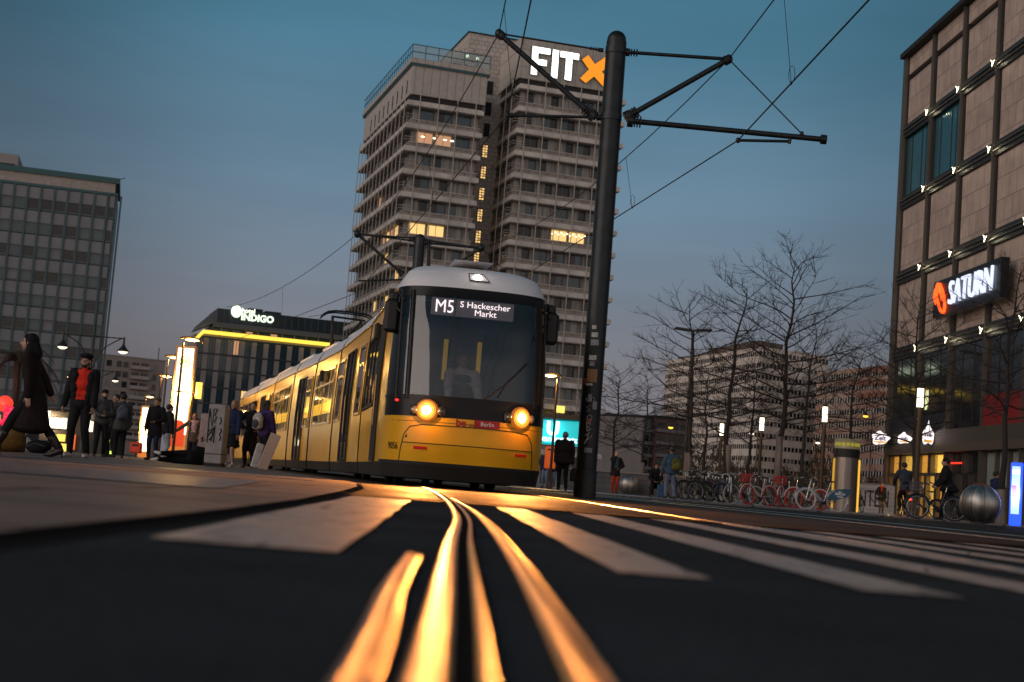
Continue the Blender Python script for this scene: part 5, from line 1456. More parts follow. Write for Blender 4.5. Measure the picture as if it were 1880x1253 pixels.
    # shoes
    for i, s in enumerate((-1, 1)):
        hj, kn, an = J['leg', i]; f = V(feet[i]); d = V((s*.12, 1, 0)).normalized(); Sh = MB(); f0 = V((an.x, an.y, f.z))
        if heels:
            Sh.cap(S(f0+V((0,-.010,.058))), S(f0+d*.055+V((0,0,.028))), .030*H, .026*H, shoes); Sh.cap(S(f0+d*.055+V((0,0,.024))), S(f0+d*.108+V((0,0,.018))), .024*H, .016*H, shoes)
            Sh.cap(S(f0+V((0,-.026,.05))), S(f0+V((0,-.030,.006))), .012*H, .007*H, shoes); Sh.cap(S(an), S(an+(kn-an)*.42), .030*H, .041*H, shoes)
        else:
            Sh.cap(S(f0+V((0,-.018,.024))), S(f0+d*.10+V((0,0,.020))), .025*H, .019*H, shoes); Sh.cap(S(f0+V((0,-.02,.012))), S(f0+d*.105+V((0,0,.012))), .014*H, .012*H, shoes); Sh.cap(S(an+V((0,0,.0))), S(f0+V((0,0,.03))), .026*H, .025*H, shoes)
        fuse(Sh, 'boot' if heels else 'shoe', shoes, o, vox*.8, 1)
    # shirt under an open jacket
    if shirt is not None:
        Q = MB(); body_shapes(Q, .007, legs_=False, arms_=False, m=shirt); Q.ell(S(hp+V((0,0,.03))), (.096*bulk*H,.072*bulk*H,.06*H), shirt); fuse(Q, 'shirt', shirt, o, vox, 2)
    # jacket / coat
    if top is not None:
        Q = MB(); g = .017
        if shirt is None: body_shapes(Q, g, legs_=False, m=top)
        else:
            body_shapes(Q, g, legs_=False, torso_=False, m=top)
            for s in (-1, 1):
                for t in (0, .33, .66, 1):
                    a = shl if s < 0 else shr; c_ = hp+V((s*.075*bulk, -.008, .0)); p = a*(1-t)+c_*t
                    Q.ell(S(V((s*max(abs(p.x-neck.x*(1-t))-.022, open_w+.036)+neck.x*(1-t), p.y+.004, p.z-.055+.02*t))), (.042*bulk*H, .070*bulk*H, .085*H), top)
            Q.ell(S(chest+V((0,-.03,-.03))), (.09*bulk*H,.045*H,.13*H), top); Q.ell(S(waist+V((0,-.03,-.03))), (.09*bulk*H,.045*H,.11*H), top); Q.cap(S(neck+V((0,-.02,-.02))), S(shl+V((0,-.006,-.01))), .042*H, .036*H, top); Q.cap(S(neck+V((0,-.02,-.02))), S(shr+V((0,-.006,-.01))), .042*H, .036*H, top)
        for i in (0, 1):
            sh, el, wr = J['arm', i]; Q.cap(S(sh), S(el), .044*bulk*H, .038*H, top, 12); Q.cap(S(el), S(wr-(wr-el)*.06), .038*H, .029*H, top, 12)
        if top_len < .5:       # long coat or dress skirt
            n = 13
            for k in range(n+1):
                t = k/n; z = hp.z+.06-t*(hp.z+.06-top_len); mxs = .100+.022*t
                fa = (V(feet[0])+V(feet[1]))/2
                c = V((hp.x+(fa.x-hp.x)*t*.35, hp.y+(fa.y-hp.y)*t*.35, z)); st_ = abs(feet[0][1]-feet[1][1])*.15*t
                Q.ell(S(c), ((mxs*bulk)*H, (.078*bulk+.012*t+st_)*H, .05*H), top, None, 18, 8)
        elif top_len < .56:
            Q.ell(S(hp+V((0,0,.0))), (.108*bulk*H,.082*bulk*H,.075*H), top)
        if collar is not None or top_len < .56: Q.cap(S(neck+V((-.02,-.01,.0))), S(neck+V((.02,-.01,.0))), .040*H, .040*H, top)
        fuse(Q, 'coat' if top_len < .5 else 'jacket', top, o, vox, 10 if top_len < .4 else 3)
    if skirt is not None:
        Q = MB()
        for k in range(6):
            t = k/5; Q.ell(S(hp+V((0,0,.07-t*.27))), ((.098+.045*t)*H,(.080+.035*t)*H,.055*H), skirt, None, 18, 8)
        fuse(Q, 'skirt', skirt, o, vox, 2)
    if scarf is not None:
        Q = MB(); Q.cap(S(neck+V((-.02,.0,.02))), S(neck+V((.02,.0,.02))), .045*H, .045*H, scarf); Q.cap(S(neck+V((.02,.05,.0))), S(neck+V((.03,.075,-.12))), .02*H, .018*H, scarf); fuse(Q, 'scarf', scarf, o, vox, 2)
    # hair
    if hair is not None:
        Q = MB(); Q.ell(S(hd+V((0,-.020,.022))), (.053*H,.059*H,.057*H), hair)
        if hairlen >= 1:
            for s in (-1, 0, 1): Q.cap(S(hd+V((s*.026,-.03,.0))), S(hd+V((s*.034,-.032,-.055-.05*(hairlen-1)))), .030*H, .024*H, hair)
        fuse(Q, 'hair', hair, o, vox*.8, 2)
        if beard: 
            Q = MB(); Q.ell(S(hd+V((0,.026,-.047))), (.030*H,.026*H,.022*H), hair); Q.cap(S(hd+V((-.034,.010,-.026))), S(hd+V((-.018,.034,-.048))), .012*H, .013*H, hair); Q.cap(S(hd+V((.034,.010,-.026))), S(hd+V((.018,.034,-.048))), .012*H, .013*H, hair); fuse(Q, 'beard', hair, o, vox*.7, 1)
    if hat:
        kind, hm = hat; Q = MB()
        if kind == 'beret':
            Q.ell(S(hd+V((.004,-.012,.050))), (.068*H,.070*H,.030*H), hm); Q.ell(S(hd+V((0,-.010,.028))), (.053*H,.060*H,.026*H), hm)
        elif kind == 'cap':
            Q.ell(S(hd+V((0,-.010,.030))), (.052*H,.060*H,.038*H), hm); Q.ell(S(hd+V((0,.058,.026))), (.036*H,.034*H,.007*H), hm)
        elif kind == 'beanie':
            Q.ell(S(hd+V((0,-.012,.028))), (.054*H,.062*H,.050*H), hm)
        elif kind == 'hood':
            Q.ell(S(hd+V((0,-.024,.012))), (.058*H,.058*H,.066*H), hm); Q.cap(S(hd+V((0,-.04,-.02))), S(neck+V((0,-.03,.0))), .052*H, .062*H, hm); Q.cap(S(hd+V((-.03,-.02,-.03))), S(neck+V((-.03,-.0,.0))), .03*H, .045*H, hm); Q.cap(S(hd+V((.03,-.02,-.03))), S(neck+V((.03,-.0,.0))), .03*H, .045*H, hm)
            Q.cap(S(hd+V((-.026,.012,.042))), S(hd+V((.026,.012,.042))), .022*H, .022*H, hm)
        fuse(Q, {'beret':'beret','cap':'cap','beanie':'hat','hood':'hood'}[kind], hm, o, vox*.8, 2)
    o['J'] = 0; del o['J']
    return o, J, H, hp, neck, hd
def ground_at(px, d, left=True): return G(px, d, PLZ if left else PRZ)
def bag(name, label, cat, P, face, parts):
    o = thing(name, label, cat, P, face); return o
def backpack(label, loc, face, c, sz=(.30,.17,.44), c2=None):
    o = thing('backpack', label, 'backpack', loc, face)
    B = MB(); B.ell((0,0,0), (sz[0]/2,sz[1]/2,sz[2]/2), c); B.bevbox((0,0,-.03), (sz[0]*.9, sz[1]*.85, sz[2]*.8), .04, c); fuse(B, 'bag_body', c, o, .014, 3)
    B = MB(); B.ell((0,-sz[1]*.45,-.07), (sz[0]*.36,.045,sz[2]*.24), c2 or c); B.build('pocket', o)
    for s in (-1, 1):
        B = MB(); B.tube([(s*.09, sz[1]*.4, sz[2]*.42),(s*.10, sz[1]*.4+.07, sz[2]*.46),(s*.11, sz[1]*.4+.10, sz[2]*.25),(s*.10, sz[1]*.4+.02,-.15)], .016, c2 or c, 6); B.build('strap', o)
    return o
PI = pi
# --- left crowd
# face angle: 0 looks away from the camera (+y), pi looks at it, +pi/2 looks left in the picture
w1 = person('woman striding left in a dark hooded long coat and heeled boots', ground_at(58, 19.9), radians(96), 1.71,
   feet=((-.05,.27,0),(.05,-.20,.0)), hands=((-.13,.05,.47),(.135,-.10,.47)), lean=(0,.06), head_d=(0,.018), top=C_DRK, top_len=.225, legs=C_BLK, shoes=C_LEA, hair=None, hat=('hood', C_BLK), heels=True, vox=.009, bulk=1.0, hip=(0,.03,.505), eyes=True)
w2 = person('bearded man in black beret, open black jacket and red shirt, holding a bottle', ground_at(140, 24.9), radians(176), 1.79,
   feet=((-.085,-.03,0),(.055,.05,0)), hands=((-.14,.06,.50),(.175,.03,.47)), lean=(.0,.0), top=C_BLK, shirt=C_RED, legs=C_BLK, shoes=C_SHOEW, hair=C_HAIR, hat=('beret', C_BLK), beard=True, vox=.009, bulk=1.12, handpose='grip', eyes=True, top_len=.52, open_w=.03)
bt = w2[0].location
b_ = thing('drink_bottle', 'small pale bottle held by the man in the red shirt', 'bottle', V((bt.x+.245, bt.y-.08, .64+PLZ)))
c = MB(); c.lathe([(.0,0),(.032,.0),(.034,.02),(.034,.13),(.014,.18),(.013,.22)], mat('bottle_glass', (.45,.42,.36), .15), 12); c.build('body', b_)
c = MB(); c.lathe([(.0,.245),(.015,.245),(.015,.215)], C_SHOEW, 10); c.build('cap', b_)
w3 = person('bearded man in grey jacket and dark cap looking down at his phone', ground_at(180, 37.5), radians(205), 1.74, feet=((-.07,.0,0),(.07,.06,0)), hands=((-.03,.13,.62),(.05,.14,.62)), lean=(0,.02), head_d=(0,.015), top=C_GRY, legs=C_BLK, hat=('cap', C_BLK), beard=True, handpose='phone', vox=.013, top_len=.52)
ph = w3[0]; q_ = Matrix.Rotation(radians(205), 4, 'Z') @ V((.01,.14*1.74+.05,.64*1.74+.03)); 
o = MB(); o.bevbox((0,0,0), (.075,.012,.15), .004, mat('phone_black', (.01,.01,.012), .2)); o = o.build('phone', None, ph.location+q_); tag(o, 'small black phone held by the capped man in grey', 'phone')
w4 = person('person seen from behind in a grey parka and slim black trousers', ground_at(216, 38.5), radians(20), 1.72, feet=((-.06,.0,0),(.06,-.02,0)), hands=((-.08,.10,.60),(.13,.02,.50)), top=C_GRY, legs=C_BLK, hair=C_HAIR, vox=.013, top_len=.46, bulk=1.05)
backpack('slate grey backpack worn by the person in the grey parka', w4[0].location+V((.06,-.20,1.22)), radians(20), cloth('slate', (.10,.11,.14)))
w4b = person('person in dark clothes mostly hidden between the phone reader and the grey parka', ground_at(203, 41, True), radians(150), 1.78, top=C_BLK, legs=C_BLK, hair=C_HAIR, vox=.014, top_len=.48)
w5 = person('tall man in dark coat and orange-lit cap facing the camera', ground_at(279, 41.5), radians(170), 1.80, feet=((-.07,0,0),(.06,.02,0)), hands=((-.06,.12,.62),(.15,.03,.48)), top=C_BLK, legs=C_NAVY, hat=('beanie', C_TAN), vox=.014, top_len=.40, skin=M_SKIN3, bulk=1.05)
w6 = person('man in black cap, dark jacket and pale blue jeans, seen from behind', ground_at(300, 44.5), radians(-50), 1.74, feet=((-.07,.05,0),(.06,-.05,0)), hands=((-.13,.08,.50),(.14,.05,.50)), lean=(0,.02), top=C_BLK, legs=cloth('palejean', (.30,.34,.40)), hat=('cap', C_BLK), shoes=C_SHOEW, vox=.014, bulk=1.1, top_len=.52)
w7 = person('long-haired woman in a pink top and brown jacket, one arm held out', ground_at(350, 49), radians(180), 1.68, feet=((-.05,0,0),(.05,.02,0)), hands=((-.13,.05,.55),(.36,-.02,.62)), top=C_TAN, shirt=C_PINK, legs=C_BLK, hair=C_HAIR, hairlen=2, vox=.015, top_len=.44, bulk=.95, head_d=(.01,0), open_w=.03)
# lying person
M_ = Matrix.Translation(V((GX(330, 31.5), 31.5, PLZ+.11))) @ Matrix.Rotation(radians(-6), 4, 'Z') @ Matrix.Rotation(radians(-82), 4, 'X') 
M_ = Matrix.Translation(V((GX(283, 31.3), 31.3, PLZ+.15))) @ Matrix.Rotation(radians(-90+42), 4, 'Z') @ Matrix.Rotation(radians(-90), 4, 'X') @ Matrix.Rotation(radians(90), 4, 'Z')
w8 = person('person lying on the ground in dark clothes, head towards the grey cabinet', (0,0,0), 0, 1.62, feet=((-.03,-.02,.02),(.05,.0,.0)), hands=((-.04,.16,.60),(.06,.16,.66)), elbow=((0,.3,-1),(0,.3,-1)), lean=(0,.03), head_d=(0,.03), top=C_BLK, legs=C_BLK, shoes=C_SHOEW, hat=('beanie', cloth('paleblue', (.25,.33,.38))), hair=None, vox=.013, top_len=.57, bulk=1.08, parent_matrix=M_)
w9 = person('blonde woman in a navy jacket and skirt standing left of the white bag', ground_at(420, 36.5), radians(165), 1.68, feet=((-.055,0,0),(.05,.03,0)), hands=((-.13,.06,.50),(.12,.05,.54)), top=C_NAVY, skirt=C_BLK, legs=None, shoes=C_SHOEW, hair=C_HAIRB, hairlen=1, vox=.013, top_len=.50, bulk=1.08)
w10 = person('woman in a black knee-length dress with hands on her hips', ground_at(455, 37), radians(176), 1.70, feet=((-.06,0,0),(.06,.0,0)), hands=((-.115,.03,.60),(.115,.03,.60)), elbow=((-1,-.3,0),(1,-.3,0)), top=C_BLK, top_len=.30, legs=cloth('tights', (.02,.012,.012)), barelegs=True, hair=C_HAIR, vox=.013, bulk=.98, heels=True)
w11 = person('woman in a purple jacket, seen from behind beside the tram', ground_at(479, 36), radians(-35), 1.72, feet=((-.05,.04,0),(.06,-.05,0)), hands=((-.12,.12,.52),(.13,.08,.50)), lean=(0,.01), top=C_PURP, legs=C_BLK, hair=C_HAIR, hairlen=1, vox=.013, shoes=C_SHOEW, top_len=.50)
backpack('white patterned backpack worn by the woman in purple', w11[0].location+V((-.16,-.17,1.20)), radians(-35), mat('bag_white', (.42,.38,.35), .6, var=.5, scale=14, col2=(.5,.46,.42)), (.32,.19,.46), C_GRY)
# by the underground sign and on the right plaza
w12 = person('broad man in dark jacket and trousers walking away towards the teal sign', ground_at(1031, 43.5, 0), radians(8), 1.76, feet=((-.05,.06,0),(.06,-.05,0)), hands=((-.14,.03,.48),(.165,.0,.47)), top=C_DRK, legs=C_BLK, hair=C_HAIRG, vox=.013, bulk=1.38, top_len=.49, handpose='grip')
o = thing('shoulder_bag', 'big black bag hanging from the hand of the broad man', 'bag', w12[0].location+V((.37,-.04,.50)))
c = MB(); c.ell((0,0,0), (.16,.11,.22), C_BLK); c.bevbox((0,0,-.03),(.30,.18,.34),.04,C_BLK); fuse(c, 'bag_body', C_BLK, o, .015, 2); c = MB(); c.tube([(-.1,0,.15),(-.07,0,.34),(.0,0,.40),(.07,0,.34),(.1,0,.15)], .012, C_BLK, 6); c.build('handle', o)
w13 = person('bald man in dark jacket and rust-red trousers, hand at his mouth', ground_at(1127, 60, 0), radians(185), 1.76, feet=((-.05,0,0),(.055,.02,0)), hands=((-.07,.10,.60),(.035,.095,.865)), elbow=((-1,-.5,0),(1,.3,-1.5)), top=C_BLK, shirt=C_DEN, legs=C_RUST, hair=None, beard=False, vox=.017, top_len=.44, open_w=.02, skin=M_SKIN3, bulk=1.05)
w14 = person('man in a blue denim jacket and jeans walking away past the low wall', ground_at(1229, 51, 0), radians(10), 1.80, feet=((-.07,.05,0),(.08,-.04,0)), hands=((-.19,.05,.50),(.16,.08,.52)), top=C_DEN, legs=C_JEAN, hair=C_HAIR, vox=.015, bulk=1.15, top_len=.53)
backpack('olive backpack on the man in the denim jacket', w14[0].location+V((.14,-.2,1.22)), radians(10), C_OLV, (.34,.2,.5), cloth('yellowgreen', (.16,.15,.03)))
w15 = person('hunched person in black sitting by the low wall with a blue bag', ground_at(1201, 53, 0), radians(180), 1.62, hip=(0,-.05,.28), feet=((-.07,.20,0),(.07,.18,0)), knee=((0,0,1),(0,0,1)), hands=((-.05,.20,.36),(.05,.2,.36)), lean=(0,.08), head_d=(0,.03), top=C_BLK, legs=C_BLK, hat=('hood', C_BLK), hair=None, vox=.016, top_len=.56)
o = thing('wall_bench', 'small dark stool under the hunched person in black', 'stool', w15[0].location+V((0,.1,0)))
c = MB(); c.bevbox((0,0,.33),(.42,.38,.06),.015,M_TBM); c.build('seat', o)
for a in (-.16,.16):
    for b in (-.14,.14): c = MB(); c.tube([(a,b,0),(a,b,.31)], .02, M_TBM, 6); c.build('leg', o)
o = thing('carrier_bag', 'blue carrier bag standing beside the hunched person', 'bag', ground_at(1213, 52, 0)); c = MB(); c.bevbox((0,0,.24),(.28,.2,.46),.03, mat('bag_blue', (.03,.10,.24), .4)); c.build('bag_body', o); c = MB(); c.tube([(-.08,0,.46),(-.05,0,.62),(.05,0,.62),(.08,0,.46)], .01, C_BLK, 5); c.build('handle', o)
w16 = person('small figure in dark coat and red scarf before the graffiti wall', ground_at(1617, 80, 0), radians(180), 1.72, feet=((-.05,0,0),(.05,.02,0)), hands=((-.12,.05,.50),(.10,.08,.58)), top=C_BLK, legs=C_TAN, scarf=C_RED, hat=('beanie', C_TAN), vox=.02, top_len=.42)
w17 = person('cyclist in dark clothes riding away, red rear light below', V((GX(1658, 47.5), 47.5, PRZ)), radians(2), 1.76, hip=(0,-.08,.53), feet=((-.07,.02,.10),(.07,.06,.20)), hands=((-.12,.27,.60),(.12,.27,.60)), lean=(0,.13), head_d=(0,.02), top=cloth('bluegrey', (.035,.045,.06)), legs=C_BLK, hair=C_HAIR, hat=('beanie', C_BLK), vox=.015, bulk=1.15, handpose='grip', elbow=((-1,-.3,-.3),(1,-.3,-.3)), top_len=.53)
w18 = person('man in black with a beanie pushing a bicycle leftwards', ground_at(1738, 42, 0), radians(78), 1.80, feet=((-.05,.10,0),(.06,-.22,.02)), hands=((-.12,.17,.55),(.08,.2,.56)), lean=(0,.05), top=C_BLK, legs=C_BLK, hair=C_HAIR, hat=('beanie', C_BLK), vox=.014, bulk=1.3, top_len=.49, handpose='grip')
w19 = person('man in a dark jacket half hidden behind the large steel ball', ground_at(1822, 50, 0), radians(-75), 1.78, feet=((-.05,.1,0),(.06,-.1,0)), hands=((-.13,.12,.5),(.13,.06,.5)), lean=(0,.03), top=C_NAVY, legs=C_BLK, hair=C_HAIR, hat=('cap', C_BLK), vox=.016, bulk=1.1, top_len=.5)
w20 = person('distant person in blue jeans standing just right of the tram nose', ground_at(1000, 66, 0), radians(150), 1.70, top=C_NAVY, legs=C_JEAN, vox=.02, top_len=.5)
w21 = person('distant person in white trainers and dark trousers under the orange bin', ground_at(1012, 70, 0), radians(200), 1.70, top=C_BLK, legs=C_JEAN, shoes=C_SHOEW, vox=.02, top_len=.5)
# tram driver, seated in the cab
MD = M0 @ Matrix.Translation((.0,.22,.62)) @ Matrix.Rotation(pi, 4, 'Z') @ Matrix.Diagonal((1,1,1,1))
MD = Matrix.Translation(M0 @ V((-.02,.22,.62))) @ Matrix.Rotation(atan2(M0[1][0], M0[0][0])+pi, 4, 'Z')
w22 = person('tram driver in a grey waistcoat and white shirt seated behind the windscreen', (0,0,0), 0, 1.78, hip=(0,0,.33), feet=((-.08,.28,.0),(.08,.28,.0)), knee=((0,0,1),(0,0,1)), hands=((-.13,.24,.40),(.13,.24,.40)), top=cloth('shirtwhite', (.55,.55,.56)), legs=C_BLK, hair=C_HAIRG, vox=.012, parent_matrix=MD, bulk=1.15, top_len=.6)
c = MB(); 
wv = w22[0]
Q = MB()
for z, w__ in ((.40,.115),(.46,.115),(.52,.118),(.58,.11)): Q.ell(V((0,.006,z))*1.78, (w__*1.78,.092*1.78,.055*1.78), C_GRY)
fuse(Q, 'waistcoat', cloth('waistcoat', (.10,.10,.12)), wv, .014, 3)
# ================================================================ lamps, stop furniture, signs
LAMPC = (1., .50, .12)
M_LPOST = mat('lamp_post_paint', (.05,.03,.015), .4, .3)
M_LHEAD = mat('lamp_head', (.45,.26,.08), .35)
M_LAMP = emis('street_lamp_glow', (1., .62, .20), 9.)
def stop_lamp(label, px, py, d, power, zb, full=True):
    top = W(px, py, d); base = V((top.x, d, zb))
    o = thing('platform_lamp', label, 'street lamp', base, 0, 'curved platform lamps')
    h = top.z-zb
    c = MB(); c.tube([(0,0,0),(0,0,h*.97)], [.055,.04], M_LPOST, 10); c.lathe([(.09,0),(.09,.3),(.06,.34)], M_LPOST, 12); c.build('post', o)
    c = MB(); 
    pts = [(-.10,0,h-.03),(.15,0,h+.03),(.42,0,h-.02),(.62,0,h-.10)]
    vs = []
    for x, y, z in pts: pass
    P = [(-.14,.0,.03),(.0,.13,.09),(.25,.19,.10),(.48,.15,.05),(.66,.03,-.05)]
    for (x0,w0,z0),(x1,w1,z1) in zip(P[:-1], P[1:]):
        for s in (-1, 1): c.add([(x0,s*w0,h+z0-.06),(x1,s*w1,h+z1-.06),(x1,0,h+z1),(x0,0,h+z0)], [(0,1,2,3)], M_LHEAD, True)
    c.build('lamp_shade', o)
    c = MB(); c.ell((.30,0,h-.03), (.26,.14,.045), M_LAMP, None, 12, 8); c.build('bulb', o)
    if power: lamp('platform_light', 'POINT', (.30,0,h-.14), power, LAMPC, o, .05)
    return o
SL = [('tall glowing platform lamp nearest the camera, in front of the lit stop column', 338, 622, 49, 260, PLZ), ('second platform lamp, its head just left of the lit column top', 309, 655, 58, 160, PLZ), ('third platform lamp, further left and lower beside the column', 296, 690, 72, 120, PLZ), ('small far platform lamp above the slim lit column', 268, 728, 97, 100, PLZ), ('lit platform lamp between the tram nose and the teal sign', 1024, 690, 53, 420, 0)]
for i, a in enumerate(SL):
    o = stop_lamp(*a)
    if i == 4: o.rotation_euler = (0, 0, pi)
# lit stop column
def light_column(label, px, top, bot, d, wpx, powr, big):
    p = G(px, d, PLZ); zt = Z(px, top, d)-PLZ; w_ = wpx*d/FPX
    o = thing('stop_column', label, 'sign column', p, radians(-4))
    fm = mat('column_frame', (.42,.26,.14), .4); om = mat('column_orange', (.62,.22,.04), .5, emit=(1.,.30,.04), est=.35)  # orange foot panel is no lamp; its glow is put into the material
    c = MB(); c.box((-w_/2,-.12,0), (-w_/2+.07,.12,zt), fm); c.box((w_/2-.07,-.12,0), (w_/2,.12,zt), fm); c.box((-w_/2+.07,-.12,zt-.08), (w_/2-.07,.12,zt), fm); c.build('frame', o)
    em = emis('column_white', (1., .84, .52), 3.2)
    z0 = zt*.23 if big else zt*.12; zm = zt*.60
    c = MB(); c.box((-w_/2+.08,-.10,zm+.03), (w_/2-.08,.10,zt-.10), em); c.build('light_panel', o)
    c = MB(); c.box((-w_/2+.08,-.10,z0), (w_/2-.08,.10,zm-.03), em); c.build('light_panel', o)
    c = MB(); c.box((-w_/2+.07,-.11,0), (w_/2-.07,.11,z0-.01), om); c.build('base_panel', o)
    if big:
        zz_ = zt-.62
        mg = mat('stop_sign_green', (.15,.42,.05), .4, emit=(.55,.85,.1), est=.8)
        c = MB(); c.tube([(.2*cos(t), -.125, zz_+.2*sin(t)) for t in [2*pi*i/20 for i in range(21)]], .022, mg, 6); c.build('stop_ring', o)
        t = link('letter', textmesh('H', .27, .01, .01, mg), o); place(t, (0,-.125,zz_), (1,0,0), (0,0,1))
        c = MB(); pts = [(-.24+.0, z0-.45),(.24,z0-.45),(.24,z0+.30)]+[(.24*cos(a), z0+.30+.24*sin(a)) for a in [pi*k/8 for k in range(1, 8)]]+[(-.24,z0+.30)]
        c.prism(pts, .03, mat('poster_red', (.55,.05,.015), .5, emit=(1,.08,.01), est=.45), Matrix.Translation((0,-.14,0))); c.build('poster', o)
        c = MB(); c.box((w_/2+.12,-.1,zt*.55), (w_/2+.32,.1,zt*.55+.62), emis('side_box_yellow', (1.,.66,.08), 1.6)); c.tube([(w_/2,0,zt*.58),(w_/2+.14,0,zt*.58)], .02, fm, 5); c.build('side_box', o)
    L = lamp('column_light', 'AREA', (0,-.5,zt*.6), powr, (1.,.52,.16), o, 1.2); L.rotation_euler = (radians(90), 0, 0)
    L = lamp('column_light', 'AREA', (.6,0,zt*.6), powr*.9, (1.,.46,.10), o, 1.6); L.rotation_euler = (radians(90), 0, radians(75))
    return o
light_column('big glowing white stop column with a green ringed H, orange at its foot', 323, 634, 835, 54, 37, 120, True)
light_column('slim glowing stop column further away, beside the tall man', 262, 745, 835, 76, 21, 70, False)
# double-armed old-style lamps
def twin_lamp(label, px, pyt, d, arm, hl, py_l):
    p = G(px, d, 0); top = Z(px, pyt, d); o = thing('twin_street_lamp', label, 'street lamp', p, radians(3), 'twin-armed street lamps')
    mk = mat('lamp_iron', (.012,.013,.014), .5); zl = Z(px, py_l, d)
    c = MB(); c.tube([(0,0,0),(0,0,zl*.5),(0,0,top)], [.11,.08,.035], mk, 8); c.lathe([(.2,0),(.2,.6),(.12,.8)], mk, 10); c.build('post', o)
    za = zl+.55
    c = MB(); c.tube([(-arm,0,za),(arm,0,za)], .035, mk, 6)
    for s in (-1, 1): c.tube([(s*.05,0,za-2.0),(s*.25,0,za-1.3),(s*.7,0,za-.6),(s*1.2,0,za-.25),(s*arm*.93,0,za)], .035, mk, 6)
    c.build('cross_arm', o)
    for s in (-1, 1):
        c = MB(); c.lathe([(.05,za+.1),(.07,za-.35),(.14,za-.5),(.34,za-.72),(.36,za-.78)], mk, 14, (s*arm,0,0)); sh = c.build('lamp_shade', o)
        c = MB(); c.lathe([(.30,za-.77),(.24,za-.84),(.12,za-.90),(.0,za-.91)], emis('twin_lamp_glow', (1.,.86,.58), 2.2), 14, (s*arm,0,0)); c.build('bulb', o)
twin_lamp('nearer dark twin-armed street lamp with bell shades, over the man in the beret', 150, 585, 84, 1.77, 0, 633)
twin_lamp('farther small twin-armed street lamp, shades at shoulder height of the beret man', 156, 655, 125, 1.95, 0, 690)
# tall unlit lamp
o = thing('tall_lamp', 'tall slim unlit lamp post with two flat heads, left of the big bare tree', 'street lamp', G(1253, 98, 0))
h = Z(1268, 606, 98); mk = mat('tall_lamp_metal', (.05,.045,.035), .5)
c = MB(); c.tube([(0,0,0),(0,0,h)], [.16,.10], mk, 10); c.build('post', o)
for s in (-1, 1):
    c = MB(); c.bevbox((s*.72,0,h+.02+.02*s), (1.15,.6,.16), .05, mk, Matrix.Rotation(-s*radians(5), 3, 'Y')); c.tube([(0,0,h-.05),(s*.3,0,h+.0)], .07, mk, 6); c.build('lamp_head', o)
# cylinder lanterns
M_CYL = emis('lantern_glow', (1., .93, .68), 3.6)
def lantern(label, px, py0, py1, d):
    p = G(px, d, PRZ); zt = Z(px, py0, d)-PRZ; zb_ = Z(px, py1, d)-PRZ; o = thing('column_lantern', label, 'street lamp', p, 0, 'cylinder lanterns on the right plaza')
    c = MB(); c.lathe([(.09,0),(.075,zb_)], M_LPOST, 12); c.build('post', o)
    zm = (zt+zb_)/2
    c = MB(); c.lathe([(.10,zb_),(.10,zm-.02)], M_CYL, 14); c.lathe([(.10,zm+.02),(.10,zt)], M_CYL, 14); c.build('bulb', o)
    c = MB(); c.lathe([(.11,zt),(.11,zt+.06),(.0,zt+.09)], M_LPOST, 14); c.lathe([(.105,zm-.02),(.105,zm+.02)], M_LPOST, 14); c.build('lamp_cap', o)
    lamp('lantern_light', 'POINT', (0,-.25,zm), 14, (1.,.85,.5), o, .02)
lantern('small lit cylinder lantern left of the big bare tree, furthest from the store', 1317, 778, 799, 76)
lantern('lit cylinder lantern just left of the big bare tree trunk', 1390, 767, 790, 66)
lantern('lit cylinder lantern midway between the big tree and the advertising column', 1505, 747, 774, 57)
lantern('largest lit cylinder lantern, against the store front and its tree', 1679, 713, 747, 45)
# small pendant lamps seen through the trees
def pendant(label, px, py, d, col, st, nm):
    p = G(px, d, 0); z = Z(px, py, d); o = thing('pendant_lamp', label, 'street lamp', p, 0, 'small far lamps behind the trees')
    c = MB(); c.tube([(.55,0,0),(.55,0,z+.35),(.3,0,z+.55),(0,0,z+.45)], .04, M_LPOST, 6); c.build('post', o)
    c = MB(); c.lathe([(.05,z+.4),(.10,z+.25),(.24,z+.05)], M_LPOST, 10); c.build('lamp_shade', o)
    c = MB(); c.ell((0,0,z), (.21,.21,.10), emis(nm, col, st), None, 10, 6); c.build('bulb', o)
pendant('small yellow far lamp at the left edge of the banded block', 1223, 785, 120, (1.,.6,.05), 2.2, 'pendant_yellow')
pendant('small greenish-white far lamp left of the furthest lantern', 1307, 790, 130, (.9,1.,.6), 2.2, 'pendant_green')
pendant('small white far lamp between the two left lanterns', 1372, 796, 120, (1.,.93,.7), 2.4, 'pendant_white')
pendant('small white far lamp just left of the middle lantern foot', 1495, 813, 120, (1.,.93,.7), 2.2, 'pendant_white')
pendant('small yellow far lamp above the advertising column', 1580, 764, 110, (1.,.55,.04), 2.4, 'pendant_yellow')
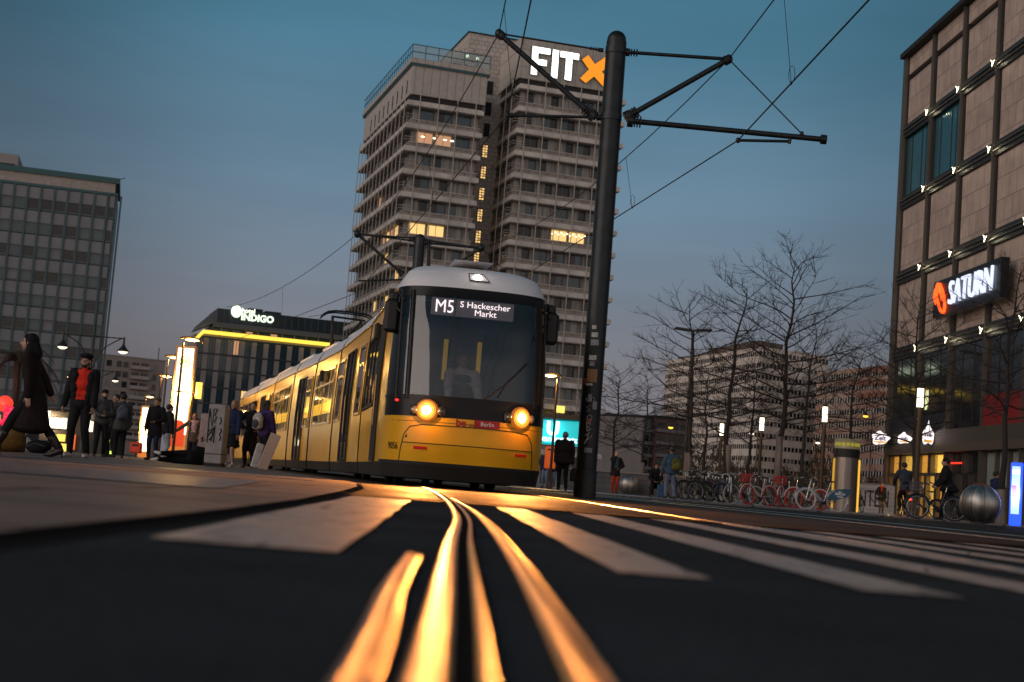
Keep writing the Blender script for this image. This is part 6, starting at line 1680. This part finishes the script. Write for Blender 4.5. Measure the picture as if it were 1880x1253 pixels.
# advertising column
o = thing('advertising_column', 'round steel advertising column with dark ring and yellow-lit edges', 'advertising column', G(1549, 62, PRZ))
r = .52; zt = Z(1550, 806, 62)-PRZ; st = mat('brushed_steel_column', (.30,.26,.24), .42, .85, var=.25, scale=3, stretch=(6,6,.1))
c = MB(); c.lathe([(r,0),(r,zt*.74)], st, 32); c.build('shaft', o)
c = MB(); c.lathe([(r+.03,zt*.74),(r+.03,zt*.86)], M_TBM, 32); c.build('ring', o)
c = MB(); c.lathe([(r+.02,zt*.86),(r+.02,zt*.985),(r-.1,zt)], mat('column_top_glass', (.30,.26,.18), .3, emit=(.9,.7,.3), est=.05), 32); tp = c.build('top_band', o)
for k in range(7):
    a = radians(200+20*k); c = MB(); c.box((-.07,-.012,-.07),(.07,.012,.07), emis('dot_yellow', (1.,.85,.05), .3)); q = c.build('light_dot', tp); q.matrix_local = Matrix.Translation(((r+.03)*cos(a),(r+.03)*sin(a),zt*.92)) @ Matrix.Rotation(a+pi/2, 4, 'Z')
for s, st_ in ((-1, .6), (1, 1.1)):
    c = MB(); c.bevbox((s*(r+.03),-.08,zt*.36), (.09,.09,zt*.72), .03, emis('edge_light_%d' % (s+1), (1.,.52,.05), st_)); c.build('edge_light', o)
# steel balls
def ball(label, px, d, R_):
    p = G(px, d, PRZ); o = thing('steel_ball', label, 'steel sphere', p, 0, 'steel spheres on the plaza')
    m = mat('ball_steel', (.50,.47,.44), .45, 1., var=.35, scale=2.2, stretch=(2.2,2.2,.12), wear=.08)
    c = MB(); c.lathe([(R_*sin(a)+1e-5, R_*.97-R_*cos(a)) for a in [pi*k/28 for k in range(1, 28)]], m, 40)
    for k in range(10):
        A = 2*pi*k/10+.2; c.tube([((R_+.001)*sin(a)*cos(A), (R_+.001)*sin(a)*sin(A), R_*.97-(R_+.001)*cos(a)) for a in [pi*j/20 for j in range(1, 20)]], .006, M_TBM, 4)
    c.build('shell', o)
    c = MB(); c.lathe([(R_*.36, R_*1.905),(R_*.34, R_*1.96),(.0, R_*1.975)], mat('ball_cap', (.25,.06,.04), .4), 24); c.build('cap', o)  # red of the cap is a reddish reflection put into its colour
    c = MB(); c.lathe([(R_*.45, 0),(R_*.42, R_*.12)], M_TBM, 24); c.build('foot', o)
ball('smaller-looking far steel ball beside the man in rust trousers', 1153, 66, .47)
ball('large near steel ball in front of the store, at the right', 1798, 35.5, .50)
# low walls
def wall_thing(name, label, pa, da, pb, db, h, m, th=.4, zb=0.):
    a = G(pa, da, zb); b = G(pb, db, zb); e = (b-a); L = e.length; o = thing(name, label, 'wall', a, atan2(e.y, e.x))
    c = MB(); c.box((0,0,0),(L,th,h), m)
    for k in range(int(h/.25)): c.box((0,-.008,.25*(k+1)-.012),(L,0.0,.25*(k+1)+.0), M_DARK)
    c.build('wall_face', o); c = MB(); c.box((-.05,-.06,h),(L+.05,th+.06,h+.07), mat('coping_grey', (.20,.19,.19), .5)); c.build('coping', o); return o, L
wall_thing('low_wall', 'low grey planter wall behind the man in denim', 1040, 68, 1262, 66, 1.02, mat('wall_grey', (.085,.085,.088), .55, var=.25, scale=1.5))
o, L = wall_thing('graffiti_wall', 'low pale wall with big dark NTEN graffiti, left of the store', 1560, 88, 1650, 84, 1.75, mat('wall_pale', (.40,.36,.33), .7, var=.15, scale=1.2))
t = link('graffiti', textmesh('NTEN', 1.45, .004, .0, mat('graffiti_dark', (.03,.03,.035), .6)), o); place(t, (L*.48,-.03,.85), (1,0,0), (0,0,1), .75)
c = MB(); 
for k in range(7): c.tube([(L*.80+.2*k, -.02, .2+.15*(k%3)),(L*.80+.2*k+.15, -.02, .8+.2*(k%2)),(L*.80+.2*k+.05, -.02, 1.3)], .02, mat('graffiti_mix', (.45,.35,.25), .6), 4)
c.build('graffiti', o)
# underground sign with canopy
o = thing('underground_sign', 'glowing teal underground station sign with white U, right of the tram nose', 'station sign', G(1012, 60, 0))
TE = mat('teal_light', (.0,.25,.28), .4, emit=(.0,.42,.46), est=1.0); WL = emis('sign_white_soft', (.95,1.,1.), 2.0)
kx = 60/FPX; z0 = Z(1030, 818, 60); z1 = Z(1030, 772, 60); x0 = -57*kx; x1 = 49*kx
c = MB(); c.bevbox(((x0+x1)/2,0,(z0+z1)/2), (x1-x0,.25,z1-z0), .05, TE); c.build('panel', o)
c = MB(); c.box((x0-.05,-.5,z1+.04),(x1+.08,.5,z1+.22), M_TBM); c.build('canopy', o)
t = link('letter', textmesh('U', .78, .01, .035, WL), o); place(t, (-.12,-.14,z1-.40), (1,0,0), (0,0,1))
t = link('letters', textmesh('Alexanderplatz', .36, .01, .006, WL), o); place(t, ((x0+x1)/2+.02,-.14,z0+.24), (1,0,0), (0,0,1), .92)
for x in (x0+.15, x1-.1):
    c = MB(); c.tube([(x,.05,0),(x,.05,z0)], .05, M_TBM, 8); c.build('post', o)
lamp('sign_glow', 'AREA', ((x0+x1)/2,-.5,(z0+z1)/2), 14, (.1,.9,1.), o, 1.5).rotation_euler = (radians(90), 0, 0)
def bin_(label, px, d, col, zb, h0, h1, w_):
    o = thing('litter_bin', label, 'litter bin', G(px, d, zb), 0); c = MB(); c.bevbox((0,0,(h0+h1)/2), (w_,.32,h1-h0), .04, col); c.build('bin_body', o)
    c = MB(); c.box((-w_*.3,-.17,h1-.16),(w_*.3,-.155,h1-.08), M_TBM); c.build('opening', o)
    c = MB(); c.tube([(0,.1,0),(0,.1,h1)], .035, M_TBM, 6); c.build('post', o)
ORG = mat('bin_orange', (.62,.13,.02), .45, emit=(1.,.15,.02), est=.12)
bin_('orange litter bin under the teal station sign', 1006, 58, ORG, 0, .85, 1.75, .46)
bin_('red litter bin beside the slim lit column', 248, 58, mat('bin_red', (.60,.05,.02), .45), PLZ, .18, .62, .44)
# street cabinets
def cabinet(label, px, d, w_, dp, h, m, graf):
    o = thing('street_cabinet', label, 'utility cabinet', G(px, d, PLZ), radians(-3)); c = MB(); c.bevbox((0,0,h*.5+.03), (w_,dp,h-.04), .03, m); c.bevbox((0,-.0,h*.20), (w_+.02,dp+.02,.015), .004, M_DARK); c.build('cabinet_body', o)
    c = MB(); c.box((-w_/2,-dp/2,0),(w_/2,dp/2,.06), M_DARK); c.build('plinth', o)
    c = MB(); mg = mat('graffiti_black', (.015,.015,.015), .6)
    for st in graf: c.tube([(x*w_, -dp/2-.006, z*h) for x, z in st], .014, mg, 4)
    c.build('graffiti', o); return o
cabinet('grey metal street cabinet covered in black graffiti, at the lying person head', 393, 31.6, .40, .36, 1.36, mat('cabinet_grey', (.30,.28,.27), .5, var=.15, scale=5), [[(-.42,.38),(-.42,.93),(-.2,.62),(-.2,.93)],[(-.12,.93),(.0,.93),(-.12,.82),(.0,.8),(-.12,.72),(.0,.7)],[(-.40,.55),(-.25,.60),(-.12,.50),(-.30,.42)],[(-.40,.48),(-.10,.62)],[(-.05,.38),(-.05,.66),(-.2,.40)],[(.2,.8),(.28,.74),(.2,.68)],[(.26,.62),(.34,.58),(.24,.52),(.34,.46),(.24,.42)]])
cabinet('slimmer pinkish cabinet with a peeling poster, left of the graffiti cabinet', 373, 33.4, .26, .3, 1.20, mat('cabinet_pink', (.34,.24,.22), .5, var=.3, scale=6), [[(-.3,.5),(-.1,.55),(-.2,.45),(.1,.5)]])
# leaning white board
o = thing('white_board', 'long white board leaning near the feet of the woman in purple', 'board', G(487, 35.2, PLZ), radians(10))
c = MB(); c.bevbox((0,0,0), (.26,.03,.92), .01, mat('board_white', (.55,.40,.34), .5), None); b_ = c.build('board_face', o); b_.matrix_local = Matrix.Translation((.05,0,.45)) @ Matrix.Rotation(radians(17), 4, 'Y')
c = MB(); c.bevbox((-.22,.08,.33), (.20,.10,.62), .03, C_WHT, Matrix.Rotation(radians(12), 3, 'Y')); c.build('paper_bag', o)
# blue advertising display at the right edge
o = thing('led_display', 'narrow blue-white glowing display stand at the right edge', 'display', G(1863, 36, PRZ), radians(-35))
c = MB(); c.bevbox((0,0,.80), (.30,.10,1.60), .03, emis('display_blue', (.02,.10,1.), 1.3)); c.build('frame', o)
c = MB(); c.box((-.10,-.062,.30),(.10,-.052,1.50), mat('display_screen', (.3,.35,.6), .4, emit=(.40,.58,1.), est=1.3, var=.5, scale=7)); c.build('screen', o)
c = MB(); c.box((-.09,-.068,.74),(.03,-.064,1.02), emis('display_pink', (.8,.15,.35), .9)); c.build('screen_text', o); c = MB(); c.box((-.10,-.068,1.3),(.10,-.064,1.42), emis('display_white', (.8,.9,1.), 1.6)); c.build('screen_text', o)
lamp('display_light', 'AREA', (0,-.3,.8), 14, (.2,.4,1.), o, .8).rotation_euler = (radians(90), 0, 0)
# kiosks with lit panels at the left
o = thing('kiosk', 'low dark kiosk with bright white and yellow lit panels, behind the striding figures', 'kiosk', G(125, 88, PLZ))
oi = o.matrix_basis.inverted(); KW = emis('kiosk_white', (1.,.86,.52), 2.2); KY = emis('kiosk_yellow', (1.,.66,.10), 1.5); KR = emis('kiosk_red', (1.,.15,.03), .8); KG = emis('kiosk_green', (.7,.95,.1), 1.2)
c = MB(); q0 = oi @ W(78, 748, 88.4); q1 = oi @ W(204, 836, 88.4); c.box((q0.x,.35,0),(q1.x,3,q0.z-.2), mat('kiosk_dark', (.03,.025,.025), .6)); c.build('kiosk_body', o)
c = MB(); c.box((q0.x-.3,-.2,q0.z-.2),(q1.x+.3,3.2,q0.z), M_DARK); c.build('roof', o)
for (a, b, y0_, y1_, m) in ((89.5,107,766,787,KW),(83,88,752,776,KW),(111,118.5,767,788,KW),(155,167,771,793,KW),(88,102,797,812,KY),(104,116,797,811,KY),(103,118,814,831,KY),(151,157,802,814,KY),(130,134,798,826,KR),(184,192,776,788,KR),(196,200,778,784,KG),(194,198,800,814,KG),(199,203,828,834,KG)):
    A_ = oi @ W(a, y0_, 88); B_ = oi @ W(b, y1_, 88)
    c = MB(); c.box((A_.x,.22,min(A_.z,B_.z)),(B_.x,.34,max(A_.z,B_.z)), m); c.build('lit_panel', o)
L = lamp('kiosk_light', 'AREA', (-1.5,-.3,1.8), 130, (1.,.70,.35), o, 2.5); L.rotation_euler = (radians(90), 0, 0)
# stall corner at the far left: palm, glowing ball, pink lantern, sacks
o = thing('potted_palm', 'brownish palm with drooping fronds behind the striding woman', 'palm', G(14, 27, PLZ))
mp_ = mat('palm_frond', (.055,.035,.022), .7, var=.5, scale=5); c = MB(); c.tube([(0,0,.5),(.03,0,1.2),(0,0,1.75)], [.09,.07,.06], mat('palm_trunk', (.06,.04,.03), .8), 8); c.build('trunk', o)
rp_ = random.Random(3)
c = MB()
for k in range(26):
    a = rp_.uniform(0, 2*pi); L_ = rp_.uniform(.5,.95); up = rp_.uniform(.1,1.1); P = []
    for j in range(8): t = j/7; P.append(V((cos(a)*L_*t, sin(a)*L_*t*.8, 1.75+L_*(up*t-1.15*t*t))))
    c.tube(P, .008, mp_, 3, False)
    for j in range(1, 8):
        d = (P[j]-P[j-1]).normalized(); s_ = d.cross(V((0,0,1))); s_ = s_.normalized() if s_.length > .1 else V((1,0,0))
        for m_ in range(3):
            for sg in (-1, 1):
                b0 = P[j-1]+(P[j]-P[j-1])*m_/3; tip = b0+s_*sg*.17*(1-.5*j/8)+d*.10+V((0,0,-.05)); c.add([b0, b0+d*.02, tip], [(0,1,2)], mp_)
c.build('crown', o)
c = MB(); c.lathe([(.20,0),(.27,.5),(.24,.52)], M_TBM, 16); c.build('pot', o)
o = thing('glowing_ball', 'big glowing red ball lantern at the left edge', 'lantern', G(-1, 26.5, PLZ)); zc = Z(-1, 741, 26.5)-PLZ
c = MB(); c.ell((0,0,zc), (.15,.15,.155), mat('ball_red', (.6,.05,.03), .4, emit=(1.,.07,.04), est=.8, var=.3, scale=3), None, 20, 14); c.build('bulb', o); c = MB(); c.tube([(0,0,0),(0,0,zc-.25)], .03, M_TBM, 6); c.build('stand', o)
lamp('ball_light', 'POINT', (0,-.35,zc), 9, (1.,.08,.06), o, .03)
o = thing('pink_gift_bag', 'crumpled glowing pink-red bag beside the ball lantern', 'bag', G(14, 25.6, PLZ)); zc = Z(14, 772, 25.6)-PLZ
c = MB(); c.bevbox((0,0,zc), (.27,.2,.46), .05, C_PINK)
for k in range(16): c.ell((rp_.uniform(-.13,.13), -.08+rp_.uniform(-.04,.02), zc+rp_.uniform(-.22,.22)), (.05,.04,.06), C_PINK, None, 8, 6)
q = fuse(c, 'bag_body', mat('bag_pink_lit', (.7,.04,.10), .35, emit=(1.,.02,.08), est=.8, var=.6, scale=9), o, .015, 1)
c = MB(); c.bevbox((0,0,(zc-.24)/2), (.5,.4,zc-.26), .02, mat('crate_dark', (.03,.02,.02), .7)); c.build('crate', o)
o = thing('brown_sack', 'lumpy ochre sack lying at the left edge', 'sack', G(8, 25, PLZ)); c = MB(); c.ell((0,0,.20), (.34,.25,.20), C_TAN); c.ell((.12,-.05,.28),(.2,.17,.14),C_TAN); fuse(c, 'sack_body', cloth('ochre', (.16,.085,.02)), o, .02, 3); c = MB(); c.tube([(.30,0,.28),(.36,0,.32),(.40,.02,.36)], .03, C_TAN, 6); c.build('sack_neck', o)
o = thing('white_sack', 'pale plastic sack on the ground between the legs of the striding woman', 'sack', G(44, 31, PLZ)); c = MB(); c.ell((0,0,.17), (.13,.12,.17), C_WHT); c.ell((.12,0,.13),(.10,.10,.13),C_WHT); fuse(c, 'sack_body', C_WHT, o, .015, 3); c = MB(); c.tube([(0,0,.32),(.02,0,.40)], .03, C_WHT, 6); c.build('knot', o)
o = thing('dark_bundle', 'low dark bundle just behind the rear boot of the striding woman', 'bundle', G(68, 30, PLZ)); c = MB(); c.ell((0,0,.13), (.26,.2,.15), C_BLK); c.ell((.14,0,.16),(.16,.15,.12),C_BLK); fuse(c, 'bundle_body', C_BLK, o, .02, 3); c = MB(); c.tube([(-.2,-.15,.12),(0,-.2,.2),(.2,-.15,.15)], .015, C_GRY, 5); c.build('strap', o)
# ================================================================ bicycles
_bm = {}
M_TYRE = mat('tyre', (.012,.012,.012), .7); M_SPK = mat('spoke', (.35,.35,.36), .3, .9); M_CHR = mat('chrome', (.55,.54,.53), .2, 1.)
def wheel_mesh(tyre, rim):
    k = ('w', tyre.name, rim.name)
    if k in _bm: return _bm[k]
    R_ = .335; A = []
    t = MB(); t.tube([(R_*cos(a), 0, R_*sin(a)) for a in [2*pi*i/28 for i in range(29)]], .021, tyre, 8, False); me1 = t.mesh('tyre')
    t = MB(); t.tube([((R_-.03)*cos(a), 0, (R_-.03)*sin(a)) for a in [2*pi*i/28 for i in range(29)]], .013, rim, 6, False)
    t.tube([(0,-.04,0),(0,.04,0)], .022, M_SPK, 8)
    for i in range(18):
        a = 2*pi*i/18; s = .025 if i % 2 else -.025; t.tube([(0,s,0),((R_-.03)*cos(a+.1), 0, (R_-.03)*sin(a+.1))], .0028, M_SPK, 3, False)
    me2 = t.mesh('rim'); _bm[k] = (me1, me2); return _bm[k]
def bike(label, loc, rz, frame, rimm=None, tyre=None, guard=None, basket=None, white_wheel=None, lean=6, group='bicycles parked on the right plaza', light=None, kid=False, step=True):
    o = thing('bicycle', label, 'bicycle', loc, rz, group); o.rotation_euler = (radians(lean), 0, rz)
    rimm = rimm or M_SPK; tyre = tyre or M_TYRE
    rw_, fw = V((-.52,0,.335)), V((.54,0,.335)); bb = V((-.08,0,.29)); seat = V((-.26,0,.82)); head = V((.40,0,.86)); hb = V((.435,0,.72))
    for p, nm in ((rw_,'wheel'),(fw,'wheel')):
        m1, m2 = wheel_mesh(tyre, rimm); w_ = link(nm, m2, o, p); link('tyre', m1, w_)
    c = MB(); c.tube([bb, seat], .017, frame, 8); 
    if step: c.tube([bb, (.1,0,.38), hb], .021, frame, 8); c.tube([bb+V((.02,0,.06)), (.14,0,.46), hb+V((0,0,.06))], .014, frame, 8)
    else: c.tube([bb, hb], .018, frame, 8); c.tube([seat+V((.02,0,-.06)), head+V((.01,0,-.05))], .017, frame, 8)
    for s in (-.045,.045): c.tube([bb+V((0,s,0)), rw_+V((0,s,0))], .010, frame, 6); c.tube([seat+V((.01,s*.4,-.08)), rw_+V((0,s,0))], .009, frame, 6); c.tube([hb+V((.01,s,-.03)), fw+V((0,s,0))], .012, frame, 6)
    c.tube([hb+V((.005,0,-.04)), head], .019, frame, 8); c.build('frame', o)
    c = MB(); c.tube([(seat.x,0,seat.z-.02),(seat.x-.03,0,.95)], .013, M_CHR, 6); c.ell((seat.x-.06,0,.97), (.13,.075,.03), M_TBM, None, 12, 6); c.ell((seat.x+.06,0,.975), (.09,.03,.02), M_TBM, None, 10, 6); c.build('saddle', o)
    c = MB(); c.tube([head, head+V((-.03,0,.14))], .013, M_CHR, 6); c.tube([(.18,-.27,1.02),(.30,-.26,1.05),(.38,-.16,1.02),(.385,0,1.0),(.38,.16,1.02),(.30,.26,1.05),(.18,.27,1.02)], .012, M_CHR, 6)
    for s in (-1, 1): c.tube([(.16,s*.272,1.015),(.27,s*.262,1.045)], .018, M_TBM, 6)
    c.build('handlebar', o)
    c = MB(); c.lathe([(0,-.006),(.09,-.006),(.09,.006),(0,.006)], M_TBM, 18, bb+V((0,-.05,0)), R=Matrix.Rotation(pi/2, 3, 'X')); c.tube([bb+V((0,-.07,0)), bb+V((.12,-.07,-.11)), bb+V((.12,-.15,-.11))], .010, M_TBM, 5); c.tube([bb+V((0,.07,0)), bb+V((-.12,.07,.11)), bb+V((-.12,.15,.11))], .010, M_TBM, 5)
    c.tube([bb+V((0,-.05,.085)), rw_+V((0,-.05,.03))], .006, M_TBM, 4); c.tube([bb+V((0,-.05,-.085)), rw_+V((0,-.05,-.03))], .006, M_TBM, 4); c.build('crank', o)
    for p, a0, a1 in ((rw_, 20, 190), (fw, 10, 150)):
        c = MB(); P = [(p.x+.375*cos(radians(a)), 0, p.z+.375*sin(radians(a))) for a in lin(a0, a1, 12)]; c.tube(P, .022, guard if False else frame, 6); c.build('mudguard', o)
    if basket is not None:
        c = MB()
        for z, g in ((.78,0.),(.9,.01),(1.0,.02),(1.04,.02)): 
            q = [(.46-g,-.16-g,z),(.74+g,-.16-g,z),(.74+g,.16+g,z),(.46-g,.16+g,z)]; c.tube(q+[q[0]], .008, basket, 4)
        for x in lin(.46,.74,5):
            for s in (-1,1): c.tube([(x,s*.16,.78),(x,s*.18,1.04)], .006, basket, 4)
        for y in lin(-.16,.16,4):
            for x in (.46,.74): c.tube([(x,y,.78),(x,y,1.04)], .006, basket, 4)
        c.box((.46,-.16,.775),(.74,.16,.79), basket); c.build('basket', o)
    if guard is not None:
        gm, gt = guard
        c = MB(); out = [(-.16,.42),(-.32,.60),(-.52,.72),(-.78,.76),(-.98,.74),(-.97,.62),(-.84,.50),(-.66,.42),(-.45,.37),(-.28,.34)]
        for s in (-1, 1): c.prism(out, .012, gm, Matrix.Translation((0,s*.075-.006,0)))
        g_ = c.build('skirt_guard', o)
        for j, (tx, sz, zz) in enumerate((('bike', .07, .64), ('BERLIN', .11, .565), ('citybike', .07, .48))):
            if j == 1: tx = 'AARGEN' if False else 'BERLIN'
            t = link('lettering', textmesh(tx, sz, .001, .002, gt), g_); place(t, (-.60,.085,zz), (-1,0,0), (0,0,1))
    if light: 
        c = MB(); c.ell((-.80,0,.56), (.035,.035,.035), light, None, 10, 8); c.build('rear_light', o)
    c = MB(); c.tube([bb+V((-.1,.04,0)), (-.22,.20,.02)], .009, M_CHR, 5); c.build('kickstand', o)
    return o
def gp(px, d): return G(px, d, PRZ)
BK = mat('bike_black', (.012,.012,.014), .3); BG = mat('bike_grey', (.12,.12,.13), .3, .5); BS = mat('bike_silver', (.45,.44,.45), .25, .8); BW = mat('bike_white', (.60,.54,.52), .3); BR = mat('bike_red', (.50,.02,.02), .35); BR2 = mat('bike_tyre_red', (.50,.03,.015), .5); BB = mat('bike_blue', (.03,.06,.16), .3); BP = mat('bike_purple', (.18,.03,.20), .3); BWT = mat('tyre_white', (.55,.53,.50), .6); BTQ = mat('bike_green', (.03,.09,.07), .3)
BL = [
 ('black city bicycle at the left end of the row, beside the man in denim', 1256, 54, 215, BK, {}),
 ('grey bicycle second from the left end of the row', 1268, 53, 240, BG, {}),
 ('black bicycle just right of the pale wrapped tree trunk', 1279, 52.5, 205, BK, {'step':False}),
 ('dark green bicycle half hidden in the left cluster', 1291, 53.5, 235, BTQ, {}),
 ('black bicycle with a child seat mast behind its saddle', 1301, 51.5, 200, BK, {'basket':BK}),
 ('black men’s bicycle in the middle of the dark cluster', 1313, 52.5, 228, BK, {'step':False}),
 ('purple-framed bicycle in the dark cluster', 1324, 53, 210, BP, {}),
 ('dark blue bicycle left of the white-rimmed front wheel', 1336, 52, 236, BB, {'step':False}),
 ('silver bicycle with raised chrome handlebar', 1343, 50.5, 255, BS, {'rimm':BS}),
 ('black bicycle with pale tyres next to the first red-wheeled one', 1366, 51, 205, BK, {'tyre':BWT}),
 ('white-framed bicycle with red wheels and red basket', 1394, 49.5, 214, BW, {'rimm':BR,'tyre':BR2,'basket':BR}),
 ('grey bicycle standing behind the white-framed red-wheeled one', 1404, 53, 195, BG, {}),
 ('white-framed bicycle with red wheels seen nearly end-on, red basket high', 1446, 49.5, 238, BW, {'rimm':BR,'tyre':BR2,'basket':BR}),
 ('dark bicycle between the two red-wheeled ones', 1427, 53, 215, BK, {}),
 ('white bicycle with one red rear wheel showing behind the blue guard', 1482, 49, 200, BW, {'rimm':BR,'tyre':BR2}),
 ('silver rental bicycle with a big dark blue skirt guard, right end of the row', 1508, 47.5, 184, BS, {'tyre':BWT,'guard':(mat('guard_blue', (.012,.07,.13), .4), M_WHT)}),
 ('black bicycle behind the advertising column', 1577, 66, 240, BK, {}),
]
for lab, px, d, rz, fr, kw in BL: bike(lab.replace('’','') , gp(px, d), radians(rz), fr, **kw)
bike('bicycle ridden away by the dark cyclist, with a glowing red rear light', gp(1659, 47.5), radians(88), BK, light=emis('rear_red', (1.,.03,.01), 14.), lean=0, group='bicycles in use')
lamp('rear_red_light', 'POINT', gp(1659, 46.3)+V((0,0,.6)), 5, (1.,.06,.02), None, .05)
bike('bicycle pushed by the man in black, basket in front', gp(1718, 41.6), radians(176), BK, basket=BG, lean=3, group='bicycles in use')
bike('dark bicycle standing before the yellow doors, between cyclist and pusher', gp(1697, 52), radians(195), BK)
# ================================================================ trees
M_BARK = mat('bark', (.022,.018,.017), .9, var=.35, scale=6, bump=.5, bscale=20); M_WRAP = mat('trunk_wrap', (.17,.14,.125), .85, var=.35, scale=9, stretch=(1,1,.1))
def grow(rng, H, rad, first=.34, nb=30, spread=.42, dens=1.):
    cr = MB(); tk = MB()
    lead = []; x = y = 0
    N = 12
    for i in range(N+1):
        t = i/N; lead.append(V((x, y, H*t))); x += rng.gauss(0,.012)*H*(.3+t); y += rng.gauss(0,.012)*H*(.3+t)
    tk.tube(lead, [rad*(1-t/N)**.8+.012 for t in range(N+1)], M_BARK, 8)
    def at(t): 
        f = t*N; i = min(N-1, int(f)); return lead[i]+(lead[i+1]-lead[i])*(f-i)
    def twig(p, d, L, r, lev):
        n = 6 if lev == 0 else (4 if lev == 1 else 3); P = [p]; q = p; dd = d.copy()
        for i in range(n):
            dd = (dd+V((rng.gauss(0,.13), rng.gauss(0,.13), rng.gauss(.022,.10)))).normalized(); q = q+dd*L/n; P.append(q)
        cr.tube(P, [r*(1-.78*i/n) for i in range(n+1)], M_BARK, 4 if lev == 0 else 3, False, True)
        if lev >= 2: return
        k = int((9 if lev == 0 else 4)*dens+rng.random())
        for j in range(k):
            f = rng.uniform(.22 if lev == 0 else .15, 1.); i = min(n-1, int(f*n)); b = P[i]+(P[i+1]-P[i])*(f*n-i); t_ = (P[i+1]-P[i]).normalized()
            s = V((rng.gauss(0,1), rng.gauss(0,1), rng.gauss(.25,.5))); s = (s-t_*s.dot(t_)).normalized(); twig(b, (t_*.75+s*.62).normalized(), L*rng.uniform(.28,.5)*(1.1-f*.4), max(.0055, r*.45), lev+1)
    for i in range(nb):
        t = first+(1-first)*((i+rng.random()*.8)/nb)**1.05; t = min(.985, t)
        a = i*2.4+rng.uniform(-.4,.4); L = H*spread*(1.05-.62*((t-first)/(1-first))**1.4)*rng.uniform(.75,1.12); up = .10+.5*((t-first)/(1-first))+rng.gauss(0,.1)
        twig(at(t), V((cos(a), sin(a), up)).normalized(), L, max(.012, rad*.42*(1-t*.6)), 0)
    return tk.mesh('trunk'), cr.mesh('crown')
PT_ = [grow(random.Random(s), 10., .13, f, nb, sp) for s, f, nb, sp in ((4,.34,34,.43),(9,.30,28,.40),(21,.40,26,.38))]
def tree(label, px, d, pyt, proto, rz, wrap=None, sx=1., zb=0.):
    p = G(px, d, zb); h = Z(px+.077*(888-pyt), pyt, d)-zb; s = h/10.
    o = thing('bare_tree', label, 'tree', p, rz, 'bare winter trees'); tk, cr = PT_[proto]
    a = link('trunk', tk, o); a.scale = (s, s, s); b = link('crown', cr, o); b.scale = (s*sx, s*sx, s)
    if wrap:
        hw = Z(px, wrap, d)-zb; c = MB(); c.lathe([(.17,0),(.15,hw*.5),(.15,hw),(.1,hw+.02)], M_WRAP, 12); c.build('trunk_wrap', o)
    return o
tree('biggest bare tree, its wide crown against the sky above the bicycles', 1424, 60, 480, 0, .3, 802, 1.12)
tree('tall slim bare tree left of the biggest one', 1331, 68, 528, 1, 2.1, 818, .95)
tree('bare tree by the man in denim, branches reaching left', 1258, 58, 560, 2, 4.0, 832, 1.15)
tree('small bare tree behind the steel ball, pale wrapped trunk', 1176, 96, 690, 1, 1.1, 850, 1.15)
tree('small bare tree just right of the thick pole', 1120, 108, 680, 0, 5.1, None, 1.1)
tree('thin bare tree between the lantern and the biggest tree', 1470, 82, 600, 2, .9, None, .9)
tree('bare tree behind the advertising column, below the skyline', 1556, 84, 640, 1, 3.3, None, 1.0)
tree('bare tree before the store corner, trunk passing the glowing signs', 1677, 50, 560, 0, 2.6, 880, 1.0)
tree('bare tree in front of the store sign, near the right edge', 1836, 45, 500, 2, 5.4, 900, 1.05)
tree('thin far bare tree between denim man and the slim tree', 1290, 95, 680, 0, 2.2, None, .9)
tree('thin far bare tree left of the biggest tree', 1372, 98, 670, 2, 1.4, None, .9)
# undergrowth behind the bicycles: one tangled mass
M_BUSH = mat('undergrowth_twig', (.045,.030,.020), .9, var=.5, scale=2, col2=(.07,.055,.03))
rb_ = random.Random(12); c = MB()
for i in range(3600):
    px = rb_.uniform(1235, 1660); d = rb_.uniform(86, 118); hmax = (2.2+1.6*sin(px*.03)+1.1*sin(px*.11+1))*.9+1.6
    p = G(px, d, 0); z0 = rb_.uniform(0, hmax*.7); L = rb_.uniform(.5,1.4); dx = V((rb_.gauss(0,.5), rb_.gauss(0,.4), rb_.uniform(.3,1.2))).normalized()
    a = V((p.x, p.y, z0)); b = a+dx*L*.5+V((rb_.gauss(0,.08),0,0)); e_ = a+dx*L
    w_ = rb_.uniform(.012,.035); s_ = V((w_,0,0)); c.add([a-s_, a+s_, b+s_*.7, b-s_*.7, e_], [(0,1,2,3),(3,2,4)], M_BUSH)
    if rb_.random() < .5: q = b; r_ = V((rb_.gauss(0,.12), 0, rb_.gauss(0,.12))); c.add([q, q+r_, q+V((rb_.uniform(-.15,.15),0,rb_.uniform(.05,.2)))], [(0,1,2)], M_BUSH)
c.build('undergrowth')['kind'] = 'stuff'
